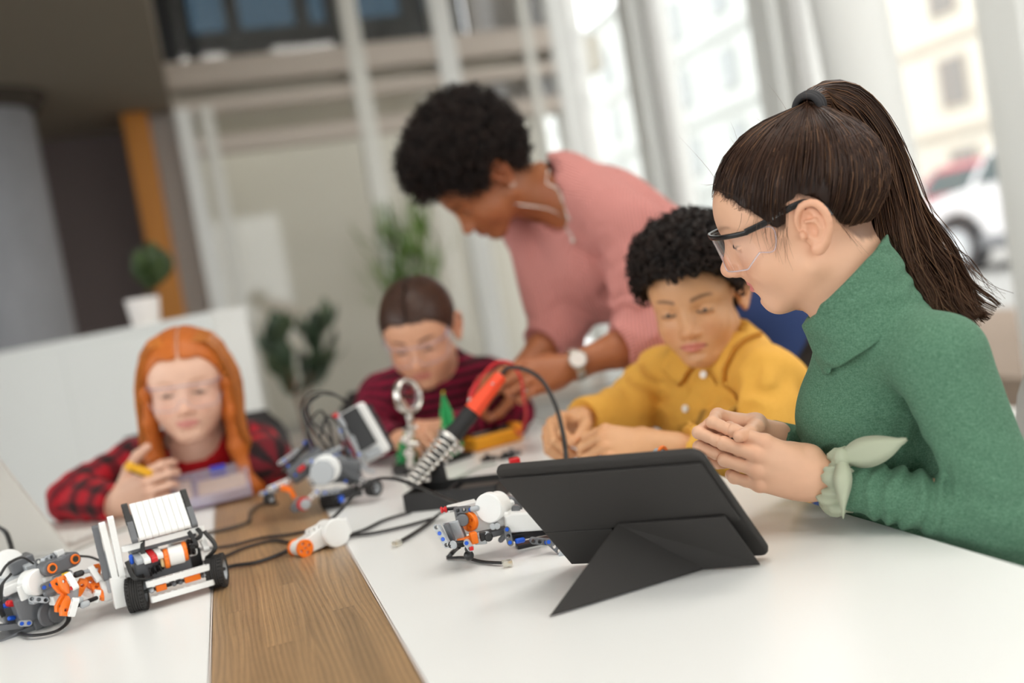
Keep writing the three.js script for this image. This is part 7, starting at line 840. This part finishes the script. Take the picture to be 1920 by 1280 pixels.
// ---------------------------------------------------------------- soldering iron in its spring holder
const chrome = mat(rgb(226, 222, 216), 0.16, { metalness: 1 });
{
  const st = thing('soldering_stand', 'black soldering stand base with chrome spring holder', 'soldering stand'), bk = mat(rgb(36, 34, 34), 0.55); const c0 = A([0.22, 0.74, -1.5324]), c1 = A([0.3427, 0.74, -1.4537]), ex = c1.clone().sub(c0).setY(0).normalize(), ez = V(0, 1, 0).cross(ex).negate(), l = 0.155, w = 0.085, o = c0.clone().addScaledVector(ez, 0), put = (g) => { g.applyMatrix4(new THREE.Matrix4().makeBasis(ex, V(0, 1, 0), ex.clone().cross(V(0, 1, 0))).setPosition(c0)); return g; };
  part('base_plate', put(B(l, 0.006, w, l / 2, 0.003, -w / 2, 0.002)), bk, st); for (const g of [B(l, 0.026, 0.004, l / 2, 0.016, -0.002, 0.001), B(l, 0.026, 0.004, l / 2, 0.016, -w + 0.002, 0.001), B(0.004, 0.026, w, 0.002, 0.016, -w / 2, 0.001), B(0.004, 0.026, w, l - 0.002, 0.016, -w / 2, 0.001), B(0.004, 0.02, w, l * 0.42, 0.014, -w / 2, 0.001)]) part('tray_wall', put(g), bk, st); part('sponge', put(B(0.075, 0.014, 0.07, 0.112, 0.013, -w / 2, 0.003)), mat(rgb(70, 62, 56), 0.95), st); const brk = extrude([[0.02, 0], [0.05, 0], [0.046, 0.05], [0.034, 0.056]], 0.008, 0.001); brk.translate(0, 0.028, -w * 0.86); part('bracket', put(brk), bk, st);
  const a = A([0.2453, 0.776, -1.5773]), b = A([0.3227, 0.8283, -1.59]), ax = b.clone().sub(a), l2 = ax.length(); ax.normalize(); const U = V(0, 0, 1).cross(ax).normalize(), Q = ax.clone().cross(U), pts = []; for (let i = 0; i <= 220; i++) { const t2 = i / 220, an = t2 * 9.5 * 2 * PI, R = 0.0125 + 0.009 * t2; pts.push(a.clone().addScaledVector(ax, l2 * t2).addScaledVector(U, R * Math.cos(an)).addScaledVector(Q, R * Math.sin(an))); } part('spring', tube(pts, 0.0021, 440, 7), chrome, st); part('spring_collar', (() => { const g = new THREE.TorusGeometry(0.0235, 0.0032, 8, 28); g.applyQuaternion(new THREE.Quaternion().setFromUnitVectors(V(0, 0, 1), ax)); g.translate(...b.toArray()); return g; })(), chrome, st); for (let k = 0; k < 9; k++) { const p = a.clone().lerp(b, (k + 0.5) / 9).addScaledVector(Q, 0.0138 + 0.009 * k / 9).addScaledVector(U, -0.006); part('coil_bead', S(0.0042, p.x, p.y, p.z), chrome, st); } part('inner_tube', capped([a, b], 0.009, 4, 16), mat(rgb(150, 148, 146), 0.3, { metalness: 0.9 }), st);
  const ir = thing('soldering_iron', 'soldering iron with orange and black handle resting in the spring', 'soldering iron'), h0 = A([0.3123, 0.8237, -1.5875]), h1 = A([0.3663, 0.8688, -1.5855]), h2 = A([0.4242, 0.9176, -1.5826]), d = h2.clone().sub(h0).normalize(), q = new THREE.Quaternion().setFromUnitVectors(V(0, 1, 0), d), lath = (pr, s = 20) => { const g = L(pr, s); g.applyQuaternion(q); g.translate(...h0.toArray()); return g; }, len = h1.distanceTo(h0), tot = h2.distanceTo(h0);
  part('grip', lath([[0.001, 0], [0.012, 0], [0.0165, 0.003], [0.0165, len * 0.35], [0.0145, len * 0.42], [0.0145, len * 0.95], [0.013, len], [0.001, len]]), mat(rgb(34, 33, 34), 0.6), ir); const hd = L([[0.001, len], [0.0155, len], [0.0155, len + 0.002], [0.0112, tot - 0.002], [0.0085, tot], [0.001, tot]], 6); hd.applyQuaternion(q); hd.translate(...h0.toArray()); part('handle', toFlat(hd), mat(rgb(246, 84, 52), 0.35), ir, 'faceted orange plastic handle'); part('mark', S(0.0022, ...h1.clone().lerp(h2, 0.72).add(V(-0.004, 0.004, 0.013)).toArray()), K.lgrey, ir); part('shaft', capped([h0, a.clone().lerp(b, 0.2)], 0.005, 4, 12), chrome, ir);
  part('cord', tube([h2.clone().addScaledVector(d, -0.002), h2.clone().addScaledVector(d, 0.014), [0.4512, 0.925, -1.5598], [0.4686, 0.9084, -1.5224], [0.4703, 0.8702, -1.4673], [0.4586, 0.8272, -1.4156], [0.44, 0.7927, -1.3665], [0.434, 0.745, -1.3735], [0.3986, 0.745, -1.3977]], 0.0036, 90, 8), K.cable, ir, 'thick black power cord');
}
// ---------------------------------------------------------------- magnifier on a helping-hand stand
{
  const t = thing('magnifier_stand', 'chrome magnifying glass on a jointed helping-hand stand', 'magnifier'), c = A([0.307, 0.8885, -1.8382]), n = V(0.62, 0.1, 0.78).normalize(), ring = new THREE.LatheGeometry([[0.0275, -0.009], [0.033, -0.009], [0.0345, 0], [0.033, 0.009], [0.0275, 0.009], [0.0268, 0], [0.0275, -0.009]].map((p) => new THREE.Vector2(...p)), 40); ring.applyQuaternion(new THREE.Quaternion().setFromUnitVectors(V(0, 1, 0), n)); ring.translate(...c.toArray()); part('lens_ring', ring, chrome, t); const ln = S(0.0272, 0, 0, 0, 1, 0.16, 1, 24); ln.applyQuaternion(new THREE.Quaternion().setFromUnitVectors(V(0, 1, 0), n)); ln.translate(...c.toArray()); part('lens', ln, mat(0xffffff, 0.02, { transmission: 1, thickness: 0.008, ior: 1.5 }), t);
  axle(t, [0.3037, 0.8547, -1.8369], [0.2989, 0.8231, -1.8361], chrome, 0.0038, 'stem'); for (const [p, r] of [[[0.3035, 0.8486, -1.8365], 0.008], [[0.2991, 0.819, -1.8358], 0.0095], [[0.2917, 0.7839, -1.8356], 0.011]]) part('ball_joint', S(r, ...p), chrome, t); axle(t, [0.2981, 0.8192, -1.8361], [0.2913, 0.782, -1.8355], chrome, 0.0052, 'stem'); axle(t, [0.289, 0.8274, -1.834], [0.3099, 0.8303, -1.823], chrome, 0.004, 'clamp'); axle(t, [0.2834, 0.8068, -1.8291], [0.3061, 0.7988, -1.822], chrome, 0.0045, 'clamp'); part('wing_nut', S(0.007, ...[0.2865, 0.8129, -1.8234], 1.5, 0.8, 0.6), chrome, t); axle(t, [0.2913, 0.782, -1.8355], [0.2878, 0.76, -1.8377], chrome, 0.007, 'stem'); disc(t, [0.2942, 0.749, -1.8771], [0, 1, 0], 0.035, 0.016, mat(rgb(44, 42, 42), 0.5), 'base', 0.003, 32);
}
// ---------------------------------------------------------------- tree-shaped circuit boards
{
  const pcb = mat(rgb(62, 172, 104), 0.35), tier = (w, h) => { const s = [[0.003, 0]]; for (const [k, q] of [[1, 0.12], [0.55, 0.36], [0.8, 0.36], [0.42, 0.62], [0.58, 0.62], [0.22, 0.86]]) s.push([w * k, h * q]); s.push([0, h]); return [...s, ...s.slice(0, -1).reverse().map(([x, y]) => [-x, y])]; };
  for (const [lab, p, w, h, yaw, base] of [['green tree-shaped circuit board standing beside the soldering iron', [0.386, 0.7406, -1.8995], 0.031, 0.128, 0.5, true], ['green tree-shaped circuit board behind the magnifier stand', [0.3008, 0.7628, -1.9045], 0.036, 0.075, 0.1, false]]) { const y0 = base ? TOP + 0.008 : TOP + 0.001, k = (1.075 - y0) / (1.075 - p[1]); const t = thing('circuit_board', lab, 'circuit board', [p[0] * 1, y0, p[2] * 1], yaw); part('board', extrude(tier(w, h), 0.0018, 0.0003), pcb, t); const b2 = extrude(tier(w, h), 0.0018, 0.0003); b2.rotateY(PI / 2); part('board', b2, pcb, t); if (base) part('base', B(0.07, 0.01, 0.04, 0, -0.0025, 0, 0.003), K.black, t); for (const [x, y, m] of [[0.008, 0.3, K.red], [-0.009, 0.45, K.white], [0.004, 0.62, K.yellow], [-0.003, 0.2, K.white], [0, 1.0, K.yellow]]) part('led', S(0.0026, x, y * h, 0.002), m, t); void k; }
}
// ---------------------------------------------------------------- multimeter with its red lead
{
  const t = thing('multimeter', 'yellow multimeter lying before the maroon sweater', 'multimeter'); const c = [0.4844, 0.755, -1.9678], x = [0.97, 0, -0.25]; block(t, c, [0.115, 0.03, 0.065], x, [0, 1, 0], mat(rgb(250, 172, 34), 0.45), 0.008, 'case'); block(t, [c[0], c[1] + 0.0155, c[2]], [0.1, 0.003, 0.05], x, [0, 1, 0], mat(rgb(40, 34, 36), 0.4), 0.002, 'face_plate'); block(t, [c[0] - 0.025, c[1] + 0.0175, c[2] + 0.004], [0.035, 0.002, 0.028], x, [0, 1, 0], mat(rgb(150, 156, 148), 0.2), 0.0006, 'display'); disc(t, [c[0] + 0.024, c[1] + 0.019, c[2] - 0.004], [0, 1, 0], 0.016, 0.006, K.black, 'dial'); block(t, [c[0] + 0.05, c[1] + 0.008, c[2] - 0.012], [0.018, 0.03, 0.06], x, [0, 1, 0], mat(rgb(250, 160, 28), 0.45), 0.006, 'bumper');
  const r = thing('test_lead', 'red test lead held in adult\'s hand and plugged into multimeter', 'cable'), rm = mat(rgb(214, 36, 40), 0.45); part('wire', tube([[0.4111, 0.8955, -1.7152], [0.4258, 0.9145, -1.7018], [0.4488, 0.9295, -1.6962], [0.4738, 0.9247, -1.6992], [0.4929, 0.8962, -1.7127], [0.5033, 0.8524, -1.7485], [0.52, 0.8082, -1.8137], [0.5199, 0.765, -1.8773], [c[0] + 0.05, c[1] + 0.012, c[2] + 0.01]], 0.0028, 80, 8), rm, r); part('probe', tube([[0.3984, 0.8752, -1.7226], [0.4067, 0.8894, -1.7181], [0.4148, 0.9006, -1.7144]], 0.0052, 12, 10), rm, r); part('probe_tip', capped([[0.3947, 0.869, -1.7243], [0.3995, 0.876, -1.7224]], 0.0016, 3, 6), chrome, r);
}
// ---------------------------------------------------------------- clear parts box and screwdriver of the red-haired girl
{
  const t = thing('parts_box', 'clear lilac plastic parts box with beige contents and blue clip', 'box'), pl = mat(rgb(242, 238, 249), 0.12, { transmission: 0.6, thickness: 0, ior: 1.45 }), a = A([-0.1445, 0.7588, -1.9585]), b = A([0.0009, 0.7606, -1.9587]), c = A([0.0175, 0.789, -1.9976]), x = b.clone().sub(a).normalize(), up = c.clone().sub(b), w = a.distanceTo(b); up.addScaledVector(x, -up.dot(x)).normalize(); const y2 = up.clone().multiplyScalar(0.5).add(V(0, 0.3, -0.75)).normalize(); y2.addScaledVector(x, -y2.dot(x)).normalize(); const z = x.clone().cross(y2), put = (g) => { g.applyMatrix4(new THREE.Matrix4().makeBasis(x, y2, z).setPosition(a)); return g; }, h = 0.085;
  part('tray', put(B(w, h, 0.003, w / 2, h / 2, -0.014, 0.001)), pl, t); for (const g of [B(w, 0.004, 0.022, w / 2, 0.002, -0.003, 0.001), B(w, 0.004, 0.022, w / 2, h - 0.002, -0.003, 0.001), B(0.004, h, 0.022, 0.002, h / 2, -0.003, 0.001), B(0.004, h, 0.022, w - 0.002, h / 2, -0.003, 0.001), B(0.003, h, 0.02, w * 0.3, h / 2, -0.004, 0.001)]) part('box_wall', put(g), pl, t); part('lid', put(B(w, h, 0.002, w / 2, h / 2, 0.009, 0.0008)), mat(rgb(248, 246, 252), 0.06, { transmission: 0.9, thickness: 0, ior: 1.45 }), t); part('contents', put(B(w * 0.62, h * 0.6, 0.012, w * 0.64, h * 0.42, -0.005, 0.003)), mat(rgb(216, 196, 160), 0.8), t); part('contents', put(B(w * 0.2, h * 0.75, 0.012, w * 0.15, h * 0.5, -0.005, 0.003)), mat(rgb(226, 210, 178), 0.8), t); part('clip', put(B(0.03, 0.014, 0.026, w * 0.62, h - 0.004, -0.002, 0.002)), mat(rgb(62, 76, 206), 0.4), t);
  const s = thing('screwdriver', 'yellow handled screwdriver held in child\'s fist', 'screwdriver'), h0 = A([-0.2099, 0.8537, -1.9522]), h1 = A([-0.1729, 0.8267, -1.9711]), d = h1.clone().sub(h0), l = d.length(), q = new THREE.Quaternion().setFromUnitVectors(V(0, 1, 0), d.clone().normalize()), g = L([[0.001, 0], [0.008, 0.001], [0.0095, 0.006], [0.008, 0.013], [0.0065, 0.016], [0.0078, 0.02], [0.008, l], [0.001, l + 0.001]], 14); g.applyQuaternion(q); g.translate(...h0.toArray()); part('handle', g, mat(rgb(246, 184, 40), 0.3), s); part('blade', capped([h1, h1.clone().addScaledVector(d, 0.9)], 0.0026, 4, 8), chrome, s); for (const k of [0.35, 0.65]) { const st = B(0.0024, l * 0.7, 0.0024, 0.0082 * Math.cos(k * 9), l * 0.6, 0.0082 * Math.sin(k * 9)); st.applyQuaternion(q); st.translate(...h0.toArray()); part('inlay', st, K.black, s); }
}
// ---------------------------------------------------------------- cables across the table
{
  const cab = (lab, pts, w = 0.0062, t = 0.0034) => { const o = thing('cable', lab, 'cable'); part('lead', ribbon(pts, w, t, 70), K.cable, o); return o; };
  cab('black cable from car roof to walnut strip, uppermost of three', [[-0.0929, 0.746, -1.5883], [-0.0472, 0.744, -1.5733], [0.0011, 0.743, -1.5824], [0.0447, 0.743, -1.5603], [0.0811, 0.743, -1.5548]]); cab('black cable bent double at the orange motor hub', [[-0.1251, 0.743, -1.5563], [-0.0707, 0.743, -1.5052], [-0.0242, 0.743, -1.5408], [0.0156, 0.743, -1.5458], [0.0427, 0.743, -1.4958]]); cab('thick black cable running from car tyre to motor', [[-0.0734, 0.744, -1.4073], [-0.0484, 0.744, -1.4374], [-0.0122, 0.744, -1.4252], [0.0258, 0.744, -1.4449], [0.0445, 0.744, -1.4743]], 0.0068, 0.0045);
  const g = thing('cable', 'grey-brown cable curling over walnut strip to large robot', 'cable'); part('lead', tube([[-0.0856, 0.744, -1.712], [-0.0461, 0.744, -1.71], [-0.018, 0.744, -1.7225], [-0.0084, 0.744, -1.8104], [0.0123, 0.744, -1.8655], [0.0398, 0.744, -1.8406]], 0.0032, 50, 8), mat(rgb(84, 72, 62), 0.6), g);
  cab('black cable arching over white table to the robot arm', [[0.0955, 0.762, -1.4837], [0.1218, 0.7751, -1.4979], [0.1519, 0.7964, -1.5012], [0.1761, 0.8084, -1.4951], [0.2026, 0.81, -1.4563], [0.2293, 0.7998, -1.3959], [0.2467, 0.7923, -1.3383], [0.2496, 0.7984, -1.2441]], 0.0058, 0.0042); cab('black cable from motor to soldering stand', [[0.1111, 0.745, -1.4538], [0.1442, 0.744, -1.4669], [0.1817, 0.744, -1.5008], [0.2256, 0.744, -1.5129]], 0.0058, 0.0036); cab('lower black cable from motor towards robot arm', [[0.1225, 0.744, -1.453], [0.1553, 0.744, -1.4341], [0.202, 0.744, -1.43], [0.2437, 0.744, -1.4372]], 0.006, 0.0036);
  const e = cab('flat black cable with clear plug on white table', [[0.1811, 0.744, -1.3487], [0.2033, 0.744, -1.3741], [0.2297, 0.744, -1.4088], [0.2534, 0.748, -1.4338], [0.2354, 0.7952, -1.2375]], 0.0068, 0.0034); plug(e, [0.1733, 0.7455, -1.3366], [-0.85, 0, 0.5], [0, 1, 0]);
  const w = thing('cable', 'thin grey wire winding behind the soldering stand', 'cable'); part('lead', tube([[0.3193, 0.743, -1.6832], [0.3612, 0.743, -1.7164], [0.4017, 0.743, -1.7571], [0.4328, 0.743, -1.7584]], 0.0018, 40, 6), mat(rgb(150, 162, 150), 0.5), w); const lc = thing('cable', 'black laptop cable hanging beside silver lid', 'cable'); part('lead', ribbon([[-0.3736, 0.8375, -1.654], [-0.3629, 0.8274, -1.6503], [-0.3534, 0.8138, -1.6258], [-0.3468, 0.7995, -1.5917], [-0.3502, 0.78, -1.5601], [-0.3572, 0.7749, -1.5409]], 0.007, 0.003, 40, V(0.8, 0, 0.5)), K.cable, lc);
}
// ---------------------------------------------------------------- boy's tray, small parts
{
  const t = thing('assembly_tray', 'white tray under the hands of child in mustard shirt', 'tray'); const c = [0.5927, 0.743, -1.6263]; block(t, c, [0.26, 0.005, 0.19], [0.93, 0, -0.36], [0, 1, 0], K.white, 0.002, 'tray_floor');
  const s = thing('light_sensor', 'grey sensor block with orange ring behind black tablet', 'sensor'); block(s, [0.5688, 0.756, -1.4159], [0.034, 0.02, 0.02], [1, 0, -0.2], [0, 1, 0], K.lgrey, 0.003); block(s, [0.5888, 0.758, -1.3936], [0.026, 0.022, 0.022], [1, 0, -0.2], [0, 1, 0], K.dgrey, 0.004); const rg = new THREE.TorusGeometry(0.008, 0.0025, 10, 28); rg.rotateY(0.5); rg.translate(...[0.5041, 0.8203, -1.1625]); part('ring', rg, K.orange, s); disc(s, [0.5054, 0.8181, -1.1724], [0.5, 0, 0.86], 0.0075, 0.016, K.lgrey, 'eye'); const wp = thing('white_peg', 'white plastic peg with red end beside child\'s fingers', 'toy part'); axle(wp, [0.4812, 0.8425, -1.0246], [0.4882, 0.8358, -1.017], K.white, 0.0052, 'peg'); block(wp, [0.477, 0.837, -1.0171], [0.006, 0.005, 0.006], [1, 0, 0], [0, 1, 0], K.red, 0.001);
  for (const [i, p, m, lab] of [[0, [0.4208, 0.745, -1.8087], K.black, 'small black brick on white table beside multimeter'], [1, [0.4505, 0.745, -1.7905], K.black, 'small black connector before yellow multimeter'], [2, [0.467, 0.746, -1.8029], K.dgrey, 'small dark grey peg before yellow multimeter']]) { const q = thing('toy_part', lab, 'toy part'); beam(q, p, [p[0] + 0.02, p[1], p[2] + 0.004], m, [0, 1, 0]); disc(q, [p[0] + 0.01, p[1] + 0.005, p[2]], [0, 0, 1], 0.005, 0.01, m, 'knob'); }
  const rp = thing('toy_part', 'small red brick standing behind black tablet edge', 'toy part'); block(rp, [0.3465, 0.825, -1.3016], [0.014, 0.012, 0.012], [1, 0, 0], [0, 1, 0], K.red, 0.002); block(rp, [0.4176, 0.755, -1.5799], [0.012, 0.03, 0.012], [1, 0, 0], [0, 1, 0], K.lgrey, 0.002);
}
scene.traverse((o) => { if (o.isMesh) { o.castShadow = true; o.receiveShadow = true; } });
renderer.render(scene, camera);
